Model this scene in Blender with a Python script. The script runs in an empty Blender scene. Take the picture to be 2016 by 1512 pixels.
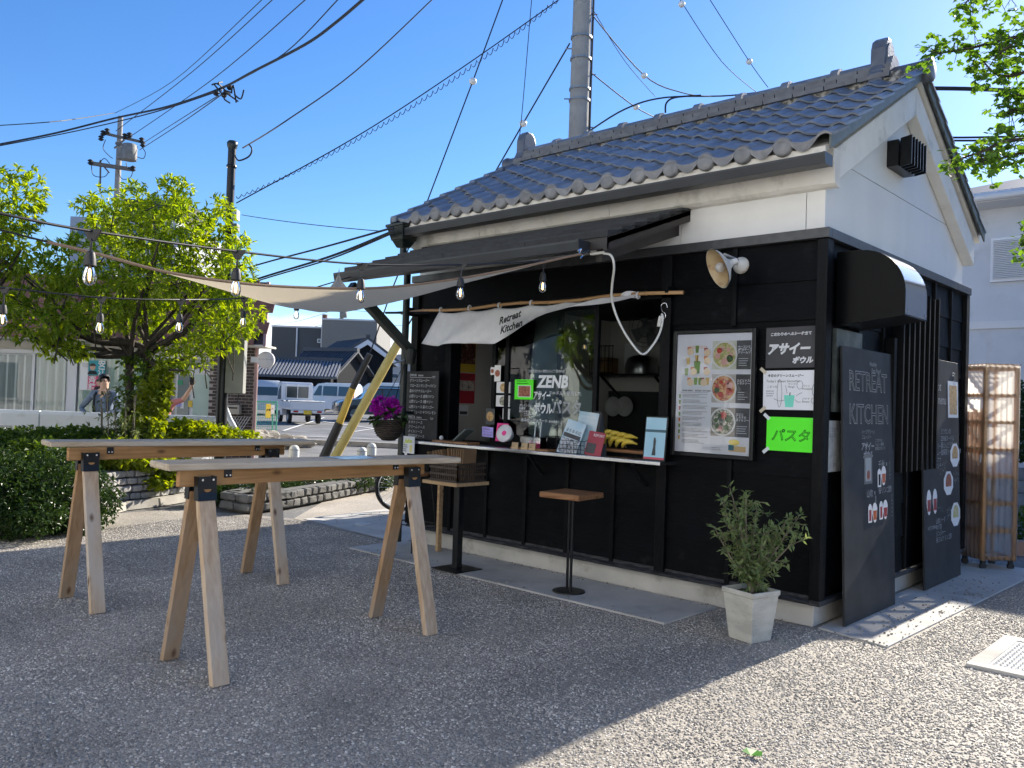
import bpy, math, random
from mathutils import Vector, Matrix
V = Vector
rnd = random.Random(7)
sc = bpy.context.scene
COL = sc.collection

# ---------------------------------------------------------------- camera
F = 1643.0; CX, CY = 1008.0, 756.0
YAW, PIT, ROL = math.radians(43.0), math.radians(1.19), math.radians(1.91)
CAM = V((2.3885, -5.7034, 1.5))
FW = V((-math.sin(YAW)*math.cos(PIT), math.cos(YAW)*math.cos(PIT), math.sin(PIT)))
_r0 = V((math.cos(YAW), math.sin(YAW), 0)); _u0 = _r0.cross(FW)
RT = _r0*math.cos(ROL) + _u0*math.sin(ROL)
UP = _u0*math.cos(ROL) - _r0*math.sin(ROL)
cd = bpy.data.cameras.new('camera'); cam = bpy.data.objects.new('camera', cd); COL.objects.link(cam)
cd.sensor_width = 36; cd.lens = 36*F/2016; cd.clip_start = 0.05; cd.clip_end = 3000
M = Matrix((RT, UP, -FW)).transposed().to_4x4(); M.translation = CAM
cam.matrix_world = M; sc.camera = cam

# ---------------------------------------------------------------- sky, sun, exposure
SUN_EL, SUN_AZ = math.radians(28.4), math.radians(.8)      # azimuth measured from +Y towards +X
w = bpy.data.worlds.new('World'); sc.world = w; w.use_nodes = True
nt = w.node_tree; N = nt.nodes; Lk = nt.links.new
bg = N['Background']; bg.inputs[1].default_value = 0.09
sky = N.new('ShaderNodeTexSky'); sky.sky_type = 'NISHITA'; sky.sun_disc = False
sky.sun_elevation = SUN_EL; sky.sun_rotation = SUN_AZ; sky.altitude = 0
sky.air_density = 1.0; sky.dust_density = 0.25; sky.ozone_density = 4.5
# low bank of cumulus above the horizon
tc = N.new('ShaderNodeTexCoord'); sp = N.new('ShaderNodeSeparateXYZ'); Lk(tc.outputs['Generated'], sp.inputs[0])
mp = N.new('ShaderNodeMapping'); mp.inputs['Scale'].default_value = (1, 1, 2.6); Lk(tc.outputs['Generated'], mp.inputs[0])
nz = N.new('ShaderNodeTexNoise'); nz.inputs['Scale'].default_value = 4.2; nz.inputs['Detail'].default_value = 7; nz.inputs['Roughness'].default_value = .55
Lk(mp.outputs[0], nz.inputs['Vector'])
mr = N.new('ShaderNodeMapRange'); mr.inputs['From Min'].default_value = .05; mr.inputs['From Max'].default_value = .15
mr.inputs['To Min'].default_value = .22; mr.inputs['To Max'].default_value = -.42; Lk(sp.outputs[2], mr.inputs[0])
ad = N.new('ShaderNodeMath'); ad.operation = 'ADD'; Lk(nz.outputs[0], ad.inputs[0]); Lk(mr.outputs[0], ad.inputs[1])
rp = N.new('ShaderNodeValToRGB'); rp.color_ramp.elements[0].position = .44; rp.color_ramp.elements[1].position = .64; Lk(ad.outputs[0], rp.inputs[0])
mx = N.new('ShaderNodeMix'); mx.data_type = 'RGBA'; mx.inputs['B'].default_value = (6.6, 6.8, 7.1, 1)
Lk(rp.outputs[0], mx.inputs['Factor'])
hs = N.new('ShaderNodeHueSaturation'); hs.inputs['Saturation'].default_value = 1.2; hs.inputs['Hue'].default_value = .507; Lk(sky.outputs[0], hs.inputs['Color'])
Lk(hs.outputs[0], mx.inputs['A']); Lk(mx.outputs['Result'], bg.inputs[0])
sd = bpy.data.lights.new('sun', 'SUN'); sd.energy = 5.0; sd.angle = math.radians(.5); sd.color = (1, .92, .79)
so = bpy.data.objects.new('sun', sd); COL.objects.link(so)
SDIR = V((math.sin(SUN_AZ)*math.cos(SUN_EL), math.cos(SUN_AZ)*math.cos(SUN_EL), math.sin(SUN_EL)))
so.rotation_euler = SDIR.to_track_quat('Z', 'Y').to_euler(); so.location = (0, 6, 12)
vs = sc.view_settings; vs.view_transform = 'Standard'; vs.look = 'None'; vs.gamma = 1; vs.use_curve_mapping = False
vs.exposure = 1.25
sc.cycles.max_bounces = 8; sc.cycles.transparent_max_bounces = 16

# ---------------------------------------------------------------- placing helpers
def ray(x, y): return FW + RT*((x-CX)/F) - UP*((y-CY)/F)
def at(x, y, X=None, Y=None, Z=None, D=None):
    d = ray(x, y)
    if Z is not None: t = (Z-CAM.z)/d.z
    elif X is not None: t = (X-CAM.x)/d.x
    elif Y is not None: t = (Y-CAM.y)/d.y
    else: t = D
    return CAM + d*t
GF = V((-math.sin(YAW), math.cos(YAW), 0)); GR = V((math.cos(YAW), math.sin(YAW), 0))
def gz(D): return max(0.0, (D-15)*.0108)                     # the street beyond rises gently
def gp(px, D):                                              # ground point under image column px at distance D
    p = at(px, 790, D=D); d = (p-CAM).dot(GF); p.z = gz(d); return p
def uz(px, py, D):                                          # lateral offset and height of an image point at distance D
    p = at(px, py, D=D); return (p-CAM).dot(GR), p.z

# ---------------------------------------------------------------- mesh builder
class MB:
    def __init__(s): s.v = []; s.f = []; s.m = []; s.mi = 0
    def add(s, vs, fs):
        o = len(s.v); s.v += [V(p) for p in vs]
        for f in fs: s.f.append([i+o for i in f]); s.m.append(s.mi)
        return s
    def box(s, a, b):
        x0, x1 = sorted((a[0], b[0])); y0, y1 = sorted((a[1], b[1])); z0, z1 = sorted((a[2], b[2]))
        return s.add([(x0,y0,z0),(x1,y0,z0),(x1,y1,z0),(x0,y1,z0),(x0,y0,z1),(x1,y0,z1),(x1,y1,z1),(x0,y1,z1)],
              [(0,3,2,1),(4,5,6,7),(0,1,5,4),(1,2,6,5),(2,3,7,6),(3,0,4,7)])
    def hexa(s, p):                                          # 8 points: bottom loop, top loop
        return s.add(p, [(0,3,2,1),(4,5,6,7),(0,1,5,4),(1,2,6,5),(2,3,7,6),(3,0,4,7)])
    def bar(s, a, b, w, h, up=(0,0,1)):                      # box beam from a to b
        a, b = V(a), V(b); d = (b-a).normalized(); u = V(up)
        if abs(d.dot(u)) > .98: u = V((0,1,0))
        sd = d.cross(u).normalized(); u = sd.cross(d).normalized()
        r = []
        for p in (a, b):
            for i, j in ((-1,-1),(1,-1),(1,1),(-1,1)): r.append(p+sd*(i*w/2)+u*(j*h/2))
        return s.hexa(r)
    def prism(s, pts, ext):                                  # polygon (3-D points) extruded by vector
        n = len(pts); e = V(ext); p = [V(q) for q in pts]
        return s.add(p+[q+e for q in p], [tuple(range(n))[::-1], tuple(range(n, 2*n))]+[(i, (i+1)%n, n+(i+1)%n, n+i) for i in range(n)])
    def tube(s, pts, r, n=8, cap=True):                      # r: number or list
        pts = [V(p) for p in pts]; k = len(pts); rs = r if isinstance(r, (list, tuple)) else [r]*k
        vs = []; prev = None
        for i, p in enumerate(pts):
            d = (pts[min(i+1, k-1)]-pts[max(i-1, 0)])
            d = d.normalized() if d.length > 1e-9 else V((0,0,1))
            if prev is None:
                a = V((0,0,1)) if abs(d.z) < .9 else V((1,0,0)); u = d.cross(a).normalized()
            else: u = (prev - d*prev.dot(d)); u = u.normalized() if u.length > 1e-6 else d.orthogonal().normalized()
            prev = u; q = d.cross(u)
            for j in range(n):
                t = 2*math.pi*j/n; vs.append(p+(u*math.cos(t)+q*math.sin(t))*rs[i])
        fs = [(i*n+j, i*n+(j+1)%n, (i+1)*n+(j+1)%n, (i+1)*n+j) for i in range(k-1) for j in range(n)]
        if cap: fs += [tuple(range(n))[::-1], tuple(range((k-1)*n, k*n))]
        return s.add(vs, fs)
    def cyl(s, a, b, r, r2=None, n=16): return s.tube([a, b], [r, r if r2 is None else r2], n)
    def lathe(s, prof, o=(0,0,0), ax=(0,0,1), n=20, cap=False):   # prof: (radius, height)
        ax = V(ax).normalized(); u = ax.orthogonal().normalized(); q = ax.cross(u); o = V(o); vs = []
        for r, h in prof:
            for j in range(n):
                t = 2*math.pi*j/n; vs.append(o+ax*h+(u*math.cos(t)+q*math.sin(t))*r)
        k = len(prof); fs = [(i*n+j, i*n+(j+1)%n, (i+1)*n+(j+1)%n, (i+1)*n+j) for i in range(k-1) for j in range(n)]
        if cap: fs += [tuple(range(n))[::-1], tuple(range((k-1)*n, k*n))]
        return s.add(vs, fs)
    def ball(s, o, r, n=12, m=8, sc3=(1,1,1)):
        o = V(o); vs = [o+V((0,0,-r*sc3[2]))]
        for i in range(1, m):
            a = math.pi*i/m - math.pi/2
            for j in range(n):
                t = 2*math.pi*j/n; vs.append(o+V((r*sc3[0]*math.cos(a)*math.cos(t), r*sc3[1]*math.cos(a)*math.sin(t), r*sc3[2]*math.sin(a))))
        vs.append(o+V((0,0,r*sc3[2]))); e = len(vs)-1; fs = []
        for j in range(n): fs.append((0, 1+(j+1)%n, 1+j)); fs.append((e, e-n+j, e-n+(j+1)%n))
        for i in range(m-2):
            for j in range(n): fs.append((1+i*n+j, 1+i*n+(j+1)%n, 1+(i+1)*n+(j+1)%n, 1+(i+1)*n+j))
        return s.add(vs, fs)
    def grid(s, fn, nu, nv):
        vs = [fn(i/nu, j/nv) for j in range(nv+1) for i in range(nu+1)]
        return s.add(vs, [(j*(nu+1)+i, j*(nu+1)+i+1, (j+1)*(nu+1)+i+1, (j+1)*(nu+1)+i) for j in range(nv) for i in range(nu)])
    def build(s, name, mat, parent=None, smooth=False, bevel=0, **kw):
        me = bpy.data.meshes.new(name)
        o0 = rootloc(parent)
        me.from_pydata([tuple(p-o0) for p in s.v] if not kw.get('local') else [tuple(p) for p in s.v], [], s.f)
        for m_ in (mat if isinstance(mat, (list, tuple)) else [mat]): me.materials.append(m_)
        if isinstance(mat, (list, tuple)): me.polygons.foreach_set('material_index', s.m)
        if smooth: me.polygons.foreach_set('use_smooth', [True]*len(me.polygons))
        me.update()
        o = bpy.data.objects.new(name, me); COL.objects.link(o); o.parent = parent
        if smooth == 'auto':
            me.set_sharp_from_angle(angle=math.radians(40))
        if bevel:
            b = o.modifiers.new('bevel', 'BEVEL'); b.width = bevel; b.segments = 2; b.limit_method = 'ANGLE'; b.angle_limit = math.radians(50)
        return o
def rootloc(p):
    r = V((0,0,0))
    while p is not None:
        if p.rotation_euler.z == 0: r += p.location
        else: return V((0,0,0))
        p = p.parent
    return r
def tag(o, label=None, cat=None, group=None, kind=None):
    if label: o['label'] = label
    if cat: o['category'] = cat
    if group: o['group'] = group
    if kind: o['kind'] = kind
    return o
def thing(name, label, cat, loc=(0,0,0), rz=0, group=None):
    o = bpy.data.objects.new(name, None); COL.objects.link(o); o.location = loc; o.rotation_euler.z = rz
    o.empty_display_size = .1
    return tag(o, label, cat, group)
def inst(src, name, loc, parent, rot=None, scale=None):       # another object on the same mesh
    o = bpy.data.objects.new(name, src.data); COL.objects.link(o); o.parent = parent; o.location = V(loc)-rootloc(parent)
    if rot: o.rotation_euler = rot
    if scale: o.scale = scale
    return o
def copy_tree(o, parent=None):
    c = o.copy(); COL.objects.link(c); c.parent = parent
    for ch in list(o.children): copy_tree(ch, c)
    return c
def box(name, a, b, mat, parent=None, bevel=0): return MB().box(a, b).build(name, mat, parent, bevel=bevel)

# ---------------------------------------------------------------- materials
def P_(nt):
    return nt.nodes['Principled BSDF']
MATS = {}
def mat(name, col, rough=.6, metal=0, col2=None, scale=6, bump=0, bscale=60, spec=.5, stretch=(1,1,1), var=0, lo=.35, hi=.65,
        detail=5, emit=None, estr=0, alpha=1, trans=0, coat=0, dirt=None, dscale=3, dlo=.55, dhi=.75, world=False):
    if name in MATS: return MATS[name]
    m = bpy.data.materials.new(name); m.use_nodes = True; nt = m.node_tree; N = nt.nodes; L = nt.links.new; b = P_(nt)
    c4 = lambda c: (c[0], c[1], c[2], 1)
    b.inputs['Base Color'].default_value = c4(col); b.inputs['Roughness'].default_value = rough; b.inputs['Metallic'].default_value = metal
    b.inputs['Specular IOR Level'].default_value = spec; b.inputs['Alpha'].default_value = alpha
    b.inputs['Transmission Weight'].default_value = trans; b.inputs['Coat Weight'].default_value = coat
    if emit: b.inputs['Emission Color'].default_value = c4(emit); b.inputs['Emission Strength'].default_value = estr
    vec = None
    if col2 or bump or var or dirt:
        t = N.new('ShaderNodeTexCoord'); mp = N.new('ShaderNodeMapping'); mp.inputs['Scale'].default_value = stretch
        oi = N.new('ShaderNodeObjectInfo'); ad = N.new('ShaderNodeVectorMath'); ad.operation = 'ADD'
        ml = N.new('ShaderNodeMath'); ml.operation = 'MULTIPLY'; ml.inputs[1].default_value = 37; L(oi.outputs['Random'], ml.inputs[0])
        L(t.outputs['Object'], ad.inputs[0]); L(ml.outputs[0], ad.inputs[1]); L(ad.outputs[0], mp.inputs[0]); vec = mp.outputs[0]
        last = None
        if col2:
            n = N.new('ShaderNodeTexNoise'); n.inputs['Scale'].default_value = scale; n.inputs['Detail'].default_value = detail
            L(vec, n.inputs['Vector']); r = N.new('ShaderNodeValToRGB')
            r.color_ramp.elements[0].position = lo; r.color_ramp.elements[1].position = hi
            r.color_ramp.elements[0].color = c4(col); r.color_ramp.elements[1].color = c4(col2)
            L(n.outputs[0], r.inputs[0]); last = r.outputs[0]
        if dirt:
            n = N.new('ShaderNodeTexNoise'); n.inputs['Scale'].default_value = dscale; n.inputs['Detail'].default_value = 8; n.inputs['Roughness'].default_value = .65
            L(ad.outputs[0], n.inputs['Vector']); r = N.new('ShaderNodeMapRange'); r.inputs['From Min'].default_value = dlo; r.inputs['From Max'].default_value = dhi
            L(n.outputs[0], r.inputs[0]); mx = N.new('ShaderNodeMix'); mx.data_type = 'RGBA'; L(r.outputs[0], mx.inputs['Factor'])
            if last: L(last, mx.inputs['A'])
            else: mx.inputs['A'].default_value = c4(col)
            mx.inputs['B'].default_value = c4(dirt); last = mx.outputs['Result']
        if var:
            h = N.new('ShaderNodeHueSaturation'); r = N.new('ShaderNodeMapRange'); r.inputs['To Min'].default_value = 1-var; r.inputs['To Max'].default_value = 1+var
            L(oi.outputs['Random'], r.inputs[0]); L(r.outputs[0], h.inputs['Value'])
            if last: L(last, h.inputs['Color'])
            else: h.inputs['Color'].default_value = c4(col)
            last = h.outputs[0]
        if last: L(last, b.inputs['Base Color'])
        if bump:
            n = N.new('ShaderNodeTexNoise'); n.inputs['Scale'].default_value = bscale; n.inputs['Detail'].default_value = 4; L(vec, n.inputs['Vector'])
            bp = N.new('ShaderNodeBump'); bp.inputs['Strength'].default_value = bump; bp.inputs['Distance'].default_value = .01
            L(n.outputs[0], bp.inputs['Height']); L(bp.outputs[0], b.inputs['Normal'])
    MATS[name] = m; return m
def wood(name, c1, c2, ax, rough=.65, ring=14, knots=True, knot=(.10,.045,.02), grey=None):
    """sawn board: stretched grain along axis ax plus sparse dark knots"""
    if name in MATS: return MATS[name]
    m = bpy.data.materials.new(name); m.use_nodes = True; nt = m.node_tree; N = nt.nodes; L = nt.links.new; b = P_(nt)
    b.inputs['Roughness'].default_value = rough; b.inputs['Specular IOR Level'].default_value = .25
    t = N.new('ShaderNodeTexCoord'); oi = N.new('ShaderNodeObjectInfo'); ad = N.new('ShaderNodeVectorMath'); ad.operation = 'ADD'
    ml = N.new('ShaderNodeMath'); ml.operation = 'MULTIPLY'; ml.inputs[1].default_value = 53; L(oi.outputs['Random'], ml.inputs[0])
    L(t.outputs['Object'], ad.inputs[0]); L(ml.outputs[0], ad.inputs[1])
    def noise(st, scale, detail=5, dist=0):
        mp = N.new('ShaderNodeMapping'); mp.inputs['Scale'].default_value = st; L(ad.outputs[0], mp.inputs[0])
        n = N.new('ShaderNodeTexNoise'); n.inputs['Scale'].default_value = scale; n.inputs['Detail'].default_value = detail; n.inputs['Distortion'].default_value = dist
        L(mp.outputs[0], n.inputs['Vector']); return n.outputs[0]
    st = [1,1,1]; st[ax] = .06
    g = noise(st, ring*3, 6, .4)
    r = N.new('ShaderNodeValToRGB'); r.color_ramp.elements[0].position = .36; r.color_ramp.elements[1].position = .62
    r.color_ramp.elements[0].color = (*c2, 1); r.color_ramp.elements[1].color = (*c1, 1); L(g, r.inputs[0]); last = r.outputs[0]
    if grey:
        st2 = [1,1,1]; st2[ax] = .25; n2 = noise(st2, 5, 6)
        q = N.new('ShaderNodeMapRange'); q.inputs['From Min'].default_value = .42; q.inputs['From Max'].default_value = .62; L(n2, q.inputs[0])
        mx = N.new('ShaderNodeMix'); mx.data_type = 'RGBA'; L(q.outputs[0], mx.inputs['Factor']); L(last, mx.inputs['A']); mx.inputs['B'].default_value = (*grey, 1); last = mx.outputs['Result']
    if knots:
        st3 = [1,1,1]; st3[ax] = .45
        mp = N.new('ShaderNodeMapping'); mp.inputs['Scale'].default_value = st3; L(ad.outputs[0], mp.inputs[0])
        v = N.new('ShaderNodeTexVoronoi'); v.inputs['Scale'].default_value = 7; L(mp.outputs[0], v.inputs['Vector'])
        q = N.new('ShaderNodeMapRange'); q.inputs['From Min'].default_value = .05; q.inputs['From Max'].default_value = .14; q.inputs['To Min'].default_value = .85; q.inputs['To Max'].default_value = 0
        L(v.outputs['Distance'], q.inputs[0]); mx = N.new('ShaderNodeMix'); mx.data_type = 'RGBA'; L(q.outputs[0], mx.inputs['Factor']); L(last, mx.inputs['A']); mx.inputs['B'].default_value = (*knot, 1); last = mx.outputs['Result']
    L(last, b.inputs['Base Color'])
    bp = N.new('ShaderNodeBump'); bp.inputs['Strength'].default_value = .25; bp.inputs['Distance'].default_value = .004; L(g, bp.inputs['Height']); L(bp.outputs[0], b.inputs['Normal'])
    MATS[name] = m; return m
def glass(name, tint=(1,1,1), refl=1.0, rough=.0):
    """flat pane: clear with fresnel reflection"""
    if name in MATS: return MATS[name]
    m = bpy.data.materials.new(name); m.use_nodes = True; nt = m.node_tree; N = nt.nodes; L = nt.links.new; N.remove(P_(nt))
    tr = N.new('ShaderNodeBsdfTransparent'); tr.inputs[0].default_value = (*tint, 1)
    gl = N.new('ShaderNodeBsdfGlossy'); gl.inputs['Roughness'].default_value = rough; gl.inputs[0].default_value = (refl, refl, refl, 1)
    fr = N.new('ShaderNodeFresnel'); fr.inputs[0].default_value = 1.5; mx = N.new('ShaderNodeMixShader')
    L(fr.outputs[0], mx.inputs[0]); L(tr.outputs[0], mx.inputs[1]); L(gl.outputs[0], mx.inputs[2]); L(mx.outputs[0], N['Material Output'].inputs[0])
    MATS[name] = m; return m
def leafmat(name, c1, c2, trans=.5, rough=.45, tcol=None):
    """leaf: diffuse + translucent, colour varied per leaf by position"""
    if name in MATS: return MATS[name]
    m = bpy.data.materials.new(name); m.use_nodes = True; nt = m.node_tree; N = nt.nodes; L = nt.links.new; b = P_(nt)
    b.inputs['Roughness'].default_value = rough; b.inputs['Specular IOR Level'].default_value = .35
    t = N.new('ShaderNodeTexCoord'); n = N.new('ShaderNodeTexNoise'); n.inputs['Scale'].default_value = 3.1; n.inputs['Detail'].default_value = 3; L(t.outputs['Object'], n.inputs['Vector'])
    g = N.new('ShaderNodeNewGeometry'); a = N.new('ShaderNodeMath'); a.operation = 'MULTIPLY_ADD'; a.inputs[1].default_value = .5; L(g.outputs['Random Per Island'], a.inputs[0])
    s = N.new('ShaderNodeMath'); s.operation = 'MULTIPLY'; s.inputs[1].default_value = .55; L(n.outputs[0], s.inputs[0]); L(s.outputs[0], a.inputs[2])
    r = N.new('ShaderNodeValToRGB'); r.color_ramp.elements[0].color = (*c1, 1); r.color_ramp.elements[1].color = (*c2, 1); r.color_ramp.elements[0].position = .15; r.color_ramp.elements[1].position = .85
    L(a.outputs[0], r.inputs[0]); L(r.outputs[0], b.inputs['Base Color'])
    tl = N.new('ShaderNodeBsdfTranslucent'); h = N.new('ShaderNodeHueSaturation'); h.inputs['Hue'].default_value = .48; h.inputs['Saturation'].default_value = 1.15; h.inputs['Value'].default_value = 1.6
    L(r.outputs[0], h.inputs['Color']); L(h.outputs[0], tl.inputs[0])
    mx = N.new('ShaderNodeMixShader'); mx.inputs[0].default_value = trans; L(b.outputs[0], mx.inputs[1]); L(tl.outputs[0], mx.inputs[2])
    L(mx.outputs[0], N['Material Output'].inputs[0]); MATS[name] = m; return m

# ---------------------------------------------------------------- lettering
def text(s, size, m, o, r, u, parent, outline=0, bold=0, name='lettering', align='LEFT', shear=0, sx=1, jit=0, dep=.0008, space=1):
    """flat letters lying on a surface: o origin (baseline), r right, u up"""
    c = bpy.data.curves.new('t', 'FONT'); c.body = s; c.size = size; c.align_x = align; c.shear = shear; c.space_line = 1.0; c.space_character = space
    c.resolution_u = 2
    if outline: c.fill_mode = 'NONE'; c.bevel_depth = outline; c.bevel_resolution = 0
    elif bold: c.offset = bold
    t = bpy.data.objects.new('t', c); COL.objects.link(t)
    me = bpy.data.meshes.new_from_object(t.evaluated_get(bpy.context.evaluated_depsgraph_get()))
    bpy.data.objects.remove(t); bpy.data.curves.remove(c)
    r, u = V(r).normalized(), V(u).normalized(); n = r.cross(u); o = V(o)-rootloc(parent)
    for v in me.vertices:
        x, y, z = v.co; v.co = o + r*(x*sx) + u*(y + (jit*math.sin(x*9/size) if jit else 0)) + n*(dep + z*.3)
    me.materials.clear(); me.materials.append(m); me.update(); me.name = name
    ob = bpy.data.objects.new(name, me); COL.objects.link(ob); ob.parent = parent
    return ob
# ================================================================ common materials
def aggregate(name, c1, c2, c3, scale, bump=.6, dirt=.25):
    m = bpy.data.materials.new(name); m.use_nodes = True; nt = m.node_tree; N = nt.nodes; L = nt.links.new; b = P_(nt)
    b.inputs['Roughness'].default_value = .75; b.inputs['Specular IOR Level'].default_value = .4
    t = N.new('ShaderNodeTexCoord'); v = N.new('ShaderNodeTexVoronoi'); v.inputs['Scale'].default_value = scale; L(t.outputs['Object'], v.inputs['Vector'])
    r = N.new('ShaderNodeValToRGB'); e = r.color_ramp.elements; e[0].color = (*c1, 1); e[1].color = (*c3, 1); e.new(.5).color = (*c2, 1)
    sx = N.new('ShaderNodeSeparateColor'); L(v.outputs['Color'], sx.inputs[0]); L(sx.outputs[0], r.inputs[0])
    n = N.new('ShaderNodeTexNoise'); n.inputs['Scale'].default_value = .9; n.inputs['Detail'].default_value = 8; L(t.outputs['Object'], n.inputs['Vector'])
    q = N.new('ShaderNodeMapRange'); q.inputs['From Min'].default_value = .3; q.inputs['From Max'].default_value = .7; q.inputs['To Min'].default_value = 1-dirt; q.inputs['To Max'].default_value = 1+dirt; L(n.outputs[0], q.inputs[0])
    h = N.new('ShaderNodeHueSaturation'); L(r.outputs[0], h.inputs['Color']); L(q.outputs[0], h.inputs['Value']); L(h.outputs[0], b.inputs['Base Color'])
    iv = N.new('ShaderNodeMath'); iv.operation = 'SUBTRACT'; iv.inputs[0].default_value = 1; L(v.outputs['Distance'], iv.inputs[1])
    bp = N.new('ShaderNodeBump'); bp.inputs['Strength'].default_value = bump; bp.inputs['Distance'].default_value = .006; L(iv.outputs[0], bp.inputs['Height']); L(bp.outputs[0], b.inputs['Normal'])
    MATS[name] = m; return m
m_plaza = aggregate('exposed_aggregate', (.20,.182,.158), (.29,.265,.232), (.42,.38,.33), 85)
m_path = aggregate('sandy_aggregate', (.26,.23,.19), (.36,.32,.27), (.48,.44,.38), 120)
m_asph = aggregate('asphalt', (.10,.10,.10), (.15,.148,.145), (.21,.205,.2), 60, .3, .3)
m_conc = mat('concrete', (.40,.39,.37), .85, col2=(.50,.485,.455), scale=2.5, bump=.25, bscale=90, dirt=(.27,.26,.24), dscale=1.6, dlo=.52, dhi=.72)
m_plinth = mat('plinth_concrete', (.42,.41,.38), .8, col2=(.55,.53,.49), scale=3, bump=.2, bscale=70, dirt=(.30,.28,.24), dscale=4, dlo=.56, dhi=.7)
m_black = mat('black_boards', (.0012,.0016,.0024), .5, col2=(.003,.0036,.005), scale=8, bump=.35, bscale=26, stretch=(1,1,7), var=.25, spec=.10, dirt=(.017,.018,.020), dscale=7, dlo=.58, dhi=.85)
m_blackv = mat('black_timber', (.0015,.002,.003), .48, col2=(.004,.0046,.006), scale=9, bump=.35, bscale=30, stretch=(6,6,1), var=.25, spec=.14, dirt=(.02,.02,.021), dscale=10, dlo=.68, dhi=.8)
m_blackm = mat('black_metal', (.006,.0065,.0075), .36, spec=.35, col2=(.010,.011,.012), scale=20)
m_sill = mat('weathered_sill', (.012,.013,.016), .55, col2=(.09,.09,.10), scale=14, stretch=(1,6,6), bump=.3, bscale=60, lo=.45, hi=.8)
m_white = mat('white_siding', (.71,.71,.685), .7, col2=(.755,.75,.725), scale=2.2, stretch=(1.6,1.6,.3), lo=.3, hi=.7, dirt=(.60,.585,.54), dscale=1.3, dlo=.58, dhi=.95, bump=.04, bscale=150)
m_plaster = mat('plaster_cornice', (.72,.69,.62), .8, col2=(.78,.76,.70), scale=5, dirt=(.42,.40,.35), dscale=3.5, dlo=.55, dhi=.75, bump=.15, bscale=80)
m_flash = mat('steel_flashing', (.05,.052,.056), .4, metal=.3, col2=(.075,.078,.08), scale=12)
m_disc = mat('pale_eave_tile', (.17,.175,.18), .6, col2=(.25,.25,.25), scale=12, bump=.2, var=.15, dirt=(.14,.135,.125), dscale=9, dlo=.58, dhi=.75)
m_tile = mat('grey_roof_tile', (.125,.148,.185), .45, col2=(.185,.212,.255), scale=9, bump=.12, bscale=60, var=.16, spec=.6, dirt=(.20,.20,.19), dscale=4, dlo=.52, dhi=.8)
m_tile2 = mat('grey_ridge_tile', (.075,.085,.105), .42, col2=(.115,.128,.15), scale=10, bump=.12, bscale=60, var=.14, spec=.55, dirt=(.19,.185,.17), dscale=8, dlo=.58, dhi=.78)
m_verge = mat('verge_tile_grey_green', (.085,.10,.092), .5, col2=(.13,.145,.13), scale=10, bump=.1, var=.12)
m_fill = mat('ridge_plaster', (.08,.075,.06), .9, col2=(.40,.38,.34), scale=22, bump=.6, bscale=60, lo=.42, hi=.6)
m_gut = mat('gutter_grey', (.016,.019,.024), .4, col2=(.024,.028,.034), scale=4, spec=.5)
m_dgreen = mat('dark_green_metal', (.012,.018,.016), .42, spec=.5)
m_inwall = mat('interior_wall', (.52,.51,.48), .8, col2=(.58,.57,.54), scale=2)
m_inflr = mat('interior_floor', (.12,.12,.12), .6)
m_steel = mat('stainless_steel', (.55,.56,.57), .26, metal=1, col2=(.62,.63,.64), scale=3, stretch=(1,30,30))
m_chrome = mat('polished_steel', (.72,.73,.74), .12, metal=1)
m_pane = glass('window_glass', (.72,.78,.75), .8)

# ================================================================ ground
def sheet(name, pts, z, m, kind='structure', label=None):
    o = MB().add([(p[0], p[1], z) for p in pts], [tuple(range(len(pts)))]).build(name, m); return tag(o, label, None, None, kind)
g = MB()                                                     # one sheet to the horizon, rising slightly up the street
ds = [-80, -30, -12, 0, 15, 20, 30, 45, 70, 110, 160, 600]; us = [-600, -120, -40, -10, 10, 40, 120, 600]
base = V((CAM.x, CAM.y, 0))
g.add([base+GR*u+GF*d+V((0,0,gz(min(d, 160))-.012)) for d in ds for u in us],
      [(j*8+i, j*8+i+1, (j+1)*8+i+1, (j+1)*8+i) for j in range(len(ds)-1) for i in range(7)])
tag(g.build('ground', m_asph), kind='structure')
sheet('plaza', [(-7.6,-12),(9,-12),(9,9),(.6,9),(.6,3.6),(-4.3,3.6),(-4.3,-.05),(-6.3,-.05),(-7.9,-.8)], 0, m_plaza)
sheet('concrete_path', [(-4.4,-.14),(-6.35,-.1),(-7.6,1.2),(-8.9,3.3),(-13,8.5),(-9.5,10.5),(-6,6),(-4.2,4)], .004, m_path)
sheet('concrete_forecourt', [(-4.35,-.16),(-6.25,-.02),(-6.6,2.6),(-4.2,3.6)], .009, m_conc)
s_ = MB().box((-4.36,-.735,-.03),(-.74,-.02,.014)); tag(s_.build('concrete_slab', m_conc, bevel=.004), kind='structure')
s_ = MB().box((-.3,.1,-.03),(.56,3.9,.012)); s_.v[0].x += .3; tag(MB().hexa([(0.02,.02,-.03),(.52,-.1,-.03),(.62,3.9,-.03),(.02,3.9,-.03),(.02,.02,.012),(.52,-.1,.012),(.62,3.9,.012),(.02,3.9,.012)]).build('concrete_apron', m_conc, bevel=.004), kind='structure')

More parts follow.
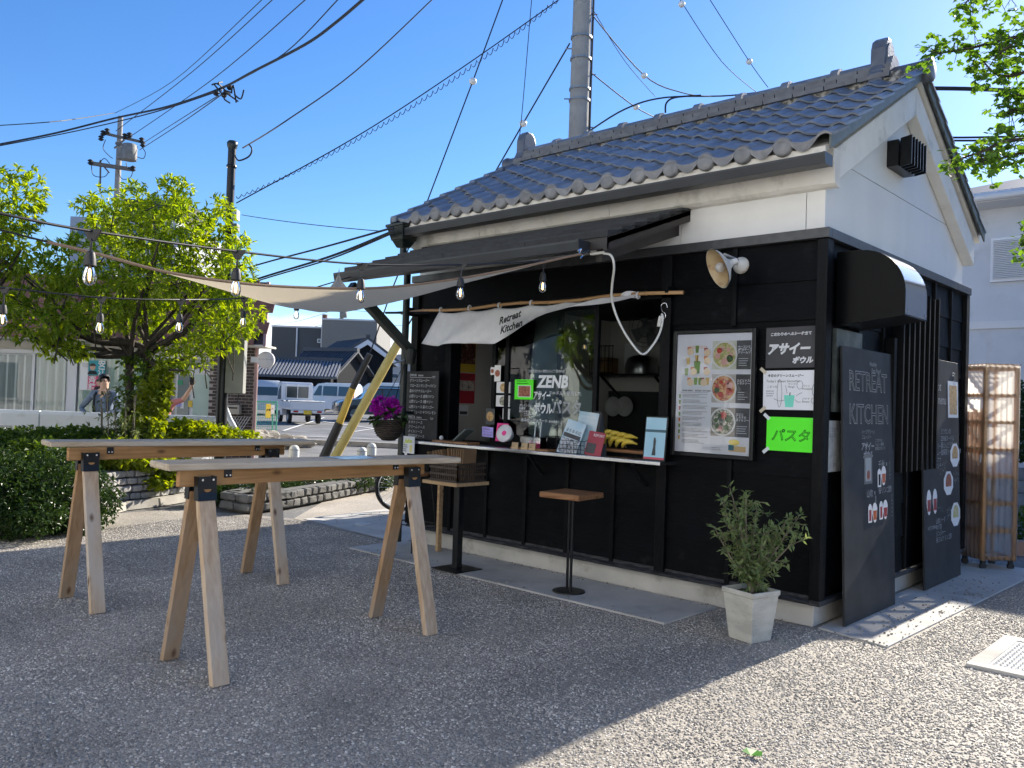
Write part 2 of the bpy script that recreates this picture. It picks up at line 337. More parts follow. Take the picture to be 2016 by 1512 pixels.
# loose grains of the exposed aggregate near the camera
def pebbles():
    protos = []
    m = mat('pebble_stone', (.12,.12,.122), .6, var=0)
    nt = m.node_tree; N = nt.nodes; L = nt.links.new
    oi = N.new('ShaderNodeObjectInfo'); r = N.new('ShaderNodeValToRGB'); e = r.color_ramp.elements
    e[0].color = (.16,.15,.138,1); e[1].color = (.74,.70,.64,1); e.new(.3).color = (.27,.25,.225,1); e.new(.65).color = (.37,.342,.305,1); e.new(.88).color=(.49,.445,.39,1)
    gg = N.new('ShaderNodeNewGeometry'); nn = N.new('ShaderNodeTexNoise'); nn.inputs['Scale'].default_value = 1.3; nn.inputs['Detail'].default_value = 5; L(gg.outputs['Position'], nn.inputs['Vector'])
    mr_ = N.new('ShaderNodeMapRange'); mr_.inputs['From Min'].default_value = .32; mr_.inputs['From Max'].default_value = .68; mr_.inputs['To Min'].default_value = .68; mr_.inputs['To Max'].default_value = 1.18; L(nn.outputs[0], mr_.inputs[0])
    hv = N.new('ShaderNodeHueSaturation'); L(mr_.outputs[0], hv.inputs['Value']); L(r.outputs[0], hv.inputs['Color'])
    L(oi.outputs['Random'], r.inputs[0]); L(hv.outputs[0], P_(nt).inputs['Base Color'])
    pc = bpy.data.collections.new('pebble_shapes')
    for k in range(4):
        mb = MB(); q = random.Random(k); mb.ball((0,0,0), 1, 6, 4, (1, .75+.2*q.random(), .55+.15*q.random()))
        for v in mb.v: v *= .82+.36*q.random()
        me = bpy.data.meshes.new('pebble'); me.from_pydata([tuple(v) for v in mb.v], [], mb.f); me.materials.append(m)
        o = bpy.data.objects.new('pebble', me); pc.objects.link(o); protos.append(o)
    # patch: the wedge of plaza in view up to about 7 m, minus slab and kiosk
    pts = [at(-40,1540,Z=0), at(2056,1540,Z=0), at(2060,1120,Z=0), V((.64,3.4,0)), V((.54,-.1,0)), V((.02,-.02,0)), V((-.72,-.02,0)), V((-.74,-.745,0)), V((-4.38,-.745,0)), V((-4.36,-.2,0)), V((-6.2,-.1,0)), V((-7.2,-.7,0)), at(-60,1075,Z=0)]
    me = bpy.data.meshes.new('aggregate'); me.from_pydata([(p.x, p.y, .0) for p in pts], [], [tuple(range(len(pts)))])
    ob = bpy.data.objects.new('aggregate_grains', me); COL.objects.link(ob); tag(ob, 'loose grey aggregate grains covering the plaza floor', None, None, 'stuff')
    ng = bpy.data.node_groups.new('grains', 'GeometryNodeTree')
    ng.interface.new_socket('Geometry', in_out='INPUT', socket_type='NodeSocketGeometry'); ng.interface.new_socket('Geometry', in_out='OUTPUT', socket_type='NodeSocketGeometry')
    n = ng.nodes; l = ng.links.new; gi = n.new('NodeGroupInput'); go = n.new('NodeGroupOutput')
    tri = n.new('GeometryNodeTriangulate'); dp = n.new('GeometryNodeDistributePointsOnFaces'); dp.inputs['Density'].default_value = PEBBLE_DENSITY; dp.inputs['Seed'].default_value = 3
    ci = n.new('GeometryNodeCollectionInfo'); ci.inputs['Collection'].default_value = pc; ci.inputs['Separate Children'].default_value = True; ci.inputs['Reset Children'].default_value = True
    ip = n.new('GeometryNodeInstanceOnPoints'); ip.inputs['Pick Instance'].default_value = True
    rr = n.new('FunctionNodeRandomValue'); rr.data_type = 'FLOAT_VECTOR'; rr.inputs[0].default_value = (-.5,-.5,0); rr.inputs[1].default_value = (.5,.5,6.28)
    rs = n.new('FunctionNodeRandomValue'); rs.data_type = 'FLOAT'; rs.inputs[2].default_value = .0038; rs.inputs[3].default_value = .0086
    l(gi.outputs[0], tri.inputs[0]); l(tri.outputs[0], dp.inputs['Mesh']); l(dp.outputs['Points'], ip.inputs['Points']); l(ci.outputs[0], ip.inputs['Instance'])
    l(rr.outputs[0], ip.inputs['Rotation']); l(rs.outputs[1], ip.inputs['Scale']); l(ip.outputs[0], go.inputs[0])
    md = ob.modifiers.new('grains', 'NODES'); md.node_group = ng
PEBBLE_DENSITY = 4900
pebbles()

q_ = random.Random(77); mb_ = MB()                            # strays kicked onto the slab, apron and path
for i_ in range(520):
    x_, y_ = q_.choice(((q_.uniform(.15,.58), q_.uniform(-.1,3.2)), (q_.uniform(.3,.6), q_.uniform(-.1,2.5)), (q_.uniform(-4.3,-.8), -.74+.25*q_.random()**2), (q_.uniform(-6.2,-4.4), q_.uniform(0,2.5)), (q_.uniform(-4.3,-.1), .0-.10*q_.random())))
    r_ = q_.uniform(.003,.010); mb_.ball((x_, y_, .014+r_*.4), r_, 6, 4, (1,.8,.6))
tag(mb_.build('stray_stones', mat('stray_stone', (.12,.11,.10), .8, col2=(.34,.31,.27), scale=30)), 'stray dark stones kicked onto the concrete', None, None, 'stuff')
# ================================================================ kiosk
K = thing('cafe_kiosk', 'black boarded and white walled cafe kiosk with grey tiled roof', 'kiosk', (0,0,0))
X0, X1, Y1 = -4.30, 0.0, 3.40                                 # walls: front y=0, gable x=0
# plinth and sill
p = MB(); p.box((X0+.02,.03,0),(X1-.02,Y1-.03,.20)); p.build('plinth', m_plinth, K, bevel=.006)
p = MB(); p.add([(X0-.03,-.045,.165),(X1+.045,-.045,.165),(X1+.045,-.05,.185),(X0-.03,-.05,.185),(X0-.03,.03,.205+.02),(X1,.03,.225),(X0-.03,.03,.165),(X1+.045,.03,.165)],
     [(0,1,2,3),(3,2,5,4),(0,3,4,6),(0,6,7,1)]); p.box((X0-.03,-.02,.163),(X1+.02,.05,.222)); p.build('sill', m_sill, K)
MB().box((X1-.02,-.05,.163),(X1+.055,Y1,.20)).build('sill', m_sill, K, bevel=.004)
# horizontal lapped boards (each a part)
def boards(x0, x1, z0, z1, n, axis='x', off=0.0, hole=None):
    h = (z1-z0)/n
    for i in range(n):
        a, b = z0+i*h, z0+(i+1)*h+.012
        if i == n-1: b = z1
        m = MB()
        if axis == 'x': m.hexa([(x0,-.018+off,a),(x1,-.018+off,a),(x1,.012+off,a),(x0,.012+off,a),(x0,-.004+off,b),(x1,-.004+off,b),(x1,.012+off,b),(x0,.012+off,b)])
        else: m.hexa([(.018+off,x0,a),(.018+off,x1,a),(-.012+off,x1,a),(-.012+off,x0,a),(.004+off,x0,b),(.004+off,x1,b),(-.012+off,x1,b),(-.012+off,x0,b)][::1])
        m.build('board', m_black, K)
boards(X0, -1.25, .20, 1.035, 3)
boards(-1.25, X1, .20, 2.70, 9)
boards(X0, -3.80, 1.035, 2.40, 5)
boards(X0, -1.25, 2.42, 2.70, 1)
boards(.0, Y1, .20, 2.70, 9, 'y')
# battens and posts
for x in (-.66,-1.72,-2.21,-2.70,-3.20,-3.70): box('batten', (x-.018,-.032,.2), (x+.018,-.0195 if False else -.001,1.03 if x < -1 else 1.10), m_blackv, K, .002)
box('batten', (-.678,-.032,2.12), (-.642,-.001,2.70), m_blackv, K, .002)
box('batten', (-.678,-.032,1.1), (-.642,-.001,1.14), m_blackv, K, .002)
for x in (-1.245,): box('post', (x-.045,-.045,.2), (x+.045,.0,2.70), m_blackv, K, .003)
box('corner_post', (-.026,-.05,.2), (.05,.05,2.70), m_blackv, K, .004)
box('corner_post', (X0-.05,-.05,.2), (X0+.05,.05,2.70), m_blackv, K, .004)
box('corner_post', (-.05,Y1-.05,.2), (.05,Y1+.05,2.70), m_blackv, K, .004)
for y in (.62,1.13,1.75,2.42,2.92): box('batten', (.001,y-.018,.2), (.034,y+.018,2.70), m_blackv, K, .002)
MB().box((X0-.04,Y1-.03,.2),(X1,Y1+.012,2.7)).build('rear_wall', m_black, K)
MB().box((X0-.022,-.0,.2),(X0+.012,Y1,2.7)).build('side_wall', m_black, K)
MB().box((X0+.02,.013,2.6),(X1-.013,Y1-.05,2.72)).build('wall_plate', m_black, K)
MB().box((X0+.02,.031,2.72),(X1-.032,.05,3.2)).build('wall_backing', m_white, K)
# flashing band between black and white
for a, b in (((X0-.06,-.06,2.705),(X1+.06,.0,2.775)), ((X1,.0,2.705),(X1+.06,Y1+.06,2.775)), ((X0-.06,.0,2.705),(X0,Y1+.06,2.775)), ((X0,Y1,2.705),(X1,Y1+.06,2.775))):
    box('flashing', a, b, m_flash, K, .003)
# white upper wall panels
ZS = 3.30
for a, b in ((-4.28,-3.36),(-3.354,-2.26),(-2.254,-1.155),(-1.149,-.135),(-.129,.004)): box('wall_panel', (a,-.004,2.777), (b,.03,3.2), m_white, K, .002)
RY, RSL = 1.56, .555                                          # ridge line and roof slope
def roofz(y, z0=3.17): return z0 + RSL*((y+.12) if y <= RY else (2*RY-y+.12))
def gable(x, nm='gable_panel'):
    for sg in (0, 1):
        pass
    a = MB(); a.prism([(x-.03,.0,2.777),(x-.03,Y1-.05,2.777),(x-.03,Y1-.05,roofz(Y1-.05)),(x-.03,3.10,3.297),(x-.03,.02,3.297),(x-.03,.0,3.2)], (.03,0,0)); a.build(nm, m_white, K)
    a = MB(); a.prism([(x-.03,.05,3.303),(x-.03,3.08,3.303),(x-.03,RY,roofz(RY))], (.03,0,0)); a.build(nm, m_white, K)
gable(X1); gable(X0+.03)
# plaster cornice under the front eave
for a, b in ((X0-.06,-3.345),(-3.34,-1.8),(-1.796,.10)):
    MB().prism([(a,.0,3.05),(a,-.05,3.055),(a,-.085,3.075),(a,-.12,3.30),(a,.0,3.30)], (b-a,0,0)).build('cornice', m_plaster, K)
# rake boards on the visible gable
def rake(y0, y1, zb0, zb1, zt0, zt1, x0, x1): MB().hexa([(x0,y0,zb0),(x1,y0,zb0),(x1,y1,zb1),(x0,y1,zb1),(x0,y0,zt0),(x1,y0,zt0),(x1,y1,zt1),(x0,y1,zt1)]).build('rake_board', m_plaster, K, bevel=.006)
rake(-.085, RY, 3.065, 3.985, 3.30, 4.22, .003, .10); rake(RY, 3.36, 3.985, 2.985, 4.22, 3.22, .003, .10)
rake(-.085, RY, 3.065, 3.985, 3.30, 4.22, X0-.07, X0-.001); rake(RY, 3.36, 3.985, 2.985, 4.22, 3.22, X0-.07, X0-.001)

# ---- roof
XL, XR = -4.42, .15
EY, EZ = -.33, 3.315                                          # eave edge
SL = math.atan(RSL); CS, SN = math.cos(SL), math.sin(SL)
r = MB()
r.prism([(XL+.03,EY+.03,EZ-.05),(XL+.03,RY,EZ-.05+RSL*(RY-EY-.03)),(XL+.03,3.47,EZ-.05),(XL+.03,3.47,EZ-.09),(XL+.03,RY,EZ-.09+RSL*(RY-EY-.03)),(XL+.03,EY+.03,EZ-.09)], (XR-XL-.06,0,0))
roof = r.build('roof', m_plaster, K)
TW, TL, NR = .2962, .252, 8
def tile_mesh(eave=False):
    n = 12; L_ = TL+.04; t = .016
    def prof(u):                                             # u 0..1 across: wide trough then roll
        if u < .66: return -.026*math.sin(math.pi*u/.66)**.8 + .004
        return .004+.024*math.sin(math.pi*(u-.66)/.34)
    vs = []; fs = []
    us = [i/n for i in range(n+1)]
    for k, (sl, lift) in enumerate(((0, .026), (L_*.5, .012), (L_, .0))):
        for u in us: vs.append(((u-.5)*TW*1.01, sl*CS-SN*(lift+prof(u)), sl*SN+CS*(lift+prof(u))))
    for k in range(2):
        for i in range(n): fs.append((k*(n+1)+i, k*(n+1)+i+1, (k+1)*(n+1)+i+1, (k+1)*(n+1)+i))
    o = len(vs)                                              # thickness at the lower edge
    drop = .055 if eave else t
    for i, u in enumerate(us):
        x, y, z = vs[i]
        if eave: dr = .018+.045*max(0, math.sin(math.pi*min(u/.66, 1))); vs.append((x, y+.004, z-dr))
        else: vs.append((x, y+SN*t, z-CS*t))
    for i in range(n): fs.append((i, o+i, o+i+1, i+1))
    o2 = len(vs)
    for i, u in enumerate(us):
        x, y, z = vs[o+i]; vs.append((x, y+.05, z+.025+(.02 if eave else 0)))
    for i in range(n): fs.append((o+i, o2+i, o2+i+1, o+i+1))
    for e in (0, n):                                         # side edges
        a, b, c_ = e, (n+1)+e, 2*(n+1)+e; q = len(vs)
        for j in (a, b, c_): x, y, z = vs[j]; vs.append((x, y+SN*t, z-CS*t))
        fs += [(a, b, q+1, q), (b, c_, q+2, q+1)]
    me = bpy.data.meshes.new('tile'); me.from_pydata(vs, [], fs); me.materials.append(m_tile); me.materials.append(m_disc)
    if eave: me.polygons.foreach_set('material_index', [0]*(2*n)+[1]*(len(fs)-2*n))
    me.polygons.foreach_set('use_smooth', [True]*len(me.polygons)); me.update(); me.set_sharp_from_angle(angle=math.radians(38)); return me
tm, te = tile_mesh(), tile_mesh(True)
def put(me, name, loc, parent, rot=None):
    o = bpy.data.objects.new(name, me); COL.objects.link(o); o.parent = parent; o.location = loc
    if rot: o.rotation_euler = rot
    return o
dm = MB().lathe([(0,.014),(.050,.012),(.066,.004),(.070,-.012),(.066,-.05)], (0,0,0), (0,-1,0), 20)
disc = bpy.data.meshes.new('eave_disc'); disc.from_pydata([tuple(v) for v in dm.v], [], dm.f); disc.materials.append(m_disc); disc.polygons.foreach_set('use_smooth', [True]*len(disc.polygons))
XC0 = -.169                                                   # disc centres; roll sits at u=.83
for c in range(15):
    xr = XC0-TW*c; xc = xr-(.83-.5)*TW
    if c == 14: xc = xr-(.83-.5)*TW+.0
    for r_ in range(NR):
        jit = rnd.uniform(-.003,.003)
        if c == 14:
            continue
        put(te if r_ == 0 else tm, 'tile', (xc, EY+r_*TL*CS, EZ-.012+r_*TL*SN+jit), roof, (0,0,rnd.uniform(-.006,.006)))
    if c < 14: put(disc, 'eave_disc', (xr, EY-.004, EZ-.012), roof)
for r_ in range(NR):                                          # right and left edge columns
    put(te if r_ == 0 else tm, 'tile', (XC0+TW*.67, EY+r_*TL*CS, EZ-.012+r_*TL*SN), roof)
# verge pieces on both gables
for x, sgn in ((XR-.004, 1), (XL+.03, -1)):
    for r_ in range(NR):
        y0 = EY+.0+r_*TL*CS; z0 = EZ+r_*TL*SN; y1 = y0+(TL+.03)*CS; z1 = z0+(TL+.03)*SN
        x_ = x+sgn*(NR-r_)*.0012
        MB().hexa([(x_,y0,z0-.085),(x_+sgn*.014,y0,z0-.085),(x_+sgn*.014,y1,z1-.085),(x_,y1,z1-.085),(x_,y0,z0+.028),(x_+sgn*.014,y0,z0+.028),(x_+sgn*.014,y1,z1+.012),(x_,y1,z1+.012)]).build('verge_tile', m_verge, roof)
        if r_ < NR:
            y0 = 2*RY-y0; y1 = 2*RY-y1
            MB().hexa([(x_,y1,z1-.085),(x_+sgn*.014,y1,z1-.085),(x_+sgn*.014,y0,z0-.085),(x_,y0,z0-.085),(x_,y1,z1+.012),(x_+sgn*.014,y1,z1+.012),(x_+sgn*.014,y0,z0+.028),(x_,y0,z0+.028)]).build('verge_tile', m_verge, roof)
# left verge roll column (narrow flat tiles)
for r_ in range(NR):
    y0 = EY+r_*TL*CS; z0 = EZ+r_*TL*SN
    MB().hexa([(XL,y0,z0-.02),(XL+.09,y0,z0-.02),(XL+.09,y0+.28*CS,z0-.02+.26*SN),(XL,y0+.28*CS,z0-.02+.26*SN),(XL,y0,z0+.045),(XL+.09,y0,z0+.045),(XL+.09,y0+.28*CS,z0+.02+.28*SN),(XL,y0+.28*CS,z0+.02+.28*SN)]).build('verge_tile', m_tile, roof, bevel=.01)
# rear slope: joined
mb = MB()
for c in range(15):
    for r_ in range(NR):
        for f in tm.polygons: mb.add([(-(tm.vertices[i].co.x)+XC0+TW*.67-TW*c, 2*RY-(tm.vertices[i].co.y+EY+r_*TL*CS), tm.vertices[i].co.z+EZ-.012+r_*TL*SN) for i in f.vertices], [tuple(range(len(f.vertices)))])
tag(mb.build('rear_tiles', m_tile, roof, smooth=True), kind='stuff')
# ridge: plaster bedding, two courses of flat tiles, round caps, end tiles
ZR = EZ+RSL*(RY-EY-.14)
box('ridge_bedding', (XL+.14,RY-.13,ZR-.06), (XR-.14,RY+.13,ZR+.075), m_fill, roof, .02)
def noshi(z, hw, x0, n, ln):
    for i in range(n):
        a = x0+i*ln; b = min(a+ln-.009, XR-.22)
        if b-a < .03: continue
        MB().prism([(a,RY-hw,z),(a,RY-hw-.006,z+.034),(a,RY-hw+.03,z+.040),(a,RY+hw-.03,z+.040),(a,RY+hw+.006,z+.034),(a,RY+hw,z)], (b-a,0,0)).build('ridge_tile', m_tile2, roof)
noshi(ZR+.068, .142, XL+.20, 15, .285); noshi(ZR+.112, .112, XL+.08, 16, .285); noshi(ZR+.022, .170, XL+.10, 16, .285)
ZC = ZR+.152
nC = 9; x = XL+.22; ln = (XR-.22-x)/nC
for i in range(nC):
    a = x+i*ln; m = MB()
    def arc(rr, xx): return [(xx, RY-rr*math.cos(t), ZC+rr*.95*math.sin(t)) for t in [math.pi*k/10 for k in range(11)]]
    for rr, xa, xb in ((.070, a, a+ln-.05), (.094, a+ln-.075, a+ln-.005)):
        A, B = arc(rr, xa), arc(rr, xb); m.add(A+B, [(k, k+1, 12+k, 11+k) for k in range(10)]+[tuple(range(11)), tuple(range(11, 22))[::-1]])
    m.build('ridge_cap', m_tile, roof, smooth='auto')
def oni(xa, xb, sg):                                          # ridge-end tile with arched head
    m = MB(); pr = [(-.165,-.13),(.165,-.13),(.165,-.03),(.115,.05),(.112,.20),(.085,.27),(.035,.305),(-.035,.305),(-.085,.27),(-.112,.20),(-.115,.05),(-.165,-.03)]
    m.prism([(xa, RY+p[0], ZR+.10+p[1]) for p in pr], (xb-xa,0,0))
    o = m.build('ridge_end_tile', m_tile2, roof, bevel=.02)
    m = MB(); q = [(-.08,.02),(.08,.02),(.075,.20),(.04,.25),(-.04,.25),(-.075,.20)]
    xx = xb if sg > 0 else xa
    m.prism([(xx, RY+p[0], ZR+.10+p[1]) for p in q], (.012*sg,0,0)); m.build('face_panel', m_tile, o if False else roof)
oni(XR-.40, XR-.275, 1); oni(XL+.08, XL+.20, -1)
for a, b, sg in ((XR-.275, XR+.03, 1), (XL+.08, XL-.13, -1)):  # round tile poking out under each end tile
    m = MB(); m.cyl((a,RY,ZR+.055),(b,RY,ZR+.055),.085,.085,18); m.build('ridge_cap', m_tile2, roof, smooth='auto')
    m = MB(); m.lathe([(.088,-.02),(.10,.0),(.098,.035),(.07,.045),(0,.048)], (b,RY,ZR+.055), (sg,0,0), 20); m.build('eave_disc', m_tile2, roof, smooth=True)
# gutter, hopper, downpipe
GY, GZ = -.285, 3.172
m = MB(); pr = [(-.066,.036),(-.076,.036),(-.076,.02),(-.062,-.036),(.05,-.036),(.055,.034),(.047,.034),(.043,-.028),(-.054,-.028),(-.067,.02)]
m.prism([(-4.24,GY+a,GZ+b) for a, b in pr], (4.37,0,0)); gut = m.build('gutter', m_gut, K)
m = MB(); m.prism([(.13,GY+a,GZ+b) for a, b in [(-.078,.038),(-.077,.02),(-.064,-.038),(.052,-.038),(.057,.036)]], (.012,0,0)); m.build('end_cap', m_gut, gut)
m = MB(); px, py = -4.26, -.27
m.hexa([(px-.09,py-.09,3.10),(px+.09,py-.09,3.10),(px+.09,py+.09,3.10),(px-.09,py+.09,3.10),(px-.135,py-.12,3.24),(px+.12,py-.12,3.24),(px+.12,py+.12,3.24),(px-.135,py+.12,3.24)])
m.box((px-.145,py-.13,3.235),(px+.13,py+.13,3.265)); m.hexa([(px-.05,py-.05,3.03),(px+.05,py-.05,3.03),(px+.05,py+.05,3.03),(px-.05,py+.05,3.03),(px-.085,py-.085,3.10),(px+.085,py-.085,3.10),(px+.085,py+.085,3.10),(px-.085,py+.085,3.10)])
m.build('rainwater_hopper', m_dgreen, K, bevel=.006)
m = MB(); px = -4.18; m.tube([(px-.08,py,3.06),(px-.08,py,2.98),(px,py,2.88),(px,py,.05)], .036, 14); dpipe = m.build('downpipe', m_dgreen, K, smooth='auto')
for z in (2.35, 1.35, .5): MB().bar((px,py-.01,z),(px,-.0,z),.02,.03).build('bracket', m_blackm, dpipe)

# ---- lean-to awning over the counter
AX0, AX1 = -4.10, -1.07
AT, AE = (0.0, 3.06), (-1.08, 2.665)                          # (y, z) at wall and at eave
aw = MB().hexa([(AX0,AE[0],AE[1]-.05),(AX1,AE[0],AE[1]-.05),(AX1,.0,AT[1]-.05),(AX0,.0,AT[1]-.05),(AX0,AE[0],AE[1]-.012),(AX1,AE[0],AE[1]-.012),(AX1,.0,AT[1]-.012),(AX0,.0,AT[1]-.012)]).build('awning', m_blackv, K)
m_shing = mat('awning_shingle', (.012,.013,.016), .45, col2=(.026,.028,.033), scale=8, var=.2, spec=.3, bump=.1)
nc = 7
for i in range(nc):
    t0, t1 = i/nc, (i+1)/nc+.06
    f = lambda t: (AE[0]*(1-t)+AT[0]*t, AE[1]*(1-t)+AT[1]*t)
    (ya, za), (yb, zb) = f(t0), f(min(t1, 1)); ya -= .012 if i == 0 else 0
    k = 0; x = AX0-.01
    step = .91; x = AX0-.01 - (0 if i % 2 else .45)
    while x < AX1:
        a, b = max(x, AX0-.01), min(x+step-.004, AX1+.01); x += step
        if b-a < .02: continue
        MB().hexa([(a,ya,za-.006),(b,ya,za-.006),(b,yb,zb-.010),(a,yb,zb-.010),(a,ya,za+.036),(b,ya,za+.036),(b,yb,zb+.002),(a,yb,zb+.002)]).build('shingle', m_shing, aw)
m_fascia = mat('brown_fascia', (.016,.013,.012), .5, col2=(.026,.021,.019), scale=8)
box('fascia', (AX0,AE[0]-.004,AE[1]-.085), (AX1,AE[0]+.02,AE[1]-.008), m_fascia, aw)
for x in (AX0, AX1-.03): MB().hexa([(x,AE[0],AE[1]-.10),(x+.03,AE[0],AE[1]-.10),(x+.03,.0,AT[1]-.10),(x,.0,AT[1]-.10),(x,AE[0],AE[1]+.018),(x+.03,AE[0],AE[1]+.018),(x+.03,.0,AT[1]+.018),(x,.0,AT[1]+.018)]).build('barge_board', m_fascia, aw)
MB().hexa([(AX1-.15,-1.0,AE[1]-.16),(AX1-.10,-1.0,AE[1]-.16),(AX1-.10,.0,AT[1]-.2),(AX1-.15,.0,AT[1]-.2),(AX1-.15,-1.0,AE[1]-.06),(AX1-.10,-1.0,AE[1]-.06),(AX1-.10,.0,AT[1]-.1),(AX1-.15,.0,AT[1]-.1)]).build('rafter', m_fascia, aw)
MB().prism([(-4.12,-1.13+a,2.60+b) for a, b in pr], (2.88,0,0)).build('gutter', m_gut, aw)
MB().prism([(-1.24,-1.13+a*1.06,2.60+b*1.06) for a, b in [(-.076,.036),(-.076,.02),(-.062,-.036),(.05,-.036),(.055,.034)]], (.02,0,0)).build('end_cap', m_gut, aw)
MB().box((AX0,-.03,AT[1]-.0),(AX1+.01,.0,AT[1]+.03)).build('flashing', m_flash, aw)
bx = -4.10                                                   # diagonal brace at the far end
MB().bar((bx,-.27,1.98),(bx,-1.02,2.54),.075,.085).build('brace', m_dgreen, aw)
MB().cyl((bx,-.27,1.99),(bx,-.27,1.84),.075,.05,14).build('brace_shoe', m_dgreen, aw)
m = MB().cyl((bx-.35,-.32,2.37),(bx+.1,-.12,2.37),.012,.012,8); m.build('pole_hook', m_blackm, aw)

# ---- interior
box('interior_wall', (X0+.08,3.25,.2), (-.06,3.30,2.7), m_inwall, K)
box('interior_wall', (X0+.06,.05,.2), (X0+.10,3.25,2.7), m_inwall, K)
box('interior_wall', (-.10,.05,.2), (-.06,3.25,2.7), m_inwall, K)
box('interior_wall', (-1.20,.02,.2), (-.1,.05,2.7), m_inwall, K)
box('interior_ceiling', (X0+.1,.03,2.66), (-.1,3.25,2.70), m_inwall, K)
box('interior_floor', (X0+.1,.03,.18), (-.1,3.25,.22), m_inflr, K)
box('backsplash', (X0+.1,3.235,.22), (-.1,3.249,1.68), mat('dark_backsplash', (.03,.032,.036), .4), K)
# ---- serving opening: sill, head, jamb, sliding sashes
box('jamb', (-3.82,-.04,1.05), (-3.74,.10,2.40), m_blackv, K, .003)
box('lintel', (-3.82,-.045,2.36), (-1.2,.10,2.43), m_blackv, K, .003)
box('window_sill', (-3.82,-.01,1.035), (-1.24,.14,1.10), m_black, K)
def sash(x0, x1, y, z0=1.10, z1=2.36, st=.045, low=.09):
    fr = MB(); fr.box((x0,y-.018,z0),(x0+st,y+.018,z1)).box((x1-st,y-.018,z0),(x1,y+.018,z1)).box((x0+st,y-.016,z0),(x1-st,y+.016,z0+low)).box((x0+st,y-.016,z1-st),(x1-st,y+.016,z1))
    o = fr.build('sliding_window', m_blackv, K)
    box('pane', (x0+st,y-.002,z0+low), (x1-st,y+.002,z1-st), m_pane, o); return o
win1 = sash(-3.04, -1.95, .03)
win2 = sash(-3.26, -2.40, .08)
ctr = MB().box((-4.05,-.26,1.046),(-1.12,-.005,1.076)).build('counter', m_steel, K, bevel=.004)
for x in (-3.6,-2.5,-1.4): MB().bar((x,-.22,1.04),(x,-.02,.86),.02,.03).build('bracket', m_blackm, ctr)
# ================================================================ things fixed to or standing at the kiosk
m_chalk = mat('chalk_white', (.62,.64,.66), .9)
m_board = mat('chalkboard', (.012,.013,.015), .55, col2=(.024,.026,.029), scale=5, spec=.35, dirt=(.045,.046,.048), dscale=3, dlo=.5, dhi=.9, bump=.04)
m_paper = mat('white_paper', (.74,.76,.80), .7, col2=(.70,.72,.76), scale=2)
m_blackpaper = mat('charcoal_paper', (.045,.046,.05), .8, col2=(.06,.06,.064), scale=4)
m_green = mat('neon_green_paper', (.10,.92,.02), .6, emit=(.05,.5,.01), estr=.0)
m_ink = mat('black_ink', (.015,.015,.018), .8)
m_inkg = mat('green_ink', (.01,.16,.01), .8)
m_grey = mat('grey_print', (.16,.165,.175), .8)
m_dgrey = mat('slate_print', (.055,.06,.065), .7, col2=(.08,.085,.09), scale=9)
m_tape = mat('masking_tape', (.55,.50,.38), .6)
m_ctape = mat('clear_tape', (.62,.66,.70), .25)
m_pink = mat('pink_card', (.85,.05,.28), .6)
m_purple = mat('lilac_paper', (.42,.36,.80), .7)
m_red = mat('red_print', (.45,.03,.05), .6)
m_yel = mat('yellow_print', (.72,.52,.06), .6)
def food(name, a, b, c, scale=18, d=(.03,.02,.015)):
    if name in MATS: return MATS[name]
    m = bpy.data.materials.new(name); m.use_nodes = True; nt = m.node_tree; N = nt.nodes; L = nt.links.new; bs = P_(nt); bs.inputs['Roughness'].default_value = .4
    t = N.new('ShaderNodeTexCoord'); n = N.new('ShaderNodeTexNoise'); n.inputs['Scale'].default_value = scale; n.inputs['Detail'].default_value = 6; n.inputs['Distortion'].default_value = 1.8; L(t.outputs['Object'], n.inputs['Vector'])
    r = N.new('ShaderNodeValToRGB'); e = r.color_ramp.elements; e[0].position = .3; e[0].color = (*d, 1); e[1].position = .72; e[1].color = (*c, 1); e.new(.45).color = (*a, 1); e.new(.58).color = (*b, 1)
    L(n.outputs[0], r.inputs[0]); L(r.outputs[0], bs.inputs['Base Color']); MATS[name] = m; return m
f_cream = food('cream_pasta_photo', (.42,.40,.12), (.62,.55,.34), (.72,.45,.45), 30, (.20,.28,.05))
f_tom = food('tomato_pasta_photo', (.50,.12,.05), (.62,.40,.14), (.70,.52,.22), 28, (.12,.03,.02))
f_oil = food('oil_pasta_photo', (.16,.17,.13), (.55,.52,.38), (.74,.74,.70), 34, (.03,.03,.03))
f_meat = food('meat_sauce_photo', (.25,.06,.03), (.36,.10,.05), (.50,.28,.16), 40)
f_bowl = food('bowl_photo', (.45,.22,.06), (.55,.40,.18), (.62,.56,.36), 45)
R_, U_ = V((1,0,0)), V((0,0,1))                              # front wall: right and up

def poster(name, label, cat, o, w_, h_, m, parent=None, r=R_, u=U_, t=.004, tilt=0):
    """thin sheet; o is the lower-left corner; returns (object, placing function)"""
    r, u = V(r).normalized(), V(u).normalized()
    if tilt:
        q = Matrix.Rotation(tilt, 3, r.cross(u)); r, u = q@r, q@u
    n = r.cross(u); o = V(o)
    ob = MB().prism([o, o+r*w_, o+r*w_+u*h_, o+u*h_], -n*t).build(name, m, parent)
    if label: tag(ob, label, cat)
    def loc(a, b, d=.0): return o+r*(a*w_)+u*(b*h_)+n*d
    return ob, loc, r, u
def flat(name, loc, r, u, a0, b0, a1, b1, m, parent, d=.0012):
    """a printed rectangle on a sheet, in sheet fractions"""
    n = r.cross(u); p = [loc(a0,b0), loc(a1,b0), loc(a1,b1), loc(a0,b1)]
    return MB().prism([q+n*d for q in p], -n*(d*.9)).build(name, m, parent)
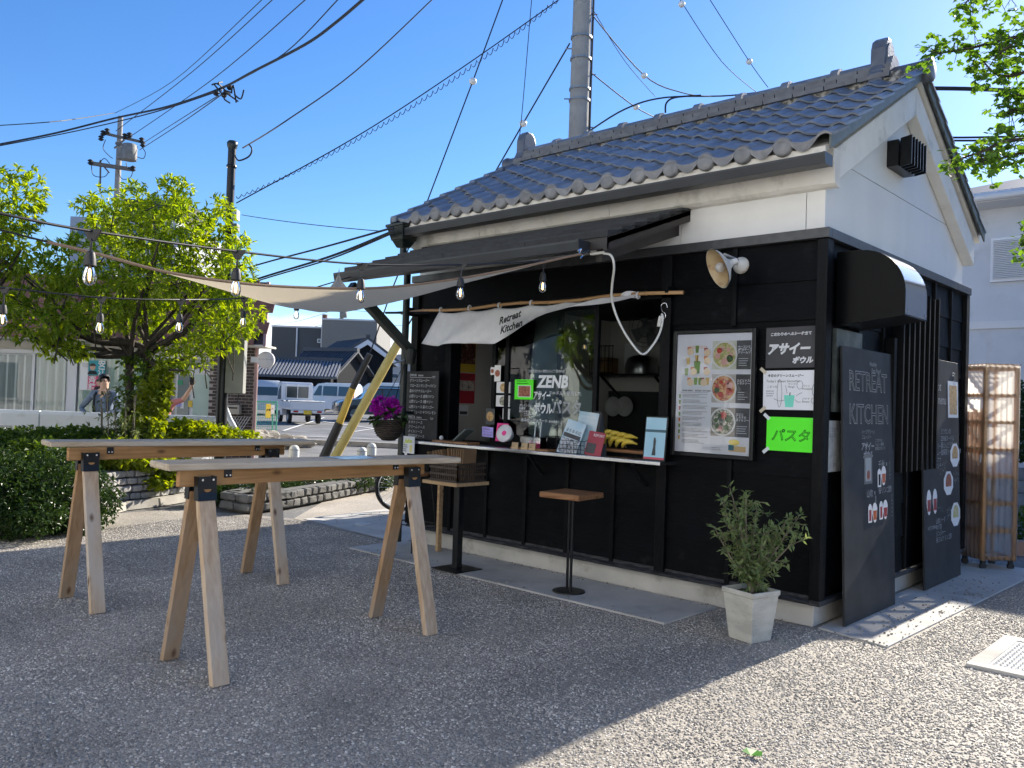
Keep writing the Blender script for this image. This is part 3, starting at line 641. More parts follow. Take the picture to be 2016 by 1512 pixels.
def disc(name, c, n, rad, m, parent, sq=1, k=20, u=U_):
    n = V(n).normalized(); u = V(u).normalized(); r = u.cross(n)
    return MB().prism([V(c)+r*(rad*math.cos(2*math.pi*i/k))+u*(rad*sq*math.sin(2*math.pi*i/k)) for i in range(k)], n*.0006).build(name, m, parent)
def lines(loc, r, u, a0, a1, b0, b1, n, h, m, parent, name='text_lines', seed=1, d=.0014, gap=.5):
    """rows of small print too fine to read"""
    q = random.Random(seed); mb = MB(); nn = r.cross(u)
    for i in range(n):
        b = b1-(b1-b0)*i/max(1, n-1); a = a0
        end = a0+(a1-a0)*q.uniform(.6, 1)
        while a < end:
            w_ = q.uniform(.02, .07)*(a1-a0)*1.6
            e = min(a+w_, end)
            mb.add([loc(a,b)+nn*d, loc(e,b)+nn*d, loc(e,b+h)+nn*d, loc(a,b+h)+nn*d], [(0,1,2,3)]); a = e+.016*(a1-a0)*gap
    return mb.build(name, m, parent)
def scribble(loc, r, u, rows, m, parent, hgt, seed=1, lw=.0022, name='handwriting', d=.0015, n0=None):
    """handwritten marks: rows = [(a0, a1, b, glyphs)] ; each glyph a few short strokes"""
    q = random.Random(seed); mb = MB(); nn = r.cross(u)
    for a0, a1, b, k in rows:
        st = (a1-a0)/k
        o = loc(0,0); W = (loc(1,0)-o); H = (loc(0,1)-o)
        for i in range(k):
            c = loc(a0+st*(i+.5), b)
            for s in range(q.choice((2,3,3,4))):
                p0 = c+r*q.uniform(-.4,.4)*hgt*.8+u*q.uniform(0,1)*hgt; ang = q.choice((0, 0, math.pi/2, -.9, .8, 2.2))+q.uniform(-.2,.2); ln = hgt*q.uniform(.35,.85)
                p1 = p0+r*math.cos(ang)*ln*.8+u*math.sin(ang)*ln*.8
                dd = (p1-p0).normalized(); sd = nn.cross(dd)*lw/2
                mb.add([p0-sd+nn*d, p1-sd+nn*d, p1+sd+nn*d, p0+sd+nn*d], [(0,1,2,3)])
    return mb.build(name, m, parent)
def cup(loc, r, u, a, b, h, m, parent, w_=.6):
    """small printed drink cup"""
    nn = r.cross(u); c = loc(a, b)+nn*.0016
    return MB().add([c-r*h*w_*.36, c+r*h*w_*.36, c+r*h*w_*.5+u*h, c-r*h*w_*.5+u*h], [(0,1,2,3)]).build('cup_picture', m, parent)

# ---- framed menu board
fx0, fx1, fz0, fz1 = -1.150, -.455, 1.125, 2.095
fb = MB(); y0, y1 = -.075, -.036
for a, b in (((fx0,y0,fz0),(fx0+.032,y1,fz1)), ((fx1-.032,y0,fz0),(fx1,y1,fz1)), ((fx0+.032,y0,fz0),(fx1-.032,y1,fz0+.032)), ((fx0+.032,y0,fz1-.032),(fx1-.032,y1,fz1))): fb.box(a, b)
menu = thing('menu_board', 'large black framed menu board with pasta photos and drink pictures', 'menu board', (fx0,-.036,fz0))
fb.build('frame', m_blackm, menu, bevel=.006)
sh, lo, r, u = poster('menu_sheet', None, None, (fx0+.03,-.060,fz0+.03), fx1-fx0-.06, fz1-fz0-.06, m_paper, menu)
box('cover', (fx0+.031,-.0665,fz0+.031), (fx1-.031,-.0645,fz1-.031), glass('acrylic_cover', (.97,.98,1), .55, .02), menu)
for i, (f, b0, tt) in enumerate(((f_cream,.70,'ベーコンと\n3種のチーズの\nクリームソース'), (f_tom,.425,'エビとナスの\nトマトソース'), (f_oil,.15,'エビと\nしらすの\nオイルソース'))):
    flat('food_photo', lo, r, u, .49, b0, .80, b0+.235, mat('photo_table%d' % i, [(.50,.52,.40),(.42,.40,.36),(.20,.18,.14)][i], .5, col2=[(.62,.64,.55),(.55,.54,.52),(.32,.29,.24)][i], scale=14), sh); disc('bowl_rim', lo(.645,b0+.118,.0013), (0,-1,0), .107, mat('bowl_white', (.66,.67,.66), .4), sh); flat('caption_panel', lo, r, u, .802, b0, .985, b0+.235, m_dgrey, sh)
    disc('plate', lo(.645,b0+.118,.0021), (0,-1,0), .094, f, sh); [disc('topping', lo(.645,b0+.118,.0029)+V((.055*math.cos(k*2.4+i),0,.05*math.sin(k*2.4+i))), (0,-1,0), .016+.006*(k%3), [mat('bacon_pink',(.62,.34,.30),.5), mat('tomato_red',(.50,.04,.02),.3), mat('herb_green',(.06,.12,.03),.6)][(i+k)%3 if k%2 else i], sh) for k in range(7)]
    text(tt, .021, m_paper, lo(.815,b0+.175,.0014), r, u, sh, bold=.0006)
    lines(lo, r, u, .83, .96, b0+.03, b0+.085, 4, .004, m_paper, sh, seed=i)
text('BREAKFAST', .030, mat('orange_print', (.75,.35,.12), .7), lo(.17,.875), r, u, sh, sx=1.0)
for k in range(14):
    q = random.Random(k); a, b = [(.17,.83),(.28,.84),(.40,.82),(.16,.74),(.40,.75),(.14,.65),(.40,.66),(.28,.76),(.18,.57),(.27,.57),(.36,.57),(.43,.57),(.22,.66),(.33,.57)][k]
    disc('food_splash', lo(a+.02,b+.02,.0012), (0,-1,0), .028, mat('cream_print', (.78,.62,.42), .7), sh) if k % 2 == 0 else None
    cup(lo, r, u, a, b, .055, mat('drink%d' % (k % 4), [(.62,.20,.06),(.20,.33,.06),(.35,.05,.06),(.62,.42,.12)][k % 4], .6), sh)
cup(lo, r, u, .285, .665, .095, mat('smoothie_print', (.16,.30,.06), .6), sh); MB().bar(lo(.285,.76,.002), lo(.287,.82,.002), .004, .002).build('straw_picture', m_ink, sh)
text('DRINK MENU    RETREAT KITCHEN', .0155, m_ink, lo(.09,.515), r, u, sh, bold=.0005); flat('rule', lo, r, u, .05, .505, .45, .507, m_ink, sh)
for k in range(9): lines(lo, r, u, .10, .45, .465-k*.048, .487-k*.048, 3, .0035, m_grey, sh, seed=20+k); 
for k in range(8): cup(lo, r, u, .06, .455-k*.05, .03, MATS['drink%d' % (k % 4)] if k % 3 else MATS['smoothie_print'], sh)
flat('notice', lo, r, u, .49, .03, .66, .14, mat('pale_print', (.68,.70,.74), .7), sh); text('RETREAT KITCHEN', .010, m_ink, lo(.505,.122), r, u, sh); lines(lo, r, u, .51, .64, .035, .05, 2, .004, m_grey, sh, seed=5)
flat('notice', lo, r, u, .68, .02, .985, .14, m_paper, sh, .0016); disc('speech_bubble', lo(.80,.105,.002), (0,-1,0), .045, mat('yellow_bubble', (.85,.68,.12), .7), sh, .5)
flat('packet_picture', lo, r, u, .74, .03, .95, .075, mat('packet_tan', (.62,.45,.22), .7), sh, .0022); flat('packet_picture', lo, r, u, .73, .04, .80, .085, mat('packet_teal', (.03,.16,.22), .7), sh, .0026)

# ---- three sheets to its right
def tapes(p, lo, r, u, m, n=4):
    nn = r.cross(u)
    for a, b, ang in ((.0,1.0,-.7), (1,1,.7), (0,0,.7), (1,0,-.7))[:n]:
        c = lo(a, b); d1 = r*math.cos(ang)+u*math.sin(ang); d2 = nn.cross(d1)
        MB().prism([c-d1*.028-d2*.012+nn*.002, c+d1*.028-d2*.012+nn*.002, c+d1*.028+d2*.012+nn*.002, c-d1*.028+d2*.012+nn*.002], nn*.001).build('tape', m, p)
def wall_sheet(name, label, q, m, t=.003, yy=-.026):          # q: pixel corners TL, TR, BR, BL read onto the wall plane
    P4 = [at(*k, Y=yy) for k in q]
    o = P4[3]; r = (P4[2]-P4[3]); w_ = r.length; h_ = (P4[0]-P4[3]).length
    return poster(name, label, 'sign', o, w_, h_, m, None, r, (P4[0]-P4[3]).normalized(), t)
b1, lo, r, u = wall_sheet('acai_sign', 'charcoal sheet with white brush lettering, topmost of three beside the menu board', [(1509,646),(1617,641),(1614,723),(1507,725)], m_blackpaper)
text('こだわりのヘルシー仕立て', .0255, m_chalk, lo(.08,.80), r, u, b1, bold=.0012, shear=.15); text('アサイー', .086, m_chalk, lo(.02,.36), r, u, b1, bold=.0045, shear=.25, sx=.93); text('ボウル', .050, m_chalk, lo(.50,.12), r, u, b1, bold=.0028, shear=.2)
b2, lo, r, u = wall_sheet('smoothie_sign', 'white hand drawn smoothie sheet with a mint cup, between charcoal and green sheets', [(1503,730),(1613,729),(1610,808),(1502,806)], m_paper)
tapes(b2, lo, r, u, m_tape)
text('今日のグリーンスムージー', .0225, m_ink, lo(.08,.84), r, u, b2, bold=.0007, shear=.2); text("Today's Green Smoothie", .025, m_ink, lo(.05,.70), r, u, b2, shear=.3)
text('こまつな', .02, m_ink, lo(.07,.56), r, u, b2); text('Japanese\nmustard\nspinach', .017, m_ink, lo(.06,.46), r, u, b2, shear=.2)
text('マンゴー\nMango', .019, m_ink, lo(.46,.63), r, u, b2, shear=.1); text('パイン\nPineapple', .019, m_ink, lo(.72,.58), r, u, b2, shear=.1); text('バナナ\nBanana', .019, m_ink, lo(.72,.26), r, u, b2, shear=.1)
m_mint = mat('mint_marker', (.18,.66,.52), .7)
cup(lo, r, u, .49, .07, .085, m_mint, b2, .95); MB().bar(lo(.50,.36,.002), lo(.505,.44,.002), .006, .002).build('straw_drawing', m_ink, b2)
for p0, p1, p2 in (((.42,.62),(.44,.5),(.45,.42)), ((.72,.44),(.66,.40),(.62,.36)), ((.70,.2),(.64,.2),(.60,.26)), ((.20,.28),(.30,.22),(.40,.24))): MB().tube([lo(*p0,.002), lo(*p1,.002), lo(*p2,.002)], .0012, 4).build('arrow', m_ink, b2)
for a, b, w_, h_ in ((.31,.42,.018,.10), (.68,.63,.022,.03), (.95,.5,.02,.045), (.94,.24,.024,.02)): MB().tube([lo(a,b,.002)+r*w_*math.cos(t)+u*h_*math.sin(t) for t in [i*.5236 for i in range(13)]], .0011, 4).build('fruit_drawing', m_ink, b2)
b3, lo, r, u = wall_sheet('pasta_sign', 'neon green sheet with outlined lettering, lowest of three beside the menu board', [(1510,820),(1608,822),(1606,892),(1508,886)], m_green)
tapes(b3, lo, r, u, m_ctape); text('パスタ', .096, m_inkg, lo(.10,.32), r, u, b3, outline=.0022, shear=.15)
P4 = [at(*k, X=.04) for k in ((1629,828),(1657,826),(1655,926),(1627,930))]
pl, lo, r, u = poster('notice_plate', 'weathered grey metal notice plate on the corner post', 'plate', P4[3], (P4[2]-P4[3]).length, (P4[0]-P4[3]).length, mat('weathered_plate', (.30,.31,.31), .6, col2=(.42,.43,.42), scale=20, metal=.2), None, V((0,1,0)), U_, .004)
text('この建物\nはまちづ\nくり', .040, m_grey, lo(.1,.78), r, u, pl); text('町長', .03, m_grey, lo(.45,.1), r, u, pl)

# ---- gooseneck lamp
ml = mat('white_enamel_rusty', (.62,.62,.58), .35, col2=(.66,.66,.63), scale=4, dirt=(.30,.17,.07), dscale=9, dlo=.58, dhi=.7)
mli = mat('rusted_enamel', (.55,.45,.28), .5, col2=(.42,.28,.13), scale=7, dirt=(.22,.10,.04), dscale=12, dlo=.5, dhi=.65)
lp = thing('gooseneck_wall_lamp', 'white enamel gooseneck wall lamp with a rusty tilted shade', 'wall lamp', (-.615,-.02,2.57))
c0 = V((-.615,-.02,2.57)); MB().lathe([(.0,.062),(.025,.06),(.05,.03),(.062,.012),(.064,.0)], c0, (0,-1,0), 20).build('wall_plate', ml, lp, smooth=True)
hd = at(1438,518,Y=-.28); ax = (-GR*.86-V((0,0,.40))-GF*.14).normalized(); ctrp = V((hd.x,hd.y,hd.z))
MB().tube([c0+V((0,-.05,0)), c0+V((.0,-.14,.035)), c0+V((-.02,-.22,.05)), hd-ax*.06, hd-ax*.03], .011, 10).build('arm', ml, lp, smooth=True)
MB().lathe([(.022,-.05),(.026,.0),(.036,.02)], hd, ax, 16).build('socket', ml, lp, smooth=True)
pf = [(.032,.0),(.046,.022),(.080,.045),(.125,.075),(.148,.105)]
MB().lathe(pf+[(.150,.107)], hd, ax, 32).build('shade', ml, lp, smooth=True)
MB().lathe([(a-.004, b+.004) for a, b in pf], hd, ax, 32).build('shade_lining', mli, lp, smooth=True)
bb = hd+ax*.085; MB().ball(bb, .036, 14, 10).build('bulb', mat('frosted_bulb', (.62,.62,.60), .3, trans=.3), lp, smooth=True)

# ---- louvre high on the gable
lv = thing('gable_louvre', 'black slatted louvre vent high on the white gable', 'vent', (.0,1.15,3.5))
P4 = [at(*k, X=.12) for k in ((1790,262),(1838,276),(1838,330),(1800,335))]
yA, yB, zA, zB = 1.16, 1.58, 3.48, 3.69
box('housing', (.002,yA+.02,zA), (.09,yB,zB), m_blackm, lv)
for i in range(6): MB().hexa([(.10,yA+.03+i*.070,zA-.01),(.20,yA-.01+i*.070,zA-.01),(.20,yA+.0+i*.070,zA-.01),(.10,yA+.04+i*.070,zA-.01)]+[(.10,yA+.03+i*.070,zB+.01),(.20,yA-.01+i*.070,zB+.01),(.20,yA+.0+i*.070,zB+.01),(.10,yA+.04+i*.070,zB+.01)]).build('slat', m_blackm, lv)

# ---- exhaust hood
hd_ = thing('exhaust_hood', 'black exhaust hood with a curved shiny steel front on the gable', 'exhaust hood', (.035,.15,2.1))
prof = [(.035,2.63),(.20,2.63)]+[(.20+.30*math.sin(t), 2.33+.30*math.cos(t)) for t in [math.pi/2*k/10 for k in range(1, 11)]]+[(.50,2.165),(.035,2.11)]
for y in (.15,.60): MB().prism([(a,y,b) for a, b in prof], (0,.006,0)).build('side_panel', mat('hood_black', (.0025,.003,.0035), .28, spec=.09), hd_)
m = MB(); cv = prof[1:-1]; m.add([(a,.153,b) for a, b in cv]+[(a,.609,b) for a, b in cv], [(i, i+1, len(cv)+i+1, len(cv)+i) for i in range(len(cv)-1)]); m.build('curved_front', mat('dark_mirror_steel', (.42,.43,.44), .1, metal=1), hd_, smooth=True)
MB().box((.035,.153,2.625),(.205,.607,2.632)).build('top_panel', m_blackm, hd_)
MB().hexa([(.035,.157,2.112),(.50,.157,2.167),(.50,.60,2.167),(.035,.60,2.112),(.035,.157,2.118),(.50,.157,2.173),(.50,.60,2.173),(.035,.60,2.118)]).build('underside', m_blackm, hd_)
for y in (.20,.56):
    for z in (2.20,): MB().cyl((.498,y,z),(.508,y,z),.006,.006,8).build('bolt', m_chrome, hd_)
# hatch plate under it
box_ = MB().box((.02,.14,1.50),(.05,.62,2.09)).build('wall_hatch', mat('galvanised_plate', (.06,.075,.07), .45, col2=(.13,.15,.14), scale=9, metal=.5, dirt=(.22,.23,.22), dscale=20, dlo=.6, dhi=.7), K)

# ---- vertical slat screen
ss = thing('slat_screen', 'black screen of tall vertical slats on the gable wall', 'screen', (.035,1.25,1.03))
for i in range(8):
    y = 1.27+i*.128; z1 = 2.50+.02*(i % 2); MB().box((.05,y,1.035),(.135,y+.030,z1)).build('slat', m_blackv, ss, bevel=.002)
for z in (1.25,2.3): box('rail', (.036,1.25,z), (.05,2.22,z+.05), m_blackv, ss)
MB().box((.036,1.14,1.03),(.11,1.20,2.1)).build('frame_post', m_blackv, ss, bevel=.003)

# ---- two chalkboards leaning at the foot of the gable
def lean_board(name, label, ya, yb, zt, xb=.15, xt=.085):
    t = thing(name, label, 'chalkboard', (xb,ya,0.015))
    MB().hexa([(xb-.018,ya,.016),(xb,ya,.016),(xb,yb,.016),(xb-.018,yb,.016),(xt-.018,ya,zt),(xt,ya,zt),(xt,yb,zt),(xt-.018,yb,zt)]).build('panel', m_board, t, bevel=.002)
    r = V((0,1,0)); u = V((xt-xb,0,zt-.016)).normalized(); o = V((xb,ya,.016)); W, H = yb-ya, (V((xt,0,zt))-V((xb,0,.016))).length
    return t, (lambda a, b, d=.001: o+r*(a*W)+u*(b*H)+r.cross(u)*d), r, u
cb1, lo, r, u = lean_board('chalkboard', 'black chalkboard reading RETREAT KITCHEN in hollow capitals', .16, 1.17, 1.97)
lo_full = lo; lo = (lambda a, b, d=.001: lo_full(a, .30+.70*b, d)); m_chalk2 = mat('faded_chalk', (.34,.35,.36), .9)
text('Healthy\n   Fast Food', .0471, m_chalk2, lo(.50,.915), r, u, cb1, shear=.25)
text('RETREAT', .2052, m_chalk2, lo(.10,.775), r, u, cb1, outline=.0026, sx=.92); text('KITCHEN', .2052, m_chalk2, lo(.10,.60), r, u, cb1, outline=.0026, sx=.92)
text('ハーブグリーン\nスムージー', .0380, m_chalk2, lo(.33,.545), r, u, cb1, shear=.4); text('アサイー\n  ボウル', .0646, m_chalk2, lo(.32,.46), r, u, cb1, bold=.002, shear=.3)
text('こだわりの\nヘルシー素材\n無添加フルーツ', .0304, m_chalk2, lo(.60,.50), r, u, cb1); text('千秋 ×', .0684, m_chalk2, lo(.66,.355), r, u, cb1); text('山吹 ×', .0646, m_chalk2, lo(.42,.205), r, u, cb1); text('桜リンゴ酢', .0570, m_chalk2, lo(.66,.215), r, u, cb1)
text('ジ\nン\nジ\nャ\nー', .0304, m_chalk2, lo(.89,.37), r, u, cb1); text('ブ\nル\nー\nベ\nリ\nー', .0304, m_chalk2, lo(.93,.18), r, u, cb1); text('金\n時\nパ\nイ\nン', .0304, m_chalk2, lo(.585,.19), r, u, cb1)
flat('leaflet', lo, r, u, .375, .275, .535, .435, mat('laminated_leaflet', (.10,.11,.11), .3), cb1); flat('leaflet_print', lo, r, u, .40, .29, .51, .415, mat('leaflet_print', (.30,.33,.34), .4), cb1, .0022); disc('food_picture', lo(.455,.32,.0035), (1,0,0), .03, f_meat, cb1, 1.3)
m_stick = mat('white_sticker', (.72,.72,.72), .5); m_tea = mat('amber_drink', (.45,.10,.02), .3); m_beer = mat('red_drink', (.30,.03,.03), .3)
def drink(lo, r, u, a, b, w_, h_, p, mm, x=(1,0,0)):
    n = r.cross(u); c = lo(a, b, .0018); k = 14
    pts = [c+r*(w_*.5*math.cos(t))*(1 if math.sin(t) > 0 else .8)+u*(h_*.5*math.sin(t)) for t in [2*math.pi*i/k for i in range(k)]]
    MB().prism(pts, n*.001).build('sticker', m_stick, p)
    c2 = c+n*.0014; MB().add([c2+r*(-w_*.28)-u*h_*.36, c2+r*(w_*.28)-u*h_*.36, c2+r*(w_*.36)+u*h_*.10, c2-r*(w_*.36)+u*h_*.10], [(0,1,2,3)]).build('drink_picture', mm, p)
for a, b, mm in ((.77,.31,m_tea),(.58,.115,m_tea),(.80,.12,m_beer)): drink(lo, r, u, a, b, .11, .15, cb1, mm)
for a, b in ((.68,.30),(.485,.115),(.71,.12)): MB().prism([lo(a-.035,b-.05,.0018), lo(a+.035,b-.05,.0018), lo(a+.035,b+.035,.0018), lo(a+.012,b+.05,.0018), lo(a-.012,b+.05,.0018), lo(a-.035,b+.035,.0018)], r.cross(u)*.001).build('sticker', m_stick, cb1); MB().prism([lo(a-.02,b-.04,.003), lo(a+.02,b-.04,.003), lo(a+.02,b+.02,.003), lo(a-.02,b+.02,.003)], r.cross(u)*.0008).build('bottle_picture', m_ink if a > .6 and b > .2 else m_beer, cb1)
cb2, lo, r, u = lean_board('chalkboard', 'black chalkboard with pasted food photos behind the slat screen', 1.90, 2.95, 2.00)
text('Hot\n  menu', .12, m_chalk2, lo(.30,.86), r, u, cb2, shear=.2); text('3', .26, m_chalk2, lo(.80,.86), r, u, cb2, outline=.004)
text('ミツカンの\nZENBヌードル\n黄えんどう豆100%\n自家製ソースのパスタ', .062, m_chalk2, lo(.46,.665), r, u, cb2); text('グリーン\nスムージー\nバナナ\nベリー', .058, m_chalk2, lo(.30,.60), r, u, cb2)
flat('food_photo', lo, r, u, .68, .74, .98, .91, m_stick, cb2); flat('food_print', lo, r, u, .72, .755, .94, .89, f_bowl, cb2, .0022)
for a, b, ff in ((.86,.565,f_bowl),(.66,.44,f_meat),(.86,.29,f_cream)):
    MB().prism([lo(a,b,.002)+r*(.15*math.cos(t))+u*(.115*math.sin(t)) for t in [2*math.pi*i/8+.39 for i in range(8)]], r.cross(u)*.001).build('sticker', m_stick, cb2); disc('food_print', lo(a,b,.0034), (1,0,0), .088, ff, cb2)
for a in (.12,.28): drink(lo, r, u, a, .37, .13, .22, cb2, m_beer)
text('  HOT DRINK', .045, m_chalk2, lo(.06,.25), r, u, cb2); scribble(lo, r, u, [(.40,.62,.52,4),(.40,.6,.49,4),(.80,.97,.47,4),(.80,.95,.44,4),(.60,.76,.31,4),(.60,.74,.28,4),(.28,.5,.32,4)], m_chalk2, cb2, .035, 3, .004)
text('山桃ソーダ\nゆず茶\nジンジャー\n桜ミルク リンゴ酢', .055, m_chalk2, lo(.30,.27), r, u, cb2)

# ---- drink menu chalkboard left of the hatch
dm_, lo, r, u = poster('drink_menu_board', 'tall black chalkboard listing DRINK and PASTA at the left end of the counter', 'chalkboard', (-4.31,-.13,1.085), .50, .69, m_board, None, R_, U_, .012)
text('DRINK  menu', .036, m_chalk, lo(.12,.925), r, u, dm_); flat('rule', lo, r, u, .12, .905, .80, .909, m_chalk, dm_); text('PASTA  menu', .036, m_chalk, lo(.12,.305), r, u, dm_); flat('rule', lo, r, u, .12, .29, .70, .294, m_chalk, dm_)
for k, s in enumerate(['グリーンスムージー','フローズンマンゴーパイン','森のバナナスムージー','山野ジュース 金時パイン','山野ジュース 3種ベリー','山野ジュース 森マンゴー','山野ジュース キウイレモン']): text(s, .037, m_chalk, lo(.12,.845-k*.078), r, u, dm_, sx=.92, shear=.1)
for k, s in enumerate(['トマトソース','クリームソース','オイルソース','期間限定ソース']): text(s, .037, m_chalk, lo(.12,.225-k*.067), r, u, dm_, shear=.1)
for a, b in ((.86,.925),(.84,.32)): MB().tube([lo(a,b,.002)+r*.02*math.cos(t)+u*.016*math.sin(t) for t in [i*.5236+3.14 for i in range(7)]]+[lo(a,b,.002)-r*.02], .0014, 4).build('cup_drawing', m_chalk, dm_)

# ---- bamboo pole, noren, awning bulb cord
bz = 2.385
bp_ = thing('bamboo_pole', 'bamboo pole carrying the cloth above the serving hatch', 'pole', (-4.45,-.11,bz))
m_bam = mat('bamboo', (.42,.24,.10), .5, col2=(.52,.32,.15), scale=8, stretch=(.3,6,6), bump=.1)
MB().tube([(-4.45+i*.34,-.11,bz+.012*math.sin(i*1.7)+.004*i*.3) for i in range(11)], .015, 10).build('cane', m_bam, bp_, smooth=True)
for i in range(1, 10): MB().cyl((-4.45+i*.34-.006,-.11,bz+.012*math.sin(i*1.7)+.0012*i),(-4.45+i*.34+.006,-.11,bz+.012*math.sin(i*1.7)+.0012*i),.0175,.0175,10).build('node', m_bam, bp_)
for x in (-4.33,-1.19): MB().bar((x,-.13,bz+.03),(x,-.0,bz+.03),.03,.05).build('bracket', m_blackv, bp_)
nr = thing('noren_cloth', 'white half curtain blown aside, lettered in black, over the hatch', 'curtain', (-3.85,-.12,2.0))
mcl = mat('white_cotton', (.66,.67,.69), .9, col2=(.72,.73,.75), scale=14, bump=.15, bscale=220)
topx = [(-3.83,2.365),(-3.42,2.36),(-3.02,2.365),(-2.62,2.37),(-2.2,2.372),(-1.8,2.385),(-1.47,2.395)]
botx = [(-4.0,2.05),(-3.70,2.035),(-3.35,2.015),(-3.0,2.045),(-2.6,2.185),(-2.12,2.325),(-1.47,2.375)]
def interp(tb, t):
    k = t*(len(tb)-1); i = min(int(k), len(tb)-2); f = k-i; f2 = f
    return V((tb[i][0]*(1-f2)+tb[i+1][0]*f2, 0, tb[i][1]*(1-f2)+tb[i+1][1]*f2))
def nfn(s, t):
    a, b = interp(topx, s), interp(botx, s); p = a*(1-t)+b*t
    fold = .05*math.sin(s*15+.6*t)*(.2+.8*t)*(1-.6*s) + .016*math.sin(s*37+t*3)*(1-s)*t
    dip = .018*abs(math.sin(s*math.pi*6))*(1-t)*(1 if s < .8 else .2)
    return V((p.x+.015*math.sin(s*23)*t, -.135-.10*t*(1-s*.6)+fold, p.z-dip-.018*t*math.sin(s*15)))
cl = MB().grid(nfn, 70, 14).build('cloth', mcl, nr, smooth=True)
so_ = cl.modifiers.new('thick', 'SOLIDIFY'); so_.thickness = .002
for s in (0, 1/6, 2/6, 3/6, 1.0):
    q = interp(topx, s); MB().tube([(q.x,-.11+.022*math.cos(t),bz+.004+.024*math.sin(t)) for t in [i*.7854 for i in range(9)]], .009, 6).build('loop', mcl, nr, smooth=True)
text('Retreat\nKitchen', .088, m_ink, (-2.86,-.275,2.19), V((1,-.0,.24)), V((-.25,.05,.97)), nr, bold=.003, shear=.45)
MB().grid(lambda s, t: V((-1.72+s*.27, -.125+.02*math.sin(s*9), 2.415-.035*t-.012*math.sin(s*7+t*2))), 12, 4).build('wrapped_end', mcl, nr, smooth=True)

m_cord = mat('white_cord', (.70,.70,.66), .5)
wc = thing('white_cord', 'white power cord looping from the awning down to a steel S hook', 'cord', (-1.45,-1.05,2.5))
A = [at(1188,499,Y=-1.0), at(1203,503,Y=-.98), at(1209,525,Y=-.93), at(1205,562,Y=-.8), at(1205,592,Y=-.7), at(1217,630,Y=-.62), at(1238,668,Y=-.52), at(1264,697,Y=-.42), at(1284,681,Y=-.33), at(1299,655,Y=-.25), at(1305,628,Y=-.2), at(1303,618,Y=-.19)]
def smooth_path(P, n=6):
    out = []
    for i in range(len(P)-1):
        p0, p1, p2, p3 = P[max(i-1,0)], P[i], P[i+1], P[min(i+2,len(P)-1)]
        for k in range(n):
            t = k/n; out.append(.5*((2*p1)+(p2-p0)*t+(2*p0-5*p1+4*p2-p3)*t*t+(3*p1-p0-3*p2+p3)*t**3))
    return out+[P[-1]]
MB().tube(smooth_path(A), .0085, 8).build('cable', m_cord, wc, smooth=True)
MB().bar(at(1163,500,Y=-1.02), at(1190,497,Y=-1.0), .03, .02).build('connector', m_cord, wc, bevel=.004)
MB().bar(at(1297,643,Y=-.22), at(1301,622,Y=-.20), .03, .018).build('plug', m_cord, wc, bevel=.004)
hk = thing('s_hook', 'steel S hook hanging at the right end of the pole', 'hook', at(1308,598,Y=-.17))
H = [at(1314,606,Y=-.14), at(1312,598,Y=-.14), at(1306,597,Y=-.15), at(1301,603,Y=-.16), at(1304,612,Y=-.17), at(1310,618,Y=-.17), at(1309,626,Y=-.17), at(1303,627,Y=-.17), at(1299,620,Y=-.17)]
MB().tube(smooth_path(H, 5), .004, 7).build('rod', m_chrome, hk, smooth=True)
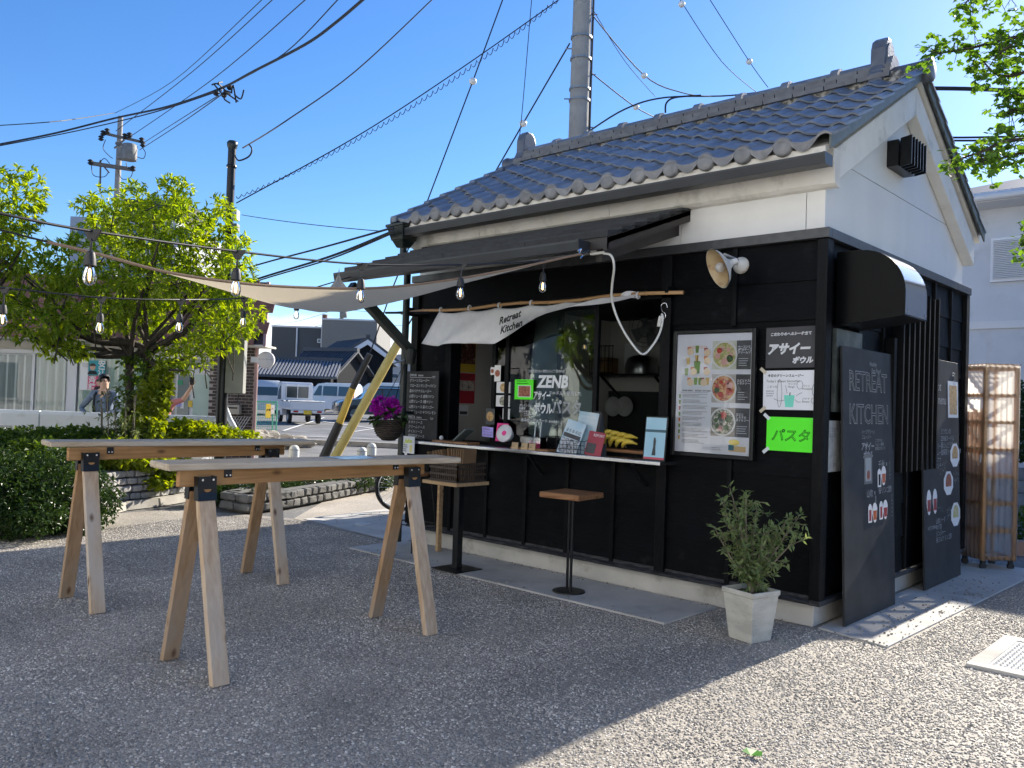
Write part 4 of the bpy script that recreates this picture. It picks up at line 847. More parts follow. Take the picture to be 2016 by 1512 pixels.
# ================================================================ sawhorse tables
w_top = wood('weathered_plank', (.54,.44,.32), (.40,.31,.21), 1, .6, grey=(.48,.43,.36))
w_leg = wood('pale_pine_leg', (.56,.42,.29), (.44,.31,.20), 2, .65, grey=(.52,.45,.38))
w_leg2 = wood('honey_pine_leg', (.42,.26,.14), (.31,.18,.085), 2, .6, grey=(.36,.27,.19))
w_beam = wood('honey_pine_beam', (.46,.25,.10), (.34,.17,.065), 1, .6)
def sawhorse_table(cx, y0, y1, label, ca, cb_, zt=1.118):
    t = thing('sawhorse_table', label, 'table', (cx,(y0+y1)/2,0), 0, 'sawhorse standing tables on the plaza')
    hx = .283                                                # leg spread
    A_, B_ = V((*ca, 0)), V((*cb_, 0)); n_ = V(((B_-A_).y, -(B_-A_).x, 0)).normalized()*.147; c4 = [A_-n_, A_+n_, B_+n_, B_-n_]
    MB().hexa([p+V((0,0,zt-.037)) for p in c4]+[p+V((0,0,zt)) for p in c4]).build('table_top', w_top, t, bevel=.008)
    MB().box((cx-.02,y0-.13,zt-.125),(cx+.02,y1+.13,zt-.038)).build('beam', w_beam, t, bevel=.003)
    zb = zt-.125
    for y in (y0, y1):
        for sx in (-1, 1):
            a, b = V((cx+sx*hx, y, 0.006)), V((cx+sx*.045, y, zb-.03))
            m = MB(); d = (b-a); 
            hw, ht = .046, .021                               # 2x4 on its flat, wide face along y
            nrm = V((d.z,0,-d.x)).normalized()
            m.hexa([a+V((-ht*sx*1.03,-hw,0)), a+V((ht*sx*1.03,-hw,0)), a+V((ht*sx*1.03,hw,0)), a+V((-ht*sx*1.03,hw,0)), b+V((-ht*sx,-hw,0)), b+V((ht*sx,-hw,0)), b+V((ht*sx,hw,0)), b+V((-ht*sx,hw,0))] if sx > 0 else
                   [a+V((-ht,-hw,0)), a+V((ht,-hw,0)), a+V((ht,hw,0)), a+V((-ht,hw,0)), b+V((-ht,-hw,0)), b+V((ht,-hw,0)), b+V((ht,hw,0)), b+V((-ht,hw,0))])
            m.build('leg', w_leg if sx > 0 else w_leg2, t, bevel=.003)
            # folded steel bracket cheek
            lo_, hi_ = zb-.072, zb+.055
            k = lambda z: cx+sx*(.045+(hx-.045)*max(0, (zb-.03-z))/(zb-.03))
            q = MB(); P = []
            for z_, xo in ((lo_, k(lo_)+sx*.0225), (zb-.03, cx+sx*.0675), (hi_, cx+sx*.0675)): P.append((xo, z_))
            for (xa, za), (xb, zb_) in zip(P, P[1:]):
                xs = sorted((xa, xa+sx*.005)); xt = sorted((xb, xb+sx*.005)); q.hexa([(xs[0],y-.051,za),(xs[1],y-.051,za),(xs[1],y+.051,za),(xs[0],y+.051,za),(xt[0],y-.051,zb_),(xt[1],y-.051,zb_),(xt[1],y+.051,zb_),(xt[0],y+.051,zb_)])
            for e in (-1, 1): q.hexa([(k(lo_)-.0225,y+e*.0495-.0025,lo_),(k(lo_)+.0225,y+e*.0495-.0025,lo_),(k(lo_)+.0225,y+e*.0495+.0025,lo_),(k(lo_)-.0225,y+e*.0495+.0025,lo_)]+([(cx+.022,y+e*.0495-.0025,hi_),(cx+.0675,y+e*.0495-.0025,hi_),(cx+.0675,y+e*.0495+.0025,hi_),(cx+.022,y+e*.0495+.0025,hi_)] if sx > 0 else [(cx-.0675,y+e*.0495-.0025,hi_),(cx-.022,y+e*.0495-.0025,hi_),(cx-.022,y+e*.0495+.0025,hi_),(cx-.0675,y+e*.0495+.0025,hi_)]))
            br = q.build('bracket', m_blackm, t)
            for e in (-.03, .03): MB().cyl((cx+sx*.070,y+e,zb+.038),(cx+sx*.078,y+e,zb+.038),.006,.006,10).build('screw', m_chrome, br)
            if sx > 0: MB().prism([(cx+.0735,y+.020*math.cos(a_),zb-.012+.015*min(0,math.sin(a_))) for a_ in [math.pi+math.pi*i/8 for i in range(9)]], (.003,0,.0)).build('notch', w_beam, br)
    for y in (y0+.14, y1-.12):
        an = MB().box((cx+.021,y-.022,zt-.085),(cx+.026,y+.022,zt-.038)).build('angle_bracket', m_blackm, t)
        for e in (-.011, .011): MB().cyl((cx+.026,y+e,zt-.072),(cx+.031,y+e,zt-.072),.005,.005,8).build('screw', m_chrome, an)
    return t
t1 = sawhorse_table(-1.87, -3.55, -2.12, 'weathered plank table on pale sawhorse legs nearest the camera', (-1.97,-3.74), (-1.76,-1.86))
t2 = sawhorse_table(-3.67, -3.47, -2.07, 'weathered plank table on sawhorse legs, farther left by the hedge', (-3.86,-3.68), (-3.62,-1.75), 1.124)
lf = MB().grid(lambda s, t: V((-1.98+.21*s+.03*t, -2.72+.297*t, 1.1195+.002*math.sin(3*s+2*t))), 4, 4).build('laminated_menu', mat('laminated_blue_sheet', (.25,.38,.55), .15, col2=(.6,.68,.75), scale=14)); tag(lf, 'blue laminated sheet lying on the nearest plank table', 'menu')

# ================================================================ stools and little side table
w_seat = wood('oiled_plank', (.33,.17,.08), (.22,.10,.045), 0, .55)
st = thing('bar_stool', 'bar stool with square wooden seat on two rods and a round base', 'stool', (-1.76,-.52,.014))
c = V((-1.76,-.52,0)); sx, sy, szz = c.x+.0, c.y, .78
m = MB(); rr = .185
rot = Matrix.Rotation(math.radians(6), 3, 'Z')
m.hexa([c+rot@V((a*rr,b*rr,.755)) for a, b in ((-1,-1),(1,-1),(1,1),(-1,1))]+[c+rot@V((a*rr,b*rr,.80)) for a, b in ((-1,-1),(1,-1),(1,1),(-1,1))]); m.build('seat', w_seat, st, bevel=.008)
for e in (-.055,.055): MB().cyl((c.x+e*.8,c.y-e*.6,.02),(c.x+e*.8,c.y-e*.6,.755),.0115,.0115,10).build('rod', m_blackm, st, smooth='auto')
MB().cyl((c.x,c.y,.0145),(c.x,c.y,.024),.13,.128,32).build('base_plate', m_blackm, st, smooth='auto')
MB().box((c.x-.09,c.y-.09,.747),(c.x+.09,c.y+.09,.755)).build('seat_plate', m_blackm, st)
tp = at(895,955,Y=-.62)
sb = at(899,1120,Z=.014)
stb = thing('side_table', 'small planked side table on a black square post carrying a crate', 'side table', (sb.x,sb.y,.014))
w_pal = wood('pale_planks', (.48,.33,.18), (.36,.23,.12), 0, .6)
tz = .785; bx0, bx1, by0, by1 = sb.x-.27, sb.x+.17, sb.y-.20, sb.y+.20
for i in range(4): MB().box((bx0,by0+i*.1+.001,tz-.03),(bx1,by0+i*.1+.099,tz)).build('plank', w_pal, stb, bevel=.003)
MB().box((sb.x-.032,sb.y-.032,.022),(sb.x+.032,sb.y+.032,tz-.03)).build('post', m_blackm, stb, bevel=.004)
MB().box((sb.x-.16,sb.y-.16,.0145),(sb.x+.16,sb.y+.16,.022)).build('base_plate', m_blackm, stb, bevel=.002)
# wire leg stool behind it
hs_ = thing('wire_leg_stool', 'tall stool with thin splayed wire legs behind the side table', 'stool', (-3.75,-.35,.014))
cc = V((-3.93,-.30,0))
for a, b in ((-1,-1),(1,-1),(1,1),(-1,1)): MB().cyl((cc.x+a*.20,cc.y+b*.17,.0145),(cc.x+a*.13,cc.y+b*.11,.74),.008,.007,8).build('leg', m_blackm, hs_)
for z, k in ((.27,.176),):
    P4 = [V((cc.x+a*k*1.04,cc.y+b*k*.87,z)) for a, b in ((-1,-1),(1,-1),(1,1),(-1,1))]
    for i in range(4): MB().cyl(P4[i],P4[(i+1)%4],.006,.006,8).build('stretcher', m_blackm, hs_)
MB().box((cc.x-.17,cc.y-.14,.74),(cc.x+.17,cc.y+.14,.77)).build('seat', w_seat, hs_, bevel=.006)
MB().box((cc.x+.24,cc.y+.10,.016),(cc.x+.27,cc.y+.15,.76)).build('prop_board', w_pal, hs_)
# plastic crate with folded boxes
m_crate = mat('brown_plastic', (.045,.032,.024), .5, col2=(.06,.044,.033), scale=12)
cr = thing('folding_crate', 'brown plastic folding crate on the side table', 'crate', (bx0+.02,by0,tz))
x0_, x1_, y0_, y1_, z0_, z1_ = bx0+.06, bx1-.02, by0+.03, by1-.03, tz+.001, tz+.165
def lattice(a, b, nrm, n, nm):
    a, b = V(a), V(b); m = MB(); d = b-a
    for z in (z0_, z0_+.055, z0_+.11, z1_-.018): m.bar(a+V((0,0,z-a.z+.009)), b+V((0,0,z-b.z+.009)), .008, .018)
    for i in range(n+1): p = a+d*(i/n); m.bar((p.x,p.y,z0_), (p.x,p.y,z1_), .007, .011)
    return m.build(nm, m_crate, cr)
lattice((x0_,y0_,z0_),(x1_,y0_,z0_),0,14,'side'); lattice((x0_,y1_,z0_),(x1_,y1_,z0_),0,14,'side'); lattice((x1_,y0_,z0_),(x1_,y1_,z0_),0,12,'side'); lattice((x0_,y0_,z0_),(x0_,y1_,z0_),0,12,'side')
MB().box((x0_,y0_,z0_),(x1_,y1_,z0_+.006)).build('bottom', m_crate, cr)
m_card = mat('kraft_card', (.16,.095,.045), .8, col2=(.22,.135,.07), scale=5, var=.15)
for i in range(13):
    yy = y0_+.03; xx = x0_+.03+i*(x1_-x0_-.06)/12; tl = -.62+.05*i if i < 6 else -.16+.035*(i-6)
    o = MB().box((-.006,-.085,0),(.006,.085,.27)).build('kraft_tray', m_card, None); o.location = (xx, (y0_+y1_)/2+rnd.uniform(-.02,.02), z0_+.015); o.rotation_euler = (0, tl, rnd.uniform(-.12,.12))
    tag(o, 'flat kraft tray standing in the brown crate, number %s from the left' % ['one','two','three','four','five','six','seven','eight','nine','ten','eleven','twelve','thirteen'][i], 'tray', 'flat kraft trays filed in the crate')
# ================================================================ goods on the counter
CZ = 1.0765
def stand(px, py, Y): return at(px, py, Y=Y)
card = at(779,905,Y=-.30)
cd_, lo, r, u = poster('juice_card', 'white card with yellow print at the left end of the counter', 'sign', V((-4.16,-.275,CZ-.13)), .20, .17, m_paper, None, V((1,-.05,0)), U_, .003)
text('Juice', .06, mat('lime_print', (.55,.65,.08), .7), lo(.2,.62), r, u, cd_, bold=.003, shear=.4); cup(lo, r, u, .72, .06, .075, mat('lemon_cup', (.75,.68,.25), .6), cd_); lines(lo, r, u, .12, .5, .1, .45, 4, .05, m_grey, cd_, seed=9)
wt = box('serving_board', (-3.80,-.20,CZ), (-3.30,-.03,CZ+.018), wood('board_wood', (.36,.20,.10), (.26,.13,.06), 0, .5), None, .004); tag(wt, 'thin wooden serving board at the left end of the counter', 'board')
MB().ball((0,0,0), .022).build('napkin_ball', m_paper, None, True); bpy.data.objects['napkin_ball'].location = (-3.75,-.12,CZ+.040); tag(bpy.data.objects['napkin_ball'], 'small white ball on the wooden serving board', 'ball')
ca = thing('calculator', 'grey calculator tilted up on the wooden serving board', 'calculator', (-3.45,-.13,CZ+.02))
rotc = Matrix.Rotation(math.radians(38), 3, 'X')@Matrix.Rotation(0, 3, 'Z')
def cpt(x, y, z): q = Matrix.Rotation(math.radians(-35), 3, 'Y')@V((x,y,z)); return V((-3.50,-.13,CZ+.022))+q
def cbox(x0, y0, z0, x1, y1, z1, nm, m, p): return MB().hexa([cpt(*k) for k in ((x0,y0,z0),(x1,y0,z0),(x1,y1,z0),(x0,y1,z0),(x0,y0,z1),(x1,y0,z1),(x1,y1,z1),(x0,y1,z1))]).build(nm, m, p)
cbox(0,-.06,0,.20,.06,.016,'body',mat('calc_body',(.10,.13,.13),.5),ca); cbox(.155,-.05,.016,.19,.05,.018,'display',mat('calc_lcd',(.25,.30,.27),.2),ca)
for i in range(5):
    for j in range(4): cbox(.012+i*.027,-.05+j*.026,.016,.012+i*.027+.018,-.05+j*.026+.018,.021,'key',m_paper if j else m_grey,ca)
# white tub leaning, pink card, lilac note
tb = thing('paper_tub', 'white paper tub with a pink dot leaning on the window', 'tub', (-2.98,-.12,CZ))
q = at(993,853,Y=-.17); ax = V((.18,-.93,.30)).normalized()
MB().lathe([(.055,-.075),(.070,-.03),(.080,.0),(.083,.004),(.083,-.003)], q, ax, 28, True).build('tub', mat('white_card_tub',(.66,.66,.67),.5), tb, smooth='auto')
MB().lathe([(.0,.0055),(.076,.005),(.078,.003)], q, ax, 28).build('lid', mat('white_lid',(.70,.70,.71),.4), tb, smooth=True)
disc('dot', q+ax*.0065, ax, .024, m_pink, tb, 1, 20, V((0,.3,.95))); text('retreat kitchen', .012, m_grey, q+ax*.007+V((-.045,0,-.040)), V((1,.18,0)), V((0,.3,.95)), tb)
pk, lo, r, u = poster('price_card', 'rounded pink price card standing behind the white tub', 'sign', at(975,868,Y=-.045), .145, .17, m_pink, None, V((1,0,0)), V((0,.12,1)), .003); text('パスタ', .036, m_ink, lo(.15,.74), r, u, pk, bold=.001); text('¥880', .03, m_ink, lo(.15,.5), r, u, pk)
ln_, lo, r, u = poster('lilac_note', 'lilac handwritten note on the left window frame', 'note', at(949,859,Y=-.03), .145, .095, m_purple, None, V((1,0,-.03)), U_, .003)
for k, s in enumerate(('無添加食材','キャッシュレス','お使い頂けます')): text(s, .018, m_ink, lo(.08,.70-k*.28), r, u, ln_)
# clear box of samples with straws
pb = thing('sample_box', 'clear plastic box of drink samples with two straws', 'box', (-2.5,-.14,CZ))
q0 = at(1015,880,Y=-.17); X_ = q0.x
box('tray', (X_-.03,-.21,CZ), (X_+.42,-.07,CZ+.016), w_seat, pb, .003)
gcl = glass('clear_plastic', (.95,.97,.97), .8, .05)
for a, b in (((X_+.06,-.18,CZ+.016),(X_+.30,-.178,CZ+.115)), ((X_+.06,-.09,CZ+.016),(X_+.30,-.088,CZ+.115)), ((X_+.06,-.178,CZ+.016),(X_+.062,-.09,CZ+.115)), ((X_+.298,-.178,CZ+.016),(X_+.30,-.09,CZ+.115))): box('wall', a, b, gcl, pb)
MB().box((X_+.05,-.19,CZ+.112),(X_+.31,-.08,CZ+.118)).build('rim', gcl, pb)
for e in (.18,.245): MB().cyl((X_+e,-.13,CZ+.02),(X_+e+.01,-.12,CZ+.25),.006,.006,8).build('straw', mat('straw_white',(.60,.66,.68),.3,alpha=.8), pb)
for e in (.15,.235): MB().lathe([(.02,0),(.027,.06)], (X_+e,-.13,CZ+.018), (0,0,1), 16, True).build('sample_cup', m_pink, pb)
for i, e in enumerate((0,.115,.205)):
    tg, lo, r, u = poster('price_tag', 'small kraft price tag in front of the clear box, %s' % ('leftmost','in the middle','rightmost')[i], 'price tag', V((X_+e-.0,-.225,CZ+.001)), .075, .058, mat('kraft_tag',(.52,.38,.22),.8), None, R_, V((0,.15,1)), .002)
    text(('1スクープ\n¥250','2スクープ\n¥350','3スクープ\n¥450')[i], .016, m_ink, lo(.08,.62), r, u, tg)
# wire rack with brochures
q0 = at(1128,872,Y=-.16); X_ = q0.x-.12
wr = thing('brochure_rack', 'black wire rack holding brochures on the counter', 'rack', (X_,-.16,CZ))
mw = MB(); w_, d_, h_ = .30, .14, .11
for i in range(9): mw.cyl((X_+w_*i/8,-.23,CZ+.004),(X_+w_*i/8,-.24,CZ+h_),.0022,.0022,6)
for z in (.004,.04,.075,h_): mw.cyl((X_,-.23-.01*z/h_,CZ+z),(X_+w_,-.23-.01*z/h_,CZ+z),.0026,.0026,6)
for i in (0,1): x = X_+w_*i; [mw.cyl((x,-.235,CZ+z),(x,-.09,CZ+z*1.3),.0024,.0024,6) for z in (.004,.05,h_)]
for i in range(5): mw.cyl((X_+w_*i/4,-.09,CZ+.004),(X_+w_*i/4,-.085,CZ+.16),.0024,.0024,6)
mw.build('wire_basket', m_blackm, wr)
MB().prism([(X_+.30,-.10,CZ),(X_+.36,-.02,CZ),(X_+.30,-.02,CZ+.36),(X_+.25,-.06,CZ+.36)], (.012,0,0)).build('stand', m_blackm, wr)
def mag(name, label, px, w_, h_, y, tilt, m, lean=.35):
    q = at(*px, Y=y); o, lo, r, u = poster(name, label, 'brochure', V((q.x,y,CZ+.008)), w_, h_, m, None, V((1,0,0)), V((0,lean,1)), .006, tilt); return o, lo, r, u
mg, lo, r, u = mag('brochure', 'tall pale blue brochure with a car photo at the front of the wire rack', (1095,885), .21, .30, -.215, -.22, mat('sky_print', (.38,.58,.72), .3, col2=(.62,.70,.76), scale=9), .25)
flat('photo', lo, r, u, .05, .05, .95, .48, food('street_photo',(.30,.34,.40),(.55,.58,.62),(.72,.74,.76),22), mg); flat('photo', lo, r, u, .05, .50, .95, .62, m_dgrey, mg); text('まちある記', .035, m_ink, lo(.08,.66), r, u, mg)
mg, lo, r, u = mag('brochure', 'pale blue brochure with a white title at the back of the wire rack', (1125,880), .21, .36, -.14, -.08, mat('pale_blue_print', (.30,.50,.60), .3, col2=(.55,.65,.70), scale=7), .18); text('FREE MAGAZINE', .024, m_paper, lo(.1,.86), r, u, mg)
mg, lo, r, u = mag('brochure', 'red brochure at the right of the wire rack', (1150,885), .17, .20, -.205, -.10, mat('crimson_print', (.33,.02,.05), .35), .22); text('REPORT', .032, m_paper, lo(.30,.80), r, u, mg); flat('photo', lo, r, u, .05, .08, .6, .5, m_dgrey, mg)
# bananas on a board
bnb = box('fruit_board', (-2.02,-.02,CZ+.03), (-1.30,.16,CZ+.055), w_seat, None, .004); tag(bnb, 'worn wooden fruit board inside the open hatch', 'board')
m_ban = mat('banana_skin', (.62,.44,.04), .45, col2=(.70,.54,.08), scale=9, dirt=(.25,.16,.04), dscale=24, dlo=.64, dhi=.75)
bn = thing('banana_bunch', 'bunch of ripe yellow bananas on the hatch board', 'bananas', (-1.72,.03,CZ+.055))
for i in range(9):
    row = i // 5; k = i % 5; bx_ = -1.90+k*.062+row*.035; by_ = -.005+row*.055; z_ = CZ+.072+row*.03
    ang = .95-.16*k
    pts = [V((bx_+.155*t*math.cos(ang)-.03*math.sin(math.pi*t)*math.sin(ang), by_-.035*math.sin(math.pi*t), z_+.155*t*math.sin(ang)*.75+.035*math.sin(math.pi*t))) for t in [n_/9 for n_ in range(10)]]
    MB().tube(pts, [.006,.013,.019,.0215,.0225,.0225,.021,.017,.010,.007], 8).build('banana', m_ban, bn, smooth=True)
# framed picture at the right end
fp = thing('framed_photo', 'framed photo of a figure against a blue sky at the right end of the counter', 'picture', (-1.33,-.19,CZ))
P4 = [at(*k, Y=-.20) for k in ((1270,812),(1323,815),(1318,903),(1267,902))]
b_, lo, r, u = poster('frame', None, None, V((P4[3].x,-.215,CZ+.001)), .20, .345, m_dgreen, fp, V((1,0,0)), V((0,.10,1)), .012)
flat('print', lo, r, u, .04, .03, .96, .97, mat('pale_sky_print', (.33,.58,.72), .35, col2=(.40,.64,.76), scale=4), fp, .001); flat('sea', lo, r, u, .04, .64, .96, .70, mat('sea_print', (.05,.12,.16), .4), fp, .0016)
flat('caption', lo, r, u, .04, .03, .96, .075, mat('coral_print', (.55,.08,.12), .5), fp, .0016); text('ずっといい日、半田で。', .0175, mat('rose_print', (.70,.20,.25), .6), lo(.08,.86), r, u, fp)
MB().prism([lo(.40,.12,.002), lo(.58,.12,.002), lo(.55,.32,.002), lo(.56,.44,.002), lo(.52,.52,.002), lo(.46,.52,.002), lo(.44,.44,.002), lo(.45,.32,.002)], V((0,-.001,0))).build('figure', m_dgrey, fp)
# ---- inside the hatch
pw = V((0,1,0)); xw = X0+.101
def inside(nm, label, y0, z0, w_, h_, m): return poster(nm, label, 'poster', V((xw,y0,z0)), w_, h_, m, None, pw, U_, .003)
ps, lo, r, u = inside('wall_poster', 'yellow and black poster inside, upper of two in the left opening', .50, 1.80, .26, .33, m_yel); flat('picture', lo, r, u, .05, .28, .97, .97, food('dance_photo',(.10,.03,.02),(.20,.08,.05),(.5,.42,.35),20), ps)
ps, lo, r, u = inside('wall_poster', 'dark red poster inside, below the yellow one in the left opening', .50, 1.46, .26, .33, m_red); flat('picture', lo, r, u, .04, .42, .96, .76, food('dancers_photo',(.45,.40,.36),(.6,.55,.5),(.68,.62,.56),26), ps); text('BALLET', .05, m_blackpaper, lo(.1,.84), r, u, ps)
ps, lo, r, u = inside('wall_blackboard', 'small blackboard with chalk rows inside the left opening', .26, 1.30, .22, .36, m_board); lines(lo, r, u, .08, .8, .15, .9, 6, .03, m_chalk, ps, seed=33)
ps, lo, r, u = inside('wall_notice', 'pale notice card inside, under the red poster', .53, 1.33, .14, .11, m_paper); flat('picture', lo, r, u, .1, .1, .9, .4, m_dgrey, ps)
ps, lo, r, u = inside('wall_pouch', 'dark pouch hanging inside near the left jamb', .28, 1.72, .15, .12, m_blackpaper)
# photos on the left window
Yw = .026
def photo(label, px0, px1, m=None, ff=None, yy=Yw, dish=True):
    a, b = at(*px0, Y=yy), at(*px1, Y=yy); o, lo, r, u = poster('window_photo', label, 'photo', V((a.x,yy,b.z)), b.x-a.x, a.z-b.z, m or m_stick, None, R_, U_, .002)
    if ff: disc('dish', lo(.5,.5,.001), (0,-1,0), min(b.x-a.x, a.z-b.z)*.40, ff, o)
    return o, lo, r, u
photo('tall white photo of a dish, topmost on the left window', (974,719), (985,751), None, f_meat, .05)
photo('small white label beside the topmost dish photo', (966,723), (973,738), None, f_meat, .05)
photo('white photo of pasta, second in the column on the left window', (978,752), (1004,774), None, f_bowl)
photo('white photo of a green bowl, third in the column on the left window', (977,778), (1003,801), None, f_oil)
photo('pale note with a picture, lowest in the column on the left window', (990,804), (1003,826), None, None)
photo('dark photo card of a pancake low on the left window', (957,804), (973,836), m_dgrey, f_bowl, .05)
gr, lo, r, u = photo('neon green flyer with a meat sauce photo on the sliding window', (1014,747), (1049,787), m_green, None, .008); flat('photo', lo, r, u, .18, .12, .88, .70, m_stick, gr); flat('photo', lo, r, u, .22, .15, .84, .67, f_meat, gr, .002); lines(lo, r, u, .1, .9, .78, .9, 2, .04, m_inkg, gr, seed=8)
# writing on the glass
m_paint = mat('white_paint_marker', (.74,.78,.82), .7); Wg = win1; gy = .0265
def gt(s, size, px, **k): text(s, size, m_paint, at(*px, Y=gy), R_, U_, Wg, **k)
gt('小麦を使わない黄色えんどう豆100%が', .030, (1040,733), sx=.85); gt('ZENB', .150, (1058,762), bold=.006, sx=.95, shear=.15); gt('ヌードルを使用した', .042, (1080,777)); gt('アサイー', .085, (1049,785), bold=.003, shear=.2, sx=.62)
gt('ボウル', .105, (1051,812), bold=.004, sx=.70); gt('パスタ', .135, (1086,812), outline=.003, sx=.85); gt('ココナッツミルク', .030, (1030,818), sx=.9); gt('氷みかんジェラート', .036, (1026,829), outline=.0014); gt('食物繊維たっぷり Good', .026, (1080,832)); gt('グルテンフリー\n低糖質\n高たんぱく', .026, (1022,800), shear=.2)
# shelf and kitchen things at the back
sf = thing('kitchen_shelf', 'dark kitchen shelf along the back wall inside the hatch', 'shelf', (-4.1,2.95,1.86))
MB().box((-4.15,2.75,1.86),(-2.2,3.23,1.885)).build('board', m_blackm, sf)
for x in (-4.0,-3.2,-2.4): MB().bar((x,3.22,1.6),(x,2.8,1.86),.02,.03).build('bracket', m_blackm, sf)
pt = thing('steel_pot', 'upturned steel pot on the back shelf inside the hatch', 'pot', (-3.45,2.95,1.886))
q = at(1262,738,Y=2.95); MB().lathe([(.20,0),(.205,.02),(.20,.12),(.17,.20),(.10,.235),(0,.24)], (q.x,2.95,1.887), (0,0,1), 24).build('pot', mat('dull_steel',(.30,.31,.32),.3,metal=1), pt, smooth=True)
bk = thing('wire_cage_shelf', 'wire shelf unit left of the steel pot inside', 'shelf', (-3.95,2.95,1.886)); q = at(1190,738,Y=2.95)
mw = MB()
for i in range(9):
    for z in range(2): mw.cyl((q.x-.25+.06*i,2.80,1.887),(q.x-.25+.06*i,2.80,2.25),.004,.004,5)
for z in (1.9,2.05,2.24): mw.cyl((q.x-.25,2.80,z),(q.x+.24,2.80,z),.006,.006,5)
mw.build('wires', m_blackm, bk); MB().box((q.x-.2,2.85,1.887),(q.x+.1,3.1,2.1)).build('panel', m_card, bk)
pp = box('paper_sheet', (-3.95,3.22,2.0), (-3.70,3.232,2.3), m_paper, None); tag(pp, 'white sheet pinned on the back wall above the shelf', 'sheet')
fn = thing('wall_fan', 'dark round wall fan high on the back wall inside the hatch', 'fan', (-3.55,3.15,2.5)); q = at(1277,645,Y=3.1)
MB().lathe([(.0,.10),(.06,.09),(.075,.0)], (q.x,3.12,q.z), (0,-1,0), 20).build('hub', m_grey, fn, smooth=True)
for k in range(4):
    a = k*math.pi/2+.5; MB().prism([(q.x+.05*math.cos(a)-.04*math.sin(a),3.08,q.z+.05*math.sin(a)+.04*math.cos(a)), (q.x+.05*math.cos(a)+.04*math.sin(a),3.06,q.z+.05*math.sin(a)-.04*math.cos(a)), (q.x+.22*math.cos(a)+.09*math.sin(a),3.05,q.z+.22*math.sin(a)-.09*math.cos(a)), (q.x+.23*math.cos(a)-.08*math.sin(a),3.09,q.z+.23*math.sin(a)+.08*math.cos(a))], (0,.006,0)).build('blade', m_grey, fn)
for rr in (.12,.2,.25): MB().tube([(q.x+rr*math.cos(t),3.03,q.z+rr*math.sin(t)) for t in [i*.2618 for i in range(25)]], .004, 5).build('guard_ring', m_grey, fn)
pn = thing('hanging_pans', 'two pale pans hanging under the back shelf', 'pans', (-3.9,3.1,1.4))
for px in (1202,1225): q = at(px,800,Y=3.1); MB().lathe([(.0,.0),(.11,.01),(.13,.05)], (q.x,3.2,q.z), (0,-1,0), 20).build('pan', mat('pale_enamel',(.45,.46,.46),.4), pn, smooth=True)
hb = box('hatch_block', (-2.0,.02,1.02), (-1.28,.17,CZ+.029), mat('dark_block', (.02,.022,.022), .5, dirt=(.18,.17,.15), dscale=14, dlo=.62, dhi=.7), K)
bt = thing('glass_bottle', 'small glass bottle behind the bananas', 'bottle', (-1.6,.35,CZ)); q = at(1231,840,Y=.12)
MB().lathe([(.025,0),(.027,.07),(.012,.10),(.011,.14)], (q.x,.11,CZ+.056), (0,0,1), 14, True).build('bottle', mat('bottle_glass',(.25,.25,.18),.1,trans=.7), bt, smooth=True)
bb_ = box('blue_tub', (-1.95,.75,CZ-.02), (-1.60,.95,CZ+.10), mat('blue_plastic', (.02,.08,.35), .4), None, .01); tag(bb_, 'blue plastic tub inside the open hatch', 'tub')
wk = box('work_counter', (-4.1,.55,.22), (-1.2,1.1,1.05), m_blackm, K)
# ================================================================ foliage helpers
def leaf(mb, p, d, up, L_, W_, fold=.25, k=4):
    """one leaf blade: base p, direction d; folded along its midrib"""
    d = d.normalized(); s = d.cross(up); s = s.normalized() if s.length > 1e-4 else d.orthogonal().normalized(); n = s.cross(d)
    o = len(mb.v)
    mb.v += [p, p+d*L_*.45+s*W_*.5+n*W_*fold, p+d*L_-n*L_*.12, p+d*L_*.45-s*W_*.5+n*W_*fold]
    mb.f += [[o, o+1, o+2], [o, o+2, o+3]]; mb.m += [0, 0]
def rdir(q, zmin=-1):
    while True:
        v = V((q.uniform(-1,1), q.uniform(-1,1), q.uniform(-1,1)))
        if .05 < v.length < 1 and v.z >= zmin*v.length: return v.normalized()
def cluster(mb, q, p, axis, n, L_, W_, droop=.5, spread=1.0):
    """a whorl of leaves at a twig tip"""
    for i in range(n):
        d = (axis*.6+rdir(q)*spread); d.z -= droop*q.uniform(.2, 1); leaf(mb, p+rdir(q)*L_*.12, d, V((q.uniform(-.5,.5),q.uniform(-.5,.5),1)), L_*q.uniform(.65,1.15), W_*q.uniform(.8,1.2))
def blob(q, c, r, shell=.45):
    d = rdir(q); k = shell+(1-shell)*q.random()**.6
    return V(c)+V((d.x*r[0], d.y*r[1], d.z*r[2]))*k, d
def shrub(name, label, cat, blobs, nleaf, L_, W_, m, loc, droop=.1, group=None, seed=1, stems=None, mstem=None, part='foliage'):
    q = random.Random(seed); t = thing(name, label, cat, loc, 0, group); mb = MB()
    vol = [b[1][0]*b[1][1]*b[1][2] for b in blobs]; tot = sum(v**.67 for v in vol)
    for (c, r), v in zip(blobs, vol):
        for i in range(int(nleaf*v**.67/tot)):
            p, d = blob(q, c, r)
            if p.z < .02: p.z = .02+.1*q.random()
            cluster(mb, q, p, d, q.choice((2,3,4)), L_, W_, droop)
    mb.build(part, m, t)
    if stems:
        sb = MB()
        for a, b, r0 in stems: sb.tube([a, (V(a)+V(b))/2+rdir(q)*.04, b], [r0, r0*.75, r0*.4], 6)
        sb.build('stems', mstem, t)
    return t
g_tree = leafmat('spring_leaf', (.07,.16,.02), (.34,.42,.055), .55)
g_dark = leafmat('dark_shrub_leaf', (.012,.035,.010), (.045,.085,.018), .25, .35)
g_mid = leafmat('shrub_leaf', (.03,.075,.012), (.11,.17,.03), .4)
